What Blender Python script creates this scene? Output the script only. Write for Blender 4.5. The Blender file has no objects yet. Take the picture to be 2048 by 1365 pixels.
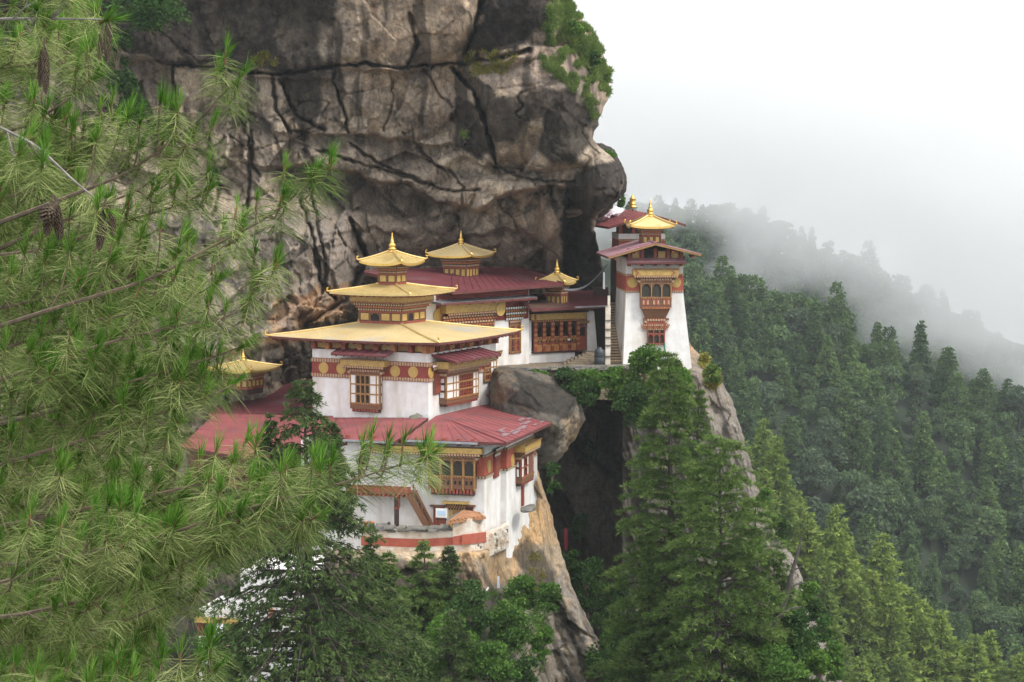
import bpy, bmesh, math, random
import numpy as np
from math import radians, sin, cos, pi, tan, atan
from mathutils import Vector, Matrix

random.seed(7)
rng = np.random.default_rng(7)
scene = bpy.context.scene
COL = scene.collection

# ---------------------------------------------------------------- camera, sky, sun, exposure
FPX, HZ = 4435.0, 325.0                      # focal length and horizon line in photograph pixels (2048 wide)
PITCH = atan((682.5 - HZ) / FPX)
cam_d = bpy.data.cameras.new('camera')
cam = bpy.data.objects.new('camera', cam_d)
COL.objects.link(cam)
cam_d.sensor_width = 36.0
cam_d.lens = 36.0 * FPX / 2048.0
cam_d.clip_start = 0.1
cam_d.clip_end = 20000.0
cam.location = (0, 0, 0)
cam.rotation_euler = (pi / 2 - PITCH, 0, 0)
scene.camera = cam

SUN_DIR = Vector((0.75, -0.50, 0.95)).normalized()
SUN_EL = math.asin(SUN_DIR.z)
world = bpy.data.worlds.new('World')
scene.world = world
world.use_nodes = True
wn, wl = world.node_tree.nodes, world.node_tree.links
wn.clear()
w_out = wn.new('ShaderNodeOutputWorld')
w_bg = wn.new('ShaderNodeBackground')
w_sky = wn.new('ShaderNodeTexSky')
w_sky.sky_type = 'NISHITA'
w_sky.sun_disc = False
w_sky.sun_elevation = SUN_EL
w_sky.sun_rotation = math.atan2(SUN_DIR.x, SUN_DIR.y)
w_sky.air_density = 1.0
w_sky.dust_density = 2.0
w_mix = wn.new('ShaderNodeMix')
w_mix.data_type = 'RGBA'
w_mix.inputs[0].default_value = 0.9
w_bg.inputs[1].default_value = 0.10
# overcast: the deck is brightest overhead and paler towards the horizon
w_tc = wn.new('ShaderNodeTexCoord'); w_sep = wn.new('ShaderNodeSeparateXYZ')
w_rmp = wn.new('ShaderNodeValToRGB')
w_rmp.color_ramp.elements[0].position = 0.0; w_rmp.color_ramp.elements[0].color = (.58, .60, .63, 1)
w_rmp.color_ramp.elements[1].position = 0.9; w_rmp.color_ramp.elements[1].color = (1.0, 1.0, 1.0, 1)
w_mul = wn.new('ShaderNodeVectorMath'); w_mul.operation = 'SCALE'; w_mul.inputs['Scale'].default_value = 23.0
wl.new(w_tc.outputs['Generated'], w_sep.inputs[0]); wl.new(w_sep.outputs[2], w_rmp.inputs[0])
wl.new(w_rmp.outputs[0], w_mul.inputs[0]); wl.new(w_mul.outputs[0], w_mix.inputs[7])
wl.new(w_sky.outputs[0], w_mix.inputs[6])
wl.new(w_mix.outputs[2], w_bg.inputs[0])
wl.new(w_bg.outputs[0], w_out.inputs[0])

sun_d = bpy.data.lights.new('sun', 'SUN')
sun_d.energy = 2.6
sun_d.angle = radians(12)
sun_d.color = (1.0, 0.95, 0.87)
sun = bpy.data.objects.new('sun', sun_d)
COL.objects.link(sun)
sun.rotation_euler = SUN_DIR.to_track_quat('Z', 'Y').to_euler()
sun.location = (60, -40, 80)

scene.view_settings.view_transform = 'Standard'
scene.view_settings.look = 'None'
scene.view_settings.exposure = 0.03
scene.view_settings.gamma = 1.0
scene.view_settings.use_curve_mapping = False
scene.cycles.use_denoising = True
scene.cycles.max_bounces = 14
scene.cycles.diffuse_bounces = 3
scene.cycles.volume_bounces = 12
scene.cycles.transmission_bounces = 4
scene.cycles.sample_clamp_indirect = 8.0

# ---------------------------------------------------------------- points, noise
CP, SP = cos(PITCH), sin(PITCH)
def at(px, py, Y):
    xc, yc = (px - 1024) / FPX, (682.5 - py) / FPX
    dy, dz = CP + yc * SP, -SP + yc * CP
    t = Y / dy
    return Vector((xc * t, Y, dz * t))
def zat(py, Y):
    return at(1024, py, Y).z
def at_np(px, py, Y):
    xc, yc = (px - 1024) / FPX, (682.5 - py) / FPX
    t = Y / (CP + yc * SP)
    return np.stack([xc * t, Y + 0 * xc, (-SP + yc * CP) * t], -1)
def proj(p):
    x, y, z = p
    yc_, zc_ = y * CP - z * SP, y * SP + z * CP
    return 1024 + FPX * x / yc_, 682.5 - FPX * zc_ / yc_

_perm = np.random.default_rng(3).permutation(256)
_perm = np.concatenate([_perm, _perm, _perm])
_grad = np.random.default_rng(4).normal(size=(256, 3))
_grad /= np.linalg.norm(_grad, axis=1)[:, None]
def perlin(x, y, z=0.0):
    x, y, z = np.broadcast_arrays(np.asarray(x, float), np.asarray(y, float), np.asarray(z, float))
    xi, yi, zi = np.floor(x).astype(int), np.floor(y).astype(int), np.floor(z).astype(int)
    fx, fy, fz = x - xi, y - yi, z - zi
    u, v, w = [f * f * f * (f * (f * 6 - 15) + 10) for f in (fx, fy, fz)]
    xi &= 255; yi &= 255; zi &= 255
    out = 0
    for dx in (0, 1):
        for dy in (0, 1):
            for dz in (0, 1):
                h = _perm[_perm[_perm[(xi + dx) & 255] + ((yi + dy) & 255)] + ((zi + dz) & 255)]
                g = _grad[h]
                d = g[..., 0] * (fx - dx) + g[..., 1] * (fy - dy) + g[..., 2] * (fz - dz)
                out = out + d * (u if dx else 1 - u) * (v if dy else 1 - v) * (w if dz else 1 - w)
    return out * 1.5
def fbm(x, y, z=0.0, octaves=4, gain=0.5):
    s, a = 0, 1.0
    for i in range(octaves):
        s = s + a * perlin(x * 2 ** i, y * 2 ** i, np.asarray(z) * 2 ** i + 7.3 * i)
        a *= gain
    return s
def _h2(i, j, k):
    v = np.sin(i * 127.1 + j * 311.7 + k * 74.7) * 43758.5453
    return v - np.floor(v)
def voro(x, y, seed=0):
    xi, yi = np.floor(x), np.floor(y)
    f1 = np.full(x.shape, 9.0); f2 = np.full(x.shape, 9.0)
    r = [np.zeros(x.shape) for _ in range(3)]
    ox, oy = np.zeros(x.shape), np.zeros(x.shape)
    for dx in (-1, 0, 1):
        for dy in (-1, 0, 1):
            ci, cj = xi + dx, yi + dy
            px = ci + _h2(ci, cj, seed + 1); py = cj + _h2(ci, cj, seed + 2)
            d = np.hypot(px - x, py - y)
            m = d < f1
            f2 = np.where(m, f1, np.minimum(f2, d))
            f1 = np.where(m, d, f1)
            ox = np.where(m, x - px, ox); oy = np.where(m, y - py, oy)
            for q in range(3):
                r[q] = np.where(m, _h2(ci, cj, seed + 3 + q), r[q])
    return f1, f2, r, ox, oy
def sstep(a, b, x):
    t = np.clip((x - a) / (b - a), 0, 1)
    return t * t * (3 - 2 * t)
def in_poly(x, y, poly):
    ins = np.zeros(x.shape, bool)
    n = len(poly)
    for i in range(n):
        x0, y0 = poly[i]; x1, y1 = poly[(i + 1) % n]
        c = ((y0 > y) != (y1 > y))
        xx = (x1 - x0) * (y - y0) / ((y1 - y0) if y1 != y0 else 1e-9) + x0
        ins ^= c & (x < xx)
    return ins
def soft_poly(x, y, poly, amp=14, freq=1 / 45., seed=0.0):
    bx0, bx1 = min(p[0] for p in poly) - 3 * amp - 8, max(p[0] for p in poly) + 3 * amp + 8
    by0, by1 = min(p[1] for p in poly) - 3 * amp - 8, max(p[1] for p in poly) + 3 * amp + 8
    m = (x > bx0) & (x < bx1) & (y > by0) & (y < by1)
    out = np.zeros(x.shape)
    xx, yy = x[m], y[m]
    if not len(xx): return out
    wx = xx + amp * fbm(xx * freq, yy * freq, 11.0 + seed, 4)
    wy = yy + amp * fbm(xx * freq, yy * freq, 31.0 + seed, 4)
    out[m] = sum(in_poly(wx + sx, wy + sy, poly) for sx, sy in ((0, 0), (4, 2), (-4, 2), (2, -4), (-2, -3))) / 5.0
    return out
def line_dist(x, y, pts):
    d = np.full(x.shape, 1e9)
    for (x0, y0), (x1, y1) in zip(pts[:-1], pts[1:]):
        vx, vy = x1 - x0, y1 - y0
        t = np.clip(((x - x0) * vx + (y - y0) * vy) / (vx * vx + vy * vy), 0, 1)
        d = np.minimum(d, np.hypot(x - x0 - t * vx, y - y0 - t * vy))
    return d

# ---------------------------------------------------------------- scene bookkeeping
MATS, RM = {}, {}
def tag(o, label=None, cat=None, group=None, kind=None):
    if label: o['label'] = label
    if cat: o['category'] = cat
    if group: o['group'] = group
    if kind: o['kind'] = kind
    return o
def thing(name, label, cat, loc=(0, 0, 0), rz=0.0, group=None):
    o = bpy.data.objects.new(name, None)
    COL.objects.link(o)
    o.location = loc
    o.rotation_euler = (0, 0, rz)
    o.empty_display_size = 0.3
    RM[o.name] = Matrix.Translation(Vector(loc)) @ Matrix.Rotation(rz, 4, 'Z')
    return tag(o, label, cat, group)
def rootm(o):
    while o is not None:
        if o.name in RM: return RM[o.name]
        o = o.parent
    return Matrix.Identity(4)
def link_mesh(name, me, parent=None):
    o = bpy.data.objects.new(name, me)
    COL.objects.link(o)
    if parent is not None: o.parent = parent
    return o
def np_mesh(name, V, faces_by_n, mats, parent=None, attrs=None, smooth=False, mat_idx=None):
    """faces_by_n: list of (F,n) index arrays."""
    me = bpy.data.meshes.new(name)
    V = np.asarray(V, np.float32)
    me.vertices.add(len(V))
    me.vertices.foreach_set('co', V.ravel())
    loops = np.concatenate([f.ravel() for f in faces_by_n]).astype(np.int32)
    sizes = np.concatenate([np.full(len(f), f.shape[1], np.int32) for f in faces_by_n])
    starts = np.concatenate([[0], np.cumsum(sizes)[:-1]]).astype(np.int32)
    me.loops.add(len(loops)); me.loops.foreach_set('vertex_index', loops)
    me.polygons.add(len(sizes))
    me.polygons.foreach_set('loop_start', starts)
    me.polygons.foreach_set('loop_total', sizes)
    if smooth: me.polygons.foreach_set('use_smooth', np.ones(len(sizes), bool))
    if mat_idx is not None: me.polygons.foreach_set('material_index', mat_idx.astype(np.int32))
    for m in mats: me.materials.append(MATS[m])
    for k, a in (attrs or {}).items():
        if a.ndim == 1:
            at_ = me.attributes.new(k, 'FLOAT', 'POINT'); at_.data.foreach_set('value', a.astype(np.float32))
        else:
            at_ = me.attributes.new(k, 'FLOAT_VECTOR', 'POINT'); at_.data.foreach_set('vector', a.astype(np.float32).ravel())
    me.update(calc_edges=True)
    me.validate()
    return link_mesh(name, me, parent)
def grid_faces(R, C):
    i = np.arange(R - 1)[:, None] * C + np.arange(C - 1)[None, :]
    return np.stack([i, i + C, i + C + 1, i + 1], -1).reshape(-1, 4)

class MB:
    """collects shapes for ONE mesh object"""
    def __init__(s, T=None):
        s.v, s.f, s.m, s.names = [], [], [], []
        s.T = T or Matrix.Identity(4)
    def mi(s, mat):
        if mat not in s.names: s.names.append(mat)
        return s.names.index(mat)
    def raw(s, vs, fs, mat, T=None):
        T = s.T @ T if T is not None else s.T
        b = len(s.v); k = s.mi(mat)
        s.v += [T @ Vector(v) for v in vs]
        for f in fs:
            s.f.append([b + i for i in f]); s.m.append(k)
    def hexa(s, p, mat, T=None):
        s.raw(p, [(0, 3, 2, 1), (4, 5, 6, 7), (0, 1, 5, 4), (1, 2, 6, 5), (2, 3, 7, 6), (3, 0, 4, 7)], mat, T)
    def box(s, x0, x1, y0, y1, z0, z1, mat, T=None):
        s.hexa([(x0, y0, z0), (x1, y0, z0), (x1, y1, z0), (x0, y1, z0), (x0, y0, z1), (x1, y0, z1), (x1, y1, z1), (x0, y1, z1)], mat, T)
    def frustum(s, b, z0, t, z1, mat, T=None):
        s.hexa([(b[0], b[2], z0), (b[1], b[2], z0), (b[1], b[3], z0), (b[0], b[3], z0),
                (t[0], t[2], z1), (t[1], t[2], z1), (t[1], t[3], z1), (t[0], t[3], z1)], mat, T)
    def slab(s, pts, thick, mat, edge=None, under=None):
        """planar-ish polygon (seen from above) with thickness downwards"""
        n = len(pts)
        top = [Vector(p) for p in pts]; bot = [p - Vector((0, 0, thick)) for p in top]
        s.raw(top, [list(range(n))], mat)
        s.raw(bot, [list(range(n))[::-1]], under or edge or mat)
        for i in range(n):
            j = (i + 1) % n
            s.raw([top[i], bot[i], bot[j], top[j]], [(0, 1, 2, 3)], edge or mat)
    def bar(s, a, b, w, h, mat, T=None):
        a, b = Vector(a), Vector(b)
        d = (b - a).normalized()
        side = d.cross(Vector((0, 0, 1)))
        if side.length < 1e-4: side = Vector((1, 0, 0))
        side.normalize(); up = side.cross(d)
        P = []
        for q in (a, b):
            for sx, sz in ((-1, -1), (1, -1), (1, 1), (-1, 1)):
                P.append(q + side * (sx * w / 2) + up * (sz * h / 2))
        s.raw(P, [(0, 1, 2, 3), (7, 6, 5, 4), (0, 4, 5, 1), (1, 5, 6, 2), (2, 6, 7, 3), (3, 7, 4, 0)], mat, T)
    def tube(s, pts, rad, mat, n=6, T=None):
        pts = [Vector(p) for p in pts]
        if not hasattr(rad, '__len__'): rad = [rad] * len(pts)
        V, F = [], []
        for i, p in enumerate(pts):
            d = (pts[min(i + 1, len(pts) - 1)] - pts[max(i - 1, 0)]).normalized()
            a = d.cross(Vector((0.13, 0.31, 0.94)))
            if a.length < 1e-3: a = d.cross(Vector((1, 0, 0)))
            a.normalize(); b = d.cross(a)
            for k in range(n):
                V.append(p + (a * cos(2 * pi * k / n) + b * sin(2 * pi * k / n)) * rad[i])
        for i in range(len(pts) - 1):
            for k in range(n):
                F.append((i * n + k, i * n + (k + 1) % n, (i + 1) * n + (k + 1) % n, (i + 1) * n + k))
        F.append(list(range(n))[::-1]); F.append([(len(pts) - 1) * n + k for k in range(n)])
        s.raw(V, F, mat, T)
    def lathe(s, prof, mat, n=14, T=None, c=(0, 0, 0)):
        V, F = [], []
        for r, z in prof:
            for k in range(n):
                V.append((c[0] + r * cos(2 * pi * k / n), c[1] + r * sin(2 * pi * k / n), c[2] + z))
        for i in range(len(prof) - 1):
            for k in range(n):
                F.append((i * n + k, i * n + (k + 1) % n, (i + 1) * n + (k + 1) % n, (i + 1) * n + k))
        F.append(list(range(n))[::-1]); F.append([(len(prof) - 1) * n + k for k in range(n)])
        s.raw(V, F, mat, T)
    def disc(s, x, y, z, r, t, mat, n=20, T=None):        # faces -Y
        V = [(x + r * cos(2 * pi * k / n), y, z + r * sin(2 * pi * k / n)) for k in range(n)]
        V += [(x + r * cos(2 * pi * k / n), y - t, z + r * sin(2 * pi * k / n)) for k in range(n)]
        F = [list(range(n))[::-1], [n + k for k in range(n)]] + [(k, (k + 1) % n, n + (k + 1) % n, n + k) for k in range(n)]
        s.raw(V, F, mat, T)
    def build(s, name, parent=None, world=False, smooth=False):
        me = bpy.data.meshes.new(name)
        V = s.v
        if world and parent is not None:
            inv = rootm(parent).inverted()
            V = [inv @ v for v in V]
        me.from_pydata([tuple(v) for v in V], [], s.f)
        for m in s.names: me.materials.append(MATS[m])
        me.polygons.foreach_set('material_index', s.m)
        bm = bmesh.new(); bm.from_mesh(me)
        bmesh.ops.recalc_face_normals(bm, faces=bm.faces)
        bm.to_mesh(me); bm.free()
        if smooth: me.polygons.foreach_set('use_smooth', [True] * len(me.polygons))
        me.update()
        return link_mesh(name, me, parent)

# ---------------------------------------------------------------- materials
def new_mat(name):
    m = bpy.data.materials.new(name); m.use_nodes = True
    nt = m.node_tree; nt.nodes.clear()
    out = nt.nodes.new('ShaderNodeOutputMaterial')
    MATS[name] = m
    return nt, out
def nd(nt, t, **kw):
    n = nt.nodes.new(t)
    for k, v in kw.items(): setattr(n, k, v)
    return n
def mixc(nt, fac, a, b, blend='MIX'):
    m = nd(nt, 'ShaderNodeMix', data_type='RGBA', blend_type=blend)
    for sock, v in ((m.inputs[0], fac), (m.inputs[6], a), (m.inputs[7], b)):
        if isinstance(v, (int, float)): sock.default_value = v
        elif isinstance(v, tuple): sock.default_value = v if len(v) == 4 else (*v, 1)
        else: nt.links.new(v, sock)
    return m.outputs[2]
def ramp(nt, src, stops):
    r = nd(nt, 'ShaderNodeValToRGB')
    el = r.color_ramp.elements
    while len(el) < len(stops): el.new(0.5)
    for e, (p, c) in zip(el, stops):
        e.position = p; e.color = (c, c, c, 1) if isinstance(c, (int, float)) else (*c, 1)
    nt.links.new(src, r.inputs[0])
    return r.outputs[0]
def noise(nt, scale, detail=4, vec=None, scl=None, rough=0.55, coord='Object'):
    if vec is None:
        vec = nd(nt, 'ShaderNodeTexCoord').outputs[coord]
    if scl is not None:
        mp = nd(nt, 'ShaderNodeMapping'); mp.inputs[3].default_value = scl
        nt.links.new(vec, mp.inputs[0]); vec = mp.outputs[0]
    n = nd(nt, 'ShaderNodeTexNoise')
    n.inputs['Scale'].default_value = scale; n.inputs['Detail'].default_value = detail; n.inputs['Roughness'].default_value = rough
    nt.links.new(vec, n.inputs['Vector'])
    return n.outputs[0]
def surf(name, c1, c2=None, scale=3.0, rough=0.8, metal=0.0, bump=0.0, bscale=20.0, scl=None, dirt=None, dirt_scale=0.6, dirt_amt=0.5, lo=0.35, hi=0.65, dscl=None):
    nt, out = new_mat(name)
    b = nd(nt, 'ShaderNodeBsdfPrincipled')
    nt.links.new(b.outputs[0], out.inputs[0])
    b.inputs['Roughness'].default_value = rough
    b.inputs['Metallic'].default_value = metal
    col = None
    if c2 is not None:
        col = mixc(nt, ramp(nt, noise(nt, scale, 5, scl=scl), [(lo, 0.0), (hi, 1.0)]), c1, c2)
    if dirt is not None:
        f = ramp(nt, noise(nt, dirt_scale, 6, scl=dscl), [(0.47, 0.0), (0.70, dirt_amt)])
        col = mixc(nt, f, col if col is not None else c1, dirt)
    if col is None: b.inputs['Base Color'].default_value = (*c1, 1)
    else: nt.links.new(col, b.inputs['Base Color'])
    if bump:
        bp = nd(nt, 'ShaderNodeBump'); bp.inputs['Strength'].default_value = bump; bp.inputs['Distance'].default_value = 0.05
        nt.links.new(noise(nt, bscale, 5), bp.inputs['Height'])
        nt.links.new(bp.outputs[0], b.inputs['Normal'])
    return nt
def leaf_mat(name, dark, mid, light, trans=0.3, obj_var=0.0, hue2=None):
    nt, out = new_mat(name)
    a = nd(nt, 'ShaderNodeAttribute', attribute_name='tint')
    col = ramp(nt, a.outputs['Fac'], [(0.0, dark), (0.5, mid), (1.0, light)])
    if obj_var:
        oi = nd(nt, 'ShaderNodeObjectInfo')
        col = mixc(nt, ramp(nt, oi.outputs['Random'], [(0.0, 0.0), (1.0, obj_var)]), col, hue2)
    d = nd(nt, 'ShaderNodeBsdfDiffuse'); t = nd(nt, 'ShaderNodeBsdfTranslucent')
    nt.links.new(col, d.inputs[0]); nt.links.new(col, t.inputs[0])
    m = nd(nt, 'ShaderNodeMixShader'); m.inputs[0].default_value = trans
    nt.links.new(d.outputs[0], m.inputs[1]); nt.links.new(t.outputs[0], m.inputs[2])
    nt.links.new(m.outputs[0], out.inputs[0])

surf('whitewash', (0.80, 0.79, 0.78), (0.70, 0.68, 0.66), 1.6, 0.9, bump=0.35, bscale=9, dirt=(0.47, 0.40, 0.32), dirt_scale=1.0, dirt_amt=0.62, dscl=(1, 1, 0.18))
surf('old_whitewash', (0.74, 0.70, 0.64), (0.58, 0.50, 0.40), 1.5, 0.92, bump=0.8, bscale=6, dirt=(0.42, 0.24, 0.12), dirt_scale=1.3, dirt_amt=0.7)
surf('red_band', (0.27, 0.055, 0.04), (0.20, 0.04, 0.032), 2.5, 0.85, bump=0.2)
surf('bright_red_band', (0.42, 0.11, 0.065), (0.33, 0.075, 0.05), 1.8, 0.85, bump=0.2)
surf('trim_pale', (0.52, 0.40, 0.25), (0.40, 0.27, 0.16), 8, 0.8)
surf('wood', (0.20, 0.095, 0.045), (0.13, 0.055, 0.03), 7, 0.7, scl=(1, 1, 4))
surf('wood_gold', (0.36, 0.20, 0.065), (0.25, 0.125, 0.045), 6, 0.6)
surf('wood_red', (0.30, 0.07, 0.035), (0.20, 0.045, 0.03), 6, 0.65)
surf('wood_orange', (0.46, 0.20, 0.06), (0.34, 0.12, 0.04), 6, 0.6)
surf('wood_dark', (0.055, 0.028, 0.02), (0.035, 0.018, 0.014), 6, 0.75)
surf('dark', (0.012, 0.010, 0.010))
surf('arch_shadow', (0.035, 0.03, 0.022))
surf('beam_gold', (0.52, 0.35, 0.10), (0.42, 0.26, 0.07), 5, 0.5, dirt=(0.25, 0.14, 0.05), dirt_scale=4, dirt_amt=0.5)
surf('disc_gold', (0.55, 0.37, 0.11), (0.47, 0.30, 0.08), 4, 0.5)
surf('gilt', (0.86, 0.58, 0.17), (0.78, 0.48, 0.11), 5, 0.32, metal=0.75)
surf('pane_white', (0.78, 0.77, 0.75), (0.68, 0.66, 0.62), 5, 0.8)
surf('soffit', (0.10, 0.045, 0.03), (0.06, 0.03, 0.022), 3, 0.8)
surf('grey_metal', (0.42, 0.43, 0.46), (0.30, 0.31, 0.34), 2, 0.4, metal=0.4)
surf('slate', (0.20, 0.185, 0.17), (0.10, 0.095, 0.09), 3, 0.85, bump=0.8, bscale=8, dirt=(0.16, 0.17, 0.07), dirt_scale=1.6, dirt_amt=0.6)
surf('rust_slate', (0.42, 0.20, 0.09), (0.26, 0.13, 0.07), 3, 0.85, bump=0.7, bscale=8)
surf('stonework', (0.30, 0.235, 0.165), (0.15, 0.115, 0.085), 3.2, 0.92, bump=1.0, bscale=5, dirt=(0.07, 0.08, 0.03), dirt_scale=1.5, dirt_amt=0.6, scl=(1, 1, 3))
surf('bark', (0.085, 0.068, 0.055), (0.045, 0.036, 0.03), 12, 0.95, bump=0.7, scl=(1, 1, 0.3))
surf('bud', (0.20, 0.095, 0.045), (0.12, 0.055, 0.03), 30, 0.8)
surf('twig', (0.20, 0.145, 0.10), (0.12, 0.085, 0.06), 20, 0.85)
surf('grey_twig', (0.30, 0.27, 0.25), (0.17, 0.15, 0.135), 15, 0.85)
surf('dead_wood', (0.10, 0.085, 0.075), (0.05, 0.042, 0.036), 4, 0.95, bump=0.7)
surf('cone', (0.13, 0.095, 0.065), (0.065, 0.045, 0.032), 60, 0.85)
surf('tank_black', (0.03, 0.04, 0.05), rough=0.45)
surf('clay', (0.45, 0.17, 0.08), rough=0.8)
surf('cloth_red', (0.17, 0.016, 0.026), (0.12, 0.012, 0.02), 4, 0.9)
surf('cloth_white', (0.80, 0.80, 0.84), rough=0.9)
surf('cloth_print', (0.62, 0.55, 0.60), (0.30, 0.16, 0.22), 5, 0.9, lo=0.45, hi=0.55)
surf('sign_blue', (0.45, 0.60, 0.75), rough=0.5)
surf('pipe_green', (0.03, 0.16, 0.10), rough=0.5)
surf('cable_grey', (0.22, 0.23, 0.25), rough=0.6)
surf('skin', (0.42, 0.25, 0.17), rough=0.6)
surf('hair', (0.015, 0.013, 0.012), rough=0.6)

def roof_mat(name, c1, c2, worn, amt, rough, metal, sc=0.35):
    nt, out = new_mat(name)
    b = nd(nt, 'ShaderNodeBsdfPrincipled'); nt.links.new(b.outputs[0], out.inputs[0])
    col = mixc(nt, ramp(nt, noise(nt, 0.5, 6), [(0.35, 0.0), (0.7, 1.0)]), c1, c2)
    col = mixc(nt, ramp(nt, noise(nt, sc, 7, rough=0.6), [(0.52, 0.0), (0.64, amt)]), col, worn)
    fine = ramp(nt, noise(nt, 14, 4, scl=(1, 1, 0.4)), [(0.3, 0.74), (0.7, 1.1)])
    col = mixc(nt, 1.0, col, fine, 'MULTIPLY')
    nt.links.new(col, b.inputs['Base Color'])
    b.inputs['Roughness'].default_value = rough; b.inputs['Metallic'].default_value = metal
    b.inputs['Specular IOR Level'].default_value = 0.5 if metal else 0.15
    bp = nd(nt, 'ShaderNodeBump'); bp.inputs['Strength'].default_value = 0.25; bp.inputs['Distance'].default_value = 0.05
    nt.links.new(noise(nt, 2.5, 3), bp.inputs['Height']); nt.links.new(bp.outputs[0], b.inputs['Normal'])
roof_mat('gold_roof', (0.69, 0.545, 0.285), (0.60, 0.45, 0.21), (0.47, 0.46, 0.44), 0.75, 0.5, 0.1, 0.22)
roof_mat('gold_roof_clean', (0.72, 0.545, 0.235), (0.60, 0.44, 0.17), (0.44, 0.31, 0.12), 0.6, 0.42, 0.3, 0.8)
roof_mat('red_roof', (0.295, 0.09, 0.092), (0.215, 0.064, 0.067), (0.17, 0.08, 0.083), 0.75, 0.8, 0.0, 0.35)
roof_mat('maroon_roof', (0.19, 0.052, 0.062), (0.145, 0.042, 0.05), (0.22, 0.13, 0.14), 0.5, 0.82, 0.0, 0.3)
roof_mat('pale_red_roof', (0.40, 0.20, 0.23), (0.48, 0.33, 0.36), (0.33, 0.10, 0.11), 0.5, 0.4, 0.2, 0.6)
surf('roof_edge', (0.14, 0.035, 0.03), (0.09, 0.025, 0.022), 2, 0.7)
surf('roof_patch', (0.37, 0.30, 0.33), (0.30, 0.14, 0.155), 2.5, 0.45, metal=0.3)

def rock_mat(name, tan1, tan2, dark, grey, orange, moss=(0.10, 0.12, 0.035), scale=1.0):
    nt, out = new_mat(name)
    b = nd(nt, 'ShaderNodeBsdfPrincipled'); nt.links.new(b.outputs[0], out.inputs[0])
    b.inputs['Roughness'].default_value = 0.88
    b.inputs['Specular IOR Level'].default_value = 0.06
    at_ = nd(nt, 'ShaderNodeAttribute', attribute_name='mask')
    sep = nd(nt, 'ShaderNodeSeparateXYZ'); nt.links.new(at_.outputs['Vector'], sep.inputs[0])
    n1 = noise(nt, 0.35 * scale, 7, rough=0.6); n2 = noise(nt, 1.6 * scale, 6, rough=0.65)
    n3 = noise(nt, 0.9 * scale, 6, scl=(1.6, 1.6, 0.22), rough=0.65)
    col = mixc(nt, ramp(nt, n1, [(0.32, 0.0), (0.66, 1.0)]), tan2, tan1)
    col = mixc(nt, ramp(nt, n2, [(0.40, 0.45), (0.62, 0.0)]), col, grey)
    col = mixc(nt, sep.outputs[2], col, mixc(nt, ramp(nt, n2, [(0.35, 0.0), (0.65, 1.0)]), grey, tan2))
    of = nd(nt, 'ShaderNodeMath', operation='MULTIPLY'); nt.links.new(sep.outputs[1], of.inputs[0])
    nt.links.new(ramp(nt, n1, [(0.38, 0.15), (0.6, 1.0)]), of.inputs[1])
    col = mixc(nt, of.outputs[0], col, orange)
    col = mixc(nt, 1.0, col, ramp(nt, noise(nt, 4.5 * scale, 6, rough=0.7), [(0.28, 0.50), (0.72, 1.34)]), 'MULTIPLY')
    col = mixc(nt, ramp(nt, n3, [(0.56, 0.0), (0.70, 0.75)]), col, dark)                  # run-off streaks
    col = mixc(nt, ramp(nt, noise(nt, 3.5 * scale, 5, scl=(1.5, 1.5, 0.2)), [(0.66, 0.0), (0.76, 0.4)]), col, (0.55, 0.50, 0.43))   # pale mineral runs
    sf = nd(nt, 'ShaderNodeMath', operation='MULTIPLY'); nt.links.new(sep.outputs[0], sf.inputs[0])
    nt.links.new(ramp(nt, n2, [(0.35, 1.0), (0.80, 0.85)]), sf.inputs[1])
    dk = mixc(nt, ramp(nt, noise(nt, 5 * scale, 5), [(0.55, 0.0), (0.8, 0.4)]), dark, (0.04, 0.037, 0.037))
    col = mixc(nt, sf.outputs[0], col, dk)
    nt.links.new(col, b.inputs['Base Color'])
    bp = nd(nt, 'ShaderNodeBump'); bp.inputs['Strength'].default_value = 0.8; bp.inputs['Distance'].default_value = 0.13 / scale
    add = nd(nt, 'ShaderNodeMath', operation='ADD')
    nt.links.new(noise(nt, 2.2 * scale, 8, rough=0.65), add.inputs[0])
    vn = nd(nt, 'ShaderNodeTexVoronoi', feature='DISTANCE_TO_EDGE'); vn.inputs['Scale'].default_value = 0.9 * scale
    tc = nd(nt, 'ShaderNodeTexCoord')
    dist = nd(nt, 'ShaderNodeVectorMath', operation='ADD'); nt.links.new(tc.outputs['Object'], dist.inputs[0])
    nn = nd(nt, 'ShaderNodeTexNoise'); nn.inputs['Scale'].default_value = 0.8 * scale; nt.links.new(tc.outputs['Object'], nn.inputs['Vector'])
    nt.links.new(nn.outputs['Color'], dist.inputs[1]); nt.links.new(dist.outputs[0], vn.inputs['Vector'])
    nt.links.new(ramp(nt, vn.outputs['Distance'], [(0.0, 0.0), (0.035, 0.10)]), add.inputs[1])
    nt.links.new(add.outputs[0], bp.inputs['Height']); nt.links.new(bp.outputs[0], b.inputs['Normal'])
rock_mat('cliff_rock', (0.56, 0.45, 0.325), (0.31, 0.245, 0.19), (0.011, 0.010, 0.011), (0.21, 0.195, 0.19), (0.46, 0.27, 0.14))
rock_mat('pale_rock', (0.60, 0.45, 0.29), (0.30, 0.235, 0.165), (0.035, 0.032, 0.028), (0.21, 0.205, 0.195), (0.56, 0.35, 0.17))
rock_mat('ridge_rock', (0.30, 0.245, 0.185), (0.17, 0.145, 0.12), (0.05, 0.045, 0.042), (0.25, 0.235, 0.22), (0.42, 0.27, 0.15))

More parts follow.
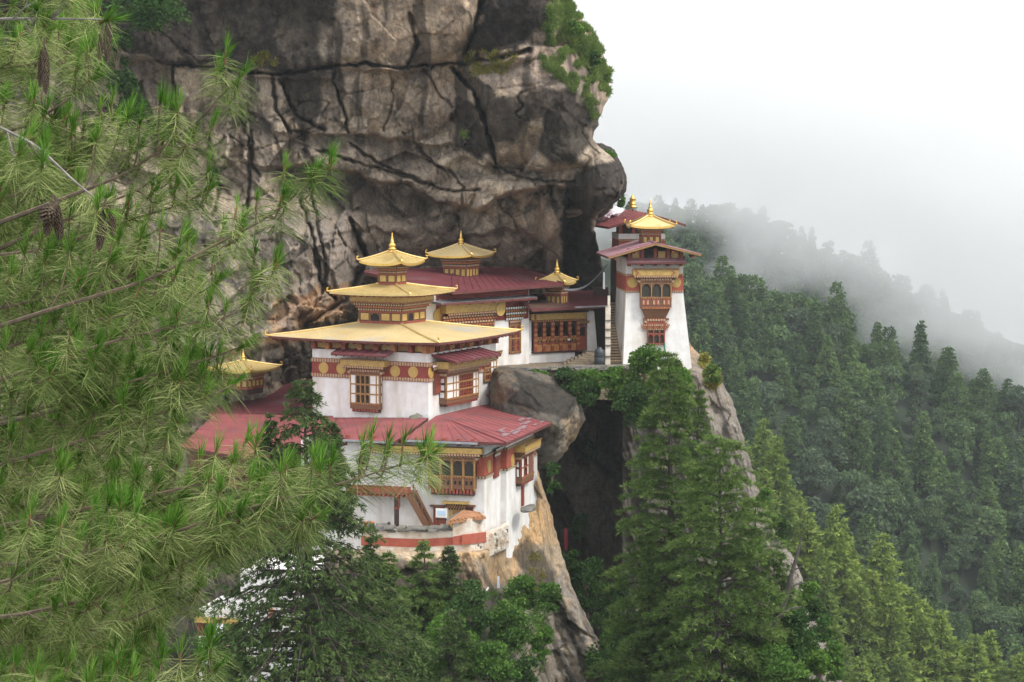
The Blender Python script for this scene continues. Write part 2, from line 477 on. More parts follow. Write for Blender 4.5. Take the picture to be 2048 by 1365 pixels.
leaf_mat('needle', (0.060, 0.12, 0.028), (0.225, 0.285, 0.095), (0.46, 0.49, 0.22), 0.2)
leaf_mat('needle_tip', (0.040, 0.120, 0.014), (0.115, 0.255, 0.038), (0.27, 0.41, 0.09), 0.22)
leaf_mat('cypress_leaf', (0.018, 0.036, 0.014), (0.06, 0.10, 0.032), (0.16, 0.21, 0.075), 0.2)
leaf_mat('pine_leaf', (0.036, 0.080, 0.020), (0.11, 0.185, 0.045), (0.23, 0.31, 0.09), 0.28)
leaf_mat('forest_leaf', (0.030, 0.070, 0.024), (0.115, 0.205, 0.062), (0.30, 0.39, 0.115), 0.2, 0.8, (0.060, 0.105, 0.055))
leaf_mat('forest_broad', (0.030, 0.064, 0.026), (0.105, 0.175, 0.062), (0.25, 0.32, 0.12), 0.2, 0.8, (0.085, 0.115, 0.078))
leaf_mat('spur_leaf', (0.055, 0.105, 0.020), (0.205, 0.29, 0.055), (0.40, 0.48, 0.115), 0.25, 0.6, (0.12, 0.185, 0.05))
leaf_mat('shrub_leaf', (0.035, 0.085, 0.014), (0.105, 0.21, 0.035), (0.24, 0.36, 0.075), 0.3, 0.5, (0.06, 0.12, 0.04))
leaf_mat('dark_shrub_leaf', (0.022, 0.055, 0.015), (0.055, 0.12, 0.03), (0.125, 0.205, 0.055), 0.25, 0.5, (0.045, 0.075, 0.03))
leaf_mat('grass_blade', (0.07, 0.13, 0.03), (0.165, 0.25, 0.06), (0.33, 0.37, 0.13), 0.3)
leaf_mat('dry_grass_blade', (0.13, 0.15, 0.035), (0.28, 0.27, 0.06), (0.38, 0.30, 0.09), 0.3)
surf('forest_floor', (0.022, 0.034, 0.016), (0.012, 0.02, 0.010), 0.2, 0.95)
# ---------------------------------------------------------------- ground and far hills
def hill_mesh(name, fn, xr, yr, nx, ny, mat='forest_floor', amp=2.0, fr=0.03):
    X, Y = np.meshgrid(np.linspace(*xr, nx), np.linspace(*yr, ny))
    Z = fn(X, Y) + amp * fbm(X * fr, Y * fr, 3.0, 4)
    V = np.stack([X, Y, Z], -1).reshape(-1, 3)
    f = grid_faces(ny, nx)[:, ::-1]
    o = np_mesh(name, V, [f], [mat], smooth=True)
    return tag(o, kind='structure')
def valley(X, Y):
    r = np.hypot(X, Y)
    z = np.maximum(-1.75 - 0.62 * np.maximum(np.hypot(X, np.maximum(Y, 0)) - 1.5, 0), -150.0)
    return z + np.clip((r - 1500) / 4000, 0, 1) * 60
tr_x = np.concatenate([-np.geomspace(1700, 60, 30), np.linspace(-50, 50, 41), np.geomspace(60, 1700, 30)])
tr_y = np.concatenate([-np.geomspace(700, 20, 14), np.linspace(-15, 300, 100), np.geomspace(310, 1750, 40)])
_X, _Y = np.meshgrid(tr_x, tr_y)
_Z = valley(_X, _Y) + np.clip(np.hypot(_X, _Y) / 60 - 0.1, 0, 3) * fbm(_X * .02, _Y * .02, 1.0, 4)
tag(np_mesh('ground', np.stack([_X, _Y, _Z], -1).reshape(-1, 3), [grid_faces(len(tr_y), len(tr_x))[:, ::-1]], ['forest_floor'], smooth=True), kind='structure')

def f_mid(X, Y):
    ridge = -29 - (X - 38) * 0.42
    return np.where(Y < 520, ridge - 0.66 * (520 - Y), ridge - 0.45 * (Y - 520))
def f_spur(X, Y):
    ridge = -49 - (X - 34) * 0.92
    return np.where(Y < 335, ridge - 0.8 * (335 - Y), ridge - 0.7 * (Y - 335))
def f_far(X, Y):
    px = 1024 + X / 860 * FPX
    top = np.interp(px, [900, 1300, 1500, 1700, 2048, 2600], [360, 395, 420, 500, 700, 945])
    ridge = (HZ - top) / FPX * 860 - 12
    return np.where(Y < 860, ridge - 0.62 * (860 - Y), ridge - 0.5 * (Y - 860))
def f_farther(X, Y):
    px = 1024 + X / 1250 * FPX
    top = np.interp(px, [900, 1500, 1800, 2100, 2700], [420, 455, 540, 670, 800])
    ridge = (HZ - top) / FPX * 1250 - 12
    return np.where(Y < 1250, ridge - 0.6 * (1250 - Y), ridge - 0.4 * (Y - 1250))
hill_mesh('forested_hillside', f_mid, (-60, 330), (330, 640), 90, 80)
hill_mesh('near_spur', f_spur, (12, 150), (270, 400), 60, 60, amp=1.2, fr=0.06)
hill_mesh('distant_hillside', f_far, (-150, 600), (560, 1050), 100, 90, amp=4)
hill_mesh('farthest_hillside', f_farther, (-200, 900), (900, 1500), 90, 70, amp=5)

# ---------------------------------------------------------------- rock faces
def ray_sheet(name, X, Y, D, mask, mat, wrap_px=None, kind='structure', nwrap=10, back=60.0):
    """rock face given as distance along each sight line; wrap_px rounds its right edge away from the viewer"""
    if wrap_px:
        xs = X[:, -1:]
        R = wrap_px
        t = np.clip((X - (xs - R)) / R, 0, 1)
        scale_m = D[:, -1:].mean() / FPX
        D = D + R * scale_m * 1.1 * (1 - np.sqrt(np.clip(1 - t * t, 0, 1)))
        phi = np.linspace(0.15, pi / 2, nwrap)[None, :]
        Xw = xs - R * 0.9 * (1 - np.cos(phi)) + 4 * fbm(Y[:, -1:] / 30., phi * 2, 5.0, 3)
        Dw = D[:, -1:] + R * scale_m * 1.1 * np.sin(phi)
        Xw = np.concatenate([Xw, Xw[:, -1:] - 40], 1); Dw = np.concatenate([Dw, Dw[:, -1:] + back], 1)
        X = np.concatenate([X, Xw], 1); D = np.concatenate([D, Dw], 1)
        Y = np.concatenate([Y, np.repeat(Y[:, -1:], nwrap + 1, 1)], 1)
        mask = np.concatenate([mask, np.repeat(mask[:, -1:], nwrap + 1, 1)], 1)
    P = at_np(X, Y, D)
    R_, C_ = X.shape
    o = np_mesh(name, P.reshape(-1, 3), [grid_faces(R_, C_)], [mat], smooth=True, attrs={'mask': mask.reshape(-1, 3)})
    tag(o, kind=kind)
    return P

def facets(x, y, s, amp, tilt, seed, warp=0.35, ay=1.0):
    wx = x / s + warp * fbm(x / s * .5, y / s * .5, seed + .5, 2); wy = y / (s * ay) + warp * fbm(x / s * .5, y / s * .5, seed + 9.5, 2)
    f1, f2, r, ox, oy = voro(wx, wy, seed)
    edge = np.clip((f2 - f1) / 0.10, 0, 1)
    return amp * (r[0] - .5) + tilt * ((r[1] - .5) * ox + (r[2] - .5) * oy), edge

ys = np.concatenate([np.linspace(-260, 770, 380), np.linspace(774, 1300, 90)])
us = np.linspace(0, 1, 620)
sil_y = [-260, -100, 0, 30, 60, 90, 120, 145, 190, 215, 245, 262, 280, 296, 312, 335, 352, 375, 395, 412, 432, 460, 520, 600, 730, 800]
sil_x = [1020, 1080, 1138, 1158, 1180, 1198, 1212, 1221, 1217, 1208, 1196, 1189, 1187, 1200, 1222, 1238, 1247, 1246, 1236, 1216, 1196, 1188, 1202, 1220, 1236, 1240]
XS = np.interp(ys, sil_y, sil_x) + 3.0 * fbm(ys / 22., ys * 0, 2.0, 3)
Xc = -360 + us[None, :] * (XS[:, None] + 360)
Yc = np.repeat(ys[:, None], len(us), 1)
wx = Xc + 10 * fbm(Xc / 70, Yc / 70, 1.0, 3); wy = Yc + 10 * fbm(Xc / 70, Yc / 70, 5.0, 3)
D = np.full(Xc.shape, 174.0)
D -= 0.014 * np.clip(260 - Yc, 0, 700)                         # the upper wall leans out
D -= 0.010 * np.clip(480 - Xc, 0, 900)
D += 2.2 * fbm(Xc / 330, Yc / 330, 2.0, 3)
left_rock = sstep(770, 560, wx + (wy - 560) * 0.25) * sstep(330, 470, wy)
def ledge(pts, drop, width, gate=1.0, jag=7, ret=0.0, rl=70):
    px_, py_ = zip(*pts)
    c = np.interp(wx, px_, py_) + jag * perlin(Xc / 28., Yc * 0, 3.0) 
    g = sstep(px_[0] - 40, px_[0] + 20, wx) * sstep(px_[-1] + 40, px_[-1] - 20, wx)
    return drop * g * gate * sstep(0, width, wy - c) * (1 - ret * sstep(width, width + rl, wy - c))
D += ledge([(-100, 100), (340, 125), (560, 150), (660, 132), (800, 138), (925, 128)], 1.0, 7, jag=3)
D += ledge([(560, 262), (630, 266), (690, 262), (760, 268), (830, 285), (905, 282), (930, 300)], 1.8, 7, 1.0, 5, ret=.55, rl=45)
D += ledge([(930, 318), (990, 330), (1060, 335), (1140, 322)], 1.6, 8, 1.0, 5, ret=.5, rl=50)
D += ledge([(560, 332), (620, 322), (690, 342), (760, 358), (830, 372), (868, 398), (955, 418), (1000, 392), (1060, 366), (1140, 372)], 5.0, 9, 1 - .8 * left_rock, 5, ret=.30, rl=170)
D += ledge([(480, 225), (505, 228), (545, 250), (560, 300)], 1.0, 8, 1.0, 5, ret=.8, rl=60)
D += ledge([(640, 470), (700, 456), (760, 452), (800, 470)], 1.2, 8, 1 - left_rock, 8, ret=.7, rl=60)
D += ledge([(860, 500), (930, 470), (1000, 452), (1060, 470)], 1.6, 10, 1 - left_rock, 8, ret=.6, rl=60)
D += 7.0 * (1 - left_rock) * sstep(440, 560, wy) * sstep(730, 800, wx)
D -= 5.5 * left_rock + 0.012 * np.clip(Yc - 420, 0, 400) * left_rock
# the great rounded boulder on the right
def bulge(cx, cy, rx, ry, amp, rot=0.0, p=1.0):
    c, s_ = cos(rot), sin(rot)
    u = ((wx - cx) * c + (wy - cy) * s_) / rx; v = (-(wx - cx) * s_ + (wy - cy) * c) / ry
    return amp * np.clip(1 - u * u - v * v, 0, 1) ** p
D -= bulge(1075, 215, 165, 125, 4.5, 0.25, 0.6)
D -= bulge(1010, 30, 110, 105, 3.2, 0.0, 0.6)
D -= bulge(795, 40, 150, 110, 1.6, 0.0, 0.5)
D -= bulge(790, 205, 130, 78, 1.5, 0.0, 0.35)
D -= bulge(985, 390, 90, 34, 1.5, 0.0, 0.5)
D -= bulge(1000, 480, 95, 80, 2.2, 0.3, 0.6)
D -= bulge(1215, 370, 50, 75, 3.5, 0.0, 0.6)
D -= bulge(1108, 470, 24, 100, 2.5, 0.05, 0.5)
D -= bulge(640, 520, 70, 190, 2.0, -0.25, 0.6)
D -= bulge(500, 590, 110, 120, 2.0, 0.0, 0.6)
D += 3.0 * soft_poly(Xc, Yc, [(1138, 400), (1205, 440), (1215, 600), (1130, 600), (1125, 500)], 8)
# broken blocks at three sizes
for s_, am, ti, sd, ay, gate in ((190, 2.6, 4.6, 3, 1.0, 0.35), (88, 1.3, 3.2, 8, 1.5, -0.45), (40, 0.60, 2.3, 15, 1.7, 0.5), (17, 0.22, 0.85, 23, 1.6, -0.3)):
    g = (0.30 if s_ > 50 else 0.22) + (0.70 if s_ > 50 else 0.78) * sstep(150, 300, Yc)
    g = g * (1 - 0.72 * sstep(930, 990, wx) * sstep(335, 290, wy))
    f, e = facets(Xc * cos(gate) + Yc * sin(gate), Yc * cos(gate) - Xc * sin(gate), s_, am, ti, sd, 0.30, ay)
    g = g * (1 - .5 * sstep(420, 450, wy) * sstep(720, 780, wx))
    D += g * f
D += 0.20 * fbm(Xc / 30, Yc / 40, 4.0, 5, 0.55) + 0.04 * fbm(Xc / 7, Yc / 7, 4.0, 3) + 0.25 * fbm(Xc / 18, Yc / 90, 14.0, 4)
# long wandering fractures
for fx, fy, sd, dep in ((1 / 150., 1 / 260., 41.0, 0.8), (1 / 260., 1 / 110., 47.0, 0.7)):
    q = fbm(Xc * fx, Yc * fy, sd, 3, 0.45)
    D += dep * np.exp(-(q / 0.016) ** 2) * sstep(-0.05, 0.25, fbm(Xc / 190, Yc / 190, sd + 2, 2)) * sstep(140, 200, Yc)
# named cracks
def crack(pts, depth, width):
    d = line_dist(Xc + 5 * perlin(Xc / 19, Yc / 19, 8.0), Yc + 5 * perlin(Xc / 19, Yc / 19, 18.0), pts)
    ww = width * (.55 + .35 * perlin(Xc / 34, Yc / 34, 28.0))
    return 2.0 * depth * np.exp(-(d / ww) ** 2)
D += crack([(350, 128), (450, 140), (555, 150), (660, 133), (720, 128), (800, 137), (880, 128), (930, 126)], 2.0, 4.0)
D += crack([(905, 138), (945, 180), (965, 225), (980, 280), (992, 325)], 3.0, 6.0)
D += crack([(665, 140), (672, 180), (690, 225), (696, 266)], 1.4, 3.5)
D += crack([(345, 130), (350, 180), (330, 330), (350, 420)], 1.2, 4)
D += crack([(560, 160), (590, 230), (650, 262)], 1.3, 4)
D += crack([(500, 225), (505, 330), (520, 350)], 1.0, 4)
D += crack([(700, 288), (760, 330), (850, 366), (905, 384), (960, 380)], 1.2, 3.6)
D += crack([(635, 300), (720, 328), (800, 350), (850, 368)], 1.0, 3.6)
D += crack([(830, 285), (870, 330), (905, 345), (930, 378)], .9, 3.2)
D += crack([(480, 215), (500, 300), (496, 420), (470, 470)], 1.2, 5)
D += crack([(415, 270), (440, 380), (425, 430)], 1.0, 5)
D += crack([(545, 150), (552, 220), (580, 262), (615, 268)], 1.1, 5)
D += crack([(600, 400), (625, 470), (640, 560), (670, 600)], 1.3, 6)
D += crack([(780, 140), (786, 200), (770, 262)], .5, 3)
D += crack([(850, 140), (880, 190), (905, 215)], .5, 3)
D += crack([(820, 30), (835, 90), (812, 138)], 0.9, 6)
D += crack([(930, 110), (950, 60), (965, 0)], 1.5, 7)
D += crack([(700, 440), (735, 520), (690, 600), (610, 650)], 1.6, 6)
D += crack([(985, 330), (1060, 360), (1150, 365)], 1.0, 4)
D += crack([(620, 380), (640, 470), (655, 540), (640, 600)], 1.0, 5)
D += crack([(1060, 100), (1000, 116), (930, 128)], 1.6, 6)

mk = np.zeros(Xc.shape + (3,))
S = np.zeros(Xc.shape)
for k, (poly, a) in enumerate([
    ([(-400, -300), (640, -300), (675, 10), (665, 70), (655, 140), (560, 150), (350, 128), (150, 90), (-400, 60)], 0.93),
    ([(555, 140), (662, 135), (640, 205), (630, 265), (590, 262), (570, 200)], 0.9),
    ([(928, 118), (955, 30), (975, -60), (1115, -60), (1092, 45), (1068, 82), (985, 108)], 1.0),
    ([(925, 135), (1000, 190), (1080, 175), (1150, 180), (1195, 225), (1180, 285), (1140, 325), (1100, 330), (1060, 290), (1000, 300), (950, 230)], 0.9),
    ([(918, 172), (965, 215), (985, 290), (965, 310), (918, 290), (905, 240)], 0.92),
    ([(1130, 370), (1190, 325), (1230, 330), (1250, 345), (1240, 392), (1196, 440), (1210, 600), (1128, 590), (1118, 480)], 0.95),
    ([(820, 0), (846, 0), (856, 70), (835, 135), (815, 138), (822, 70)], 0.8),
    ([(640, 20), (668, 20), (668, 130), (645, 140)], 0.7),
    ([(540, 680), (640, 640), (760, 650), (770, 770), (520, 770)], 0.75),  # cave shadow at lower left, darkened into the rock colour
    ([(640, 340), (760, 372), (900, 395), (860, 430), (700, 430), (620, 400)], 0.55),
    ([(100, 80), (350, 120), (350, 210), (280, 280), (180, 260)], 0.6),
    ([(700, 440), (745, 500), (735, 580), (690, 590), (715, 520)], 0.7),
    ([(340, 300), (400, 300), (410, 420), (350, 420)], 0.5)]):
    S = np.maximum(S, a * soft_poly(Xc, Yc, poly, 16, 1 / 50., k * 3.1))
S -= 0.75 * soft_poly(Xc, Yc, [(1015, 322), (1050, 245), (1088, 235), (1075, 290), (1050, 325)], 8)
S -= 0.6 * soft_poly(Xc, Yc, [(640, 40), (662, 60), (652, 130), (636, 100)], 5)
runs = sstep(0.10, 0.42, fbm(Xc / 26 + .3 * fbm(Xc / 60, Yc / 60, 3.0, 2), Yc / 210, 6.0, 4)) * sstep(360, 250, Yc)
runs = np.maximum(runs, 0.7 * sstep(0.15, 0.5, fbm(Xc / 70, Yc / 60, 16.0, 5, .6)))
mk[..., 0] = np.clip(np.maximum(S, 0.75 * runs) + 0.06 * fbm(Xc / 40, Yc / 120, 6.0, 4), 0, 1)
mk[..., 1] = 0.85 * soft_poly(Xc, Yc, [(560, 600), (690, 560), (760, 580), (700, 640), (590, 690), (520, 700)], 22) + 0.25 * sstep(640, 760, Xc) * sstep(300, 120, Yc) 
mk[..., 2] = np.maximum(0.75 * soft_poly(Xc, Yc, [(300, 430), (700, 420), (720, 560), (620, 640), (400, 720), (200, 700)], 25),
                        0.7 * soft_poly(Xc, Yc, [(930, 130), (1080, 80), (1200, 130), (1190, 220), (1080, 175), (1000, 190)], 12))
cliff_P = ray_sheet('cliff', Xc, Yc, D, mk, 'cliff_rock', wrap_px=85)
cliff_X, cliff_Y = Xc, Yc

# rock of the lower buttress below the hall
sy = [880, 935, 975, 1010, 1050, 1080, 1120, 1170, 1215, 1265, 1310, 1365, 1480, 1600]
sx = [1062, 1073, 1086, 1098, 1108, 1116, 1128, 1143, 1163, 1188, 1210, 1240, 1300, 1360]
ys = np.linspace(885, 1600, 260); us = np.linspace(0, 1, 300)
XS = np.interp(ys, sy, sx) + 2.5 * fbm(ys / 20., ys * 0, 12.0, 3)
Xl = 300 + us[None, :] * (XS[:, None] - 300); Yl = np.repeat(ys[:, None], len(us), 1)
base = 147.0 + 0.127 * np.clip(Xl - 969, 0, 140)
curve = np.interp(Xl, [900, 969, 1000, 1035, 1050, 1066, 1075, 1090], [1104, 1100, 1082, 1035, 1012, 980, 925, 900]) + 6 * fbm(Xl / 14, Yl * 0, 2.0, 3)
below = Yl - curve
Dl = base - 1.15 - 0.010 * np.clip(below, 0, 600) + 4.0 * sstep(0, -14, below) * (1 + 2.0 * sstep(985, 965, Xl))
Dl = Dl - 0.012 * np.clip(940 - Xl, 0, 500) * sstep(1080, 1130, Yl) 
Dl += 9.0 * sstep(680, 620, Xl)
Dl -= 2.7 * sstep(992, 962, Xl) * sstep(1096, 1106, Yl)
f, e = facets(Xl, Yl, 95, 0.7, 1.4, 21, 0.5, 1.8); Dl += f
f, e = facets(Xl, Yl, 34, 0.22, 0.55, 25, 0.5, 1.6); Dl += f
Dl += 0.18 * fbm(Xl / 24, Yl / 24, 6.0, 5, .6) + 0.35 * fbm((Xl - (Yl - 1000) * .45) / 22, Yl / 160, 3.0, 4)
ml = np.zeros(Xl.shape + (3,))
stn = soft_poly(Xl, Yl, [(1048, 1075), (1085, 1100), (1120, 1190), (1180, 1300), (1230, 1380), (1190, 1380), (1120, 1250), (1060, 1180), (1030, 1110)], 14, seed=2) * 0.8
stn = np.maximum(stn, 0.7 * soft_poly(Xl, Yl, [(880, 1130), (945, 1150), (960, 1180), (1040, 1190), (1040, 1400), (600, 1400), (600, 1100)], 16, seed=6))
ml[..., 0] = np.clip(stn, 0, 1)
ml[..., 1] = 0.9 * soft_poly(Xl, Yl, [(920, 1110), (1010, 1080), (1075, 930), (1120, 1080), (1060, 1090), (1040, 1160), (930, 1180)], 14)
ml[..., 0] = np.maximum(ml[..., 0], .9 * sstep(720, 620, Xl)); ml[..., 0] = np.maximum(ml[..., 0], .75 * sstep(.05, .35, fbm((Xl - (Yl - 1000) * .45) / 16, Yl / 170, 33.0, 4)) * sstep(1090, 1180, Yl))
ml[..., 2] = 0.95 * sstep(1110, 1190, Yl)
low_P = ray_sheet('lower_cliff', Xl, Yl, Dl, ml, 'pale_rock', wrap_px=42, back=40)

# the ridge under the tower
sy = [640, 690, 722, 745, 765, 800, 850, 930, 1000, 1060, 1120, 1200, 1300, 1365, 1500, 1650]
sx = [1372, 1380, 1412, 1430, 1444, 1464, 1480, 1502, 1522, 1548, 1590, 1622, 1660, 1685, 1745, 1810]
ys = np.linspace(684, 1650, 260); us = np.linspace(0, 1, 200)
XS = np.interp(ys, sy, sx) + 3 * fbm(ys / 18., ys * 0, 22.0, 3)
Xr = 1245 + us[None, :] * (XS[:, None] - 1245); Yr = np.repeat(ys[:, None], len(us), 1)
Dr = 173.6 - 3.2 * sstep(722, 752, Yr + 0.5 * np.clip(Xr - 1384, -60, 0)) - 0.008 * np.clip(Yr - 760, 0, 900) + 0.010 * np.clip(1400 - Xr, 0, 200)
f, e = facets(Xr, Yr, 80, 0.8, 1.6, 31, 0.5, 1.7); Dr += f
f, e = facets(Xr, Yr, 30, 0.3, 0.7, 35, 0.5, 1.6); Dr += f
Dr += 0.2 * fbm(Xr / 22, Yr / 22, 6.0, 5, .6) + 0.4 * fbm((Xr - (Yr - 700) * .3) / 22, Yr / 200, 3.0, 4)
mr = np.zeros(Xr.shape + (3,))
mr[..., 0] = np.clip(0.5 * fbm((Xr - (Yr - 700) * .3) / 30, Yr / 300, 9.0, 3) + 0.6 * sstep(1330, 1290, Xr), 0, 0.8)
mr[..., 1] = 0.7 * sstep(740, 700, Yr)
mr[..., 2] = 0.6 * sstep(760, 900, Yr)
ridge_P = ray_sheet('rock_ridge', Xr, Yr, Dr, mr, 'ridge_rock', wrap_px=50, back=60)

# back wall of the gorge, a tall dark cleft
ys = np.linspace(742, 1600, 200); xs_ = np.linspace(985, 1345, 130)
Xg, Yg = np.meshgrid(xs_, ys)
Dg = 177.5 + 4.0 * soft_poly(Xg, Yg, [(1120, 790), (1260, 830), (1250, 960), (1150, 900)], 10) - 0.030 * np.clip(Yg - 1130, 0, 600) + 3.0 * soft_poly(Xg, Yg, [(1095, 940), (1130, 1000), (1185, 1120), (1200, 1180), (1100, 1180)], 8)
Dg -= 2.5 * sstep(1235, 1262, Xg + 8 * fbm(Xg / 30, Yg / 60, 4.0, 3))
Dg -= 5.5 * sstep(800, 760, Yg)
f, e = facets(Xg, Yg, 70, 0.9, 1.8, 41, 0.5, 2.4); Dg += f
f, e = facets(Xg, Yg, 26, 0.3, 0.7, 45, 0.5, 2.0); Dg += f
Dg += 0.25 * fbm(Xg / 22, Yg / 60, 6.0, 5, .6)
mg = np.zeros(Xg.shape + (3,))
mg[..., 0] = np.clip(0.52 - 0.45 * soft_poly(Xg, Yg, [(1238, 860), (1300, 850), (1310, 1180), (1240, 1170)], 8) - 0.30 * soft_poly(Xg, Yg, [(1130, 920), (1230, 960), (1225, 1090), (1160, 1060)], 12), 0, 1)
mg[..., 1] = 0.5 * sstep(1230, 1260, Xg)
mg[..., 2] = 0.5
ray_sheet('gorge_wall', Xg, Yg, Dg, mg, 'ridge_rock')

# the overhanging block beside the hall roof
def boulder(name, pts, label, mat, cuts=5, amp=0.35, mask=(0.2, 0.2, 0.5), topdark=0.0):
    bm = bmesh.new()
    for p in pts: bm.verts.new(at(*p))
    bmesh.ops.convex_hull(bm, input=bm.verts[:])
    loose = [v for v in bm.verts if not v.link_faces]
    bmesh.ops.delete(bm, geom=loose, context='VERTS')
    for _ in range(cuts):
        bmesh.ops.subdivide_edges(bm, edges=bm.edges[:], cuts=1, use_grid_fill=True, smooth=0.28 if _ < 2 else 0.0)
        bmesh.ops.triangulate(bm, faces=bm.faces[:]) if _ == 0 else None
    bm.normal_update()
    co = np.array([v.co[:] for v in bm.verts]); no = np.array([v.normal[:] for v in bm.verts])
    d = amp * fbm(co[:, 0] * .45, co[:, 1] * .45, co[:, 2] * .45, 5, 0.55)
    me = bpy.data.meshes.new(name); bm.to_mesh(me); bm.free()
    co2 = co + no * d[:, None]
    me.vertices.foreach_set('co', co2.astype(np.float32).ravel())
    me.polygons.foreach_set('use_smooth', [True] * len(me.polygons))
    a = me.attributes.new('mask', 'FLOAT_VECTOR', 'POINT')
    mm = np.tile(np.array(mask, float), (len(co), 1))
    ppx = np.array([proj(c)[0] for c in co2]); ppy = np.array([proj(c)[1] for c in co2])
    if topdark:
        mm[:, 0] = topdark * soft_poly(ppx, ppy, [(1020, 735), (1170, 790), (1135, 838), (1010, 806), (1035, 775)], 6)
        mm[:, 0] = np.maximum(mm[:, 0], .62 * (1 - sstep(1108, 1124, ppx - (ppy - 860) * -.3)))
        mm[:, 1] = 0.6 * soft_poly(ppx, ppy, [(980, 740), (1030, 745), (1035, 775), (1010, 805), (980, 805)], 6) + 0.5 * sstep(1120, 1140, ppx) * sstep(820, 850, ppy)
    a.data.foreach_set('vector', mm.astype(np.float32).ravel())
    me.materials.append(MATS[mat]); me.update()
    o = link_mesh(name, me)
    return tag(o, label, 'boulder')
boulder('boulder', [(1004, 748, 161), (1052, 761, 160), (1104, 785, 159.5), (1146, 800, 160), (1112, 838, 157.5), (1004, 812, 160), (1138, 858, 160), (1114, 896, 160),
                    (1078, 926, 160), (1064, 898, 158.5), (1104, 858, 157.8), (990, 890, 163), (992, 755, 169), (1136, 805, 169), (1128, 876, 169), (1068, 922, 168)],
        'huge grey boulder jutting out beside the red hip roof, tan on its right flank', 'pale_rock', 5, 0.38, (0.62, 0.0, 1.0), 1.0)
boulder('boulder', [(1180, 300, 178), (1205, 296, 178), (1228, 318, 178.5), (1244, 345, 179), (1245, 378, 179), (1228, 402, 178.5), (1205, 425, 178), (1188, 440, 177.5), (1172, 420, 176.5),
                    (1186, 350, 175.5), (1205, 370, 175.2), (1165, 320, 176.5), (1180, 300, 184), (1230, 330, 184), (1240, 380, 184), (1190, 430, 184)],
        'dark smooth boulder under the cliff overhang, above the red roof behind the white tower', 'cliff_rock', 5, 0.35, (0.9, 0.1, 0.4))
# ---------------------------------------------------------------- monastery: shared builders
class Frame:
    """local axes of a building: x along its front, y away, z up; px helpers read a length off a sight line"""
    def __init__(s, px, py, Y, rz):
        s.o = at(px, py, Y); s.rz = rz
        s.u = Vector((cos(rz), sin(rz), 0)); s.w = Vector((-sin(rz), cos(rz), 0))
    def W(s, x, y, z): return s.o + s.u * x + s.w * y + Vector((0, 0, z))
    def X(s, px, y=0, z=0):
        k = (px - 1024) / FPX
        return (k * ((s.o.y + y * s.w.y) * CP - (s.o.z + z) * SP) - s.o.x - y * s.w.x) / (s.u.x - k * s.u.y * CP)
    def Y(s, px, x=0, z=0):
        k = (px - 1024) / FPX
        return (k * ((s.o.y + x * s.u.y) * CP - (s.o.z + z) * SP) - s.o.x - x * s.u.x) / (s.w.x - k * s.w.y * CP)
    def Z(s, py, x=0, y=0):
        return zat(py, s.W(x, y, 0).y) - s.o.z
RIGHT = Matrix.Rotation(pi / 2, 4, 'Z')               # turns a front-facing (-Y) fitting to face +X
def onface(x, y, z, right=False):
    return Matrix.Translation((x, y, z)) @ (RIGHT if right else Matrix.Identity(4))

def dentils(mb, x0, x1, y, z, h, d, step, mat_a, mat_b, T=None):
    """a course of small beam ends, facing -Y"""
    n = max(2, int((x1 - x0) / step)); st = (x1 - x0) / n
    mb.box(x0, x1, y - d * 0.4, y + 0.02, z, z + h, mat_b, T)
    for i in range(n):
        mb.box(x0 + st * (i + .2), x0 + st * (i + .8), y - d, y - d * 0.38, z + h * .12, z + h * .88, mat_a, T)

def arch_cell(mb, x0, x1, z0, z1, y, mat, dark, depth=0.10):
    """opening with a trefoil-like head in a wooden panel; dark shows behind"""
    w = x1 - x0; h = z1 - z0
    mb.raw([(x0, y + depth, z0), (x1, y + depth, z0), (x1, y + depth, z1), (x0, y + depth, z1)], [(0, 1, 2, 3)], dark)
    r = w / 2; zc = z1 - min(r * 1.15, h * 0.4) - 0.02; ztop = z1
    for sgn in (-1, 1):
        xc = (x0 + x1) / 2
        pts = [(xc + sgn * r, zc)]
        for k in range(1, 6):
            a = k / 5 * pi / 2
            pts.append((xc + sgn * r * cos(a) * (0.86 if k == 2 else 1), zc + (ztop - 0.03 - zc) * sin(a)))
        pts += [(xc, ztop), (xc + sgn * r, ztop)]
        n = len(pts)
        V = [(p[0], y, p[1]) for p in pts] + [(p[0], y + depth * .9, p[1]) for p in pts]
        mb.raw(V, [list(range(n)), list(range(n, 2 * n))[::-1]] + [(i, (i + 1) % n, n + (i + 1) % n, n + i) for i in range(n)], mat)

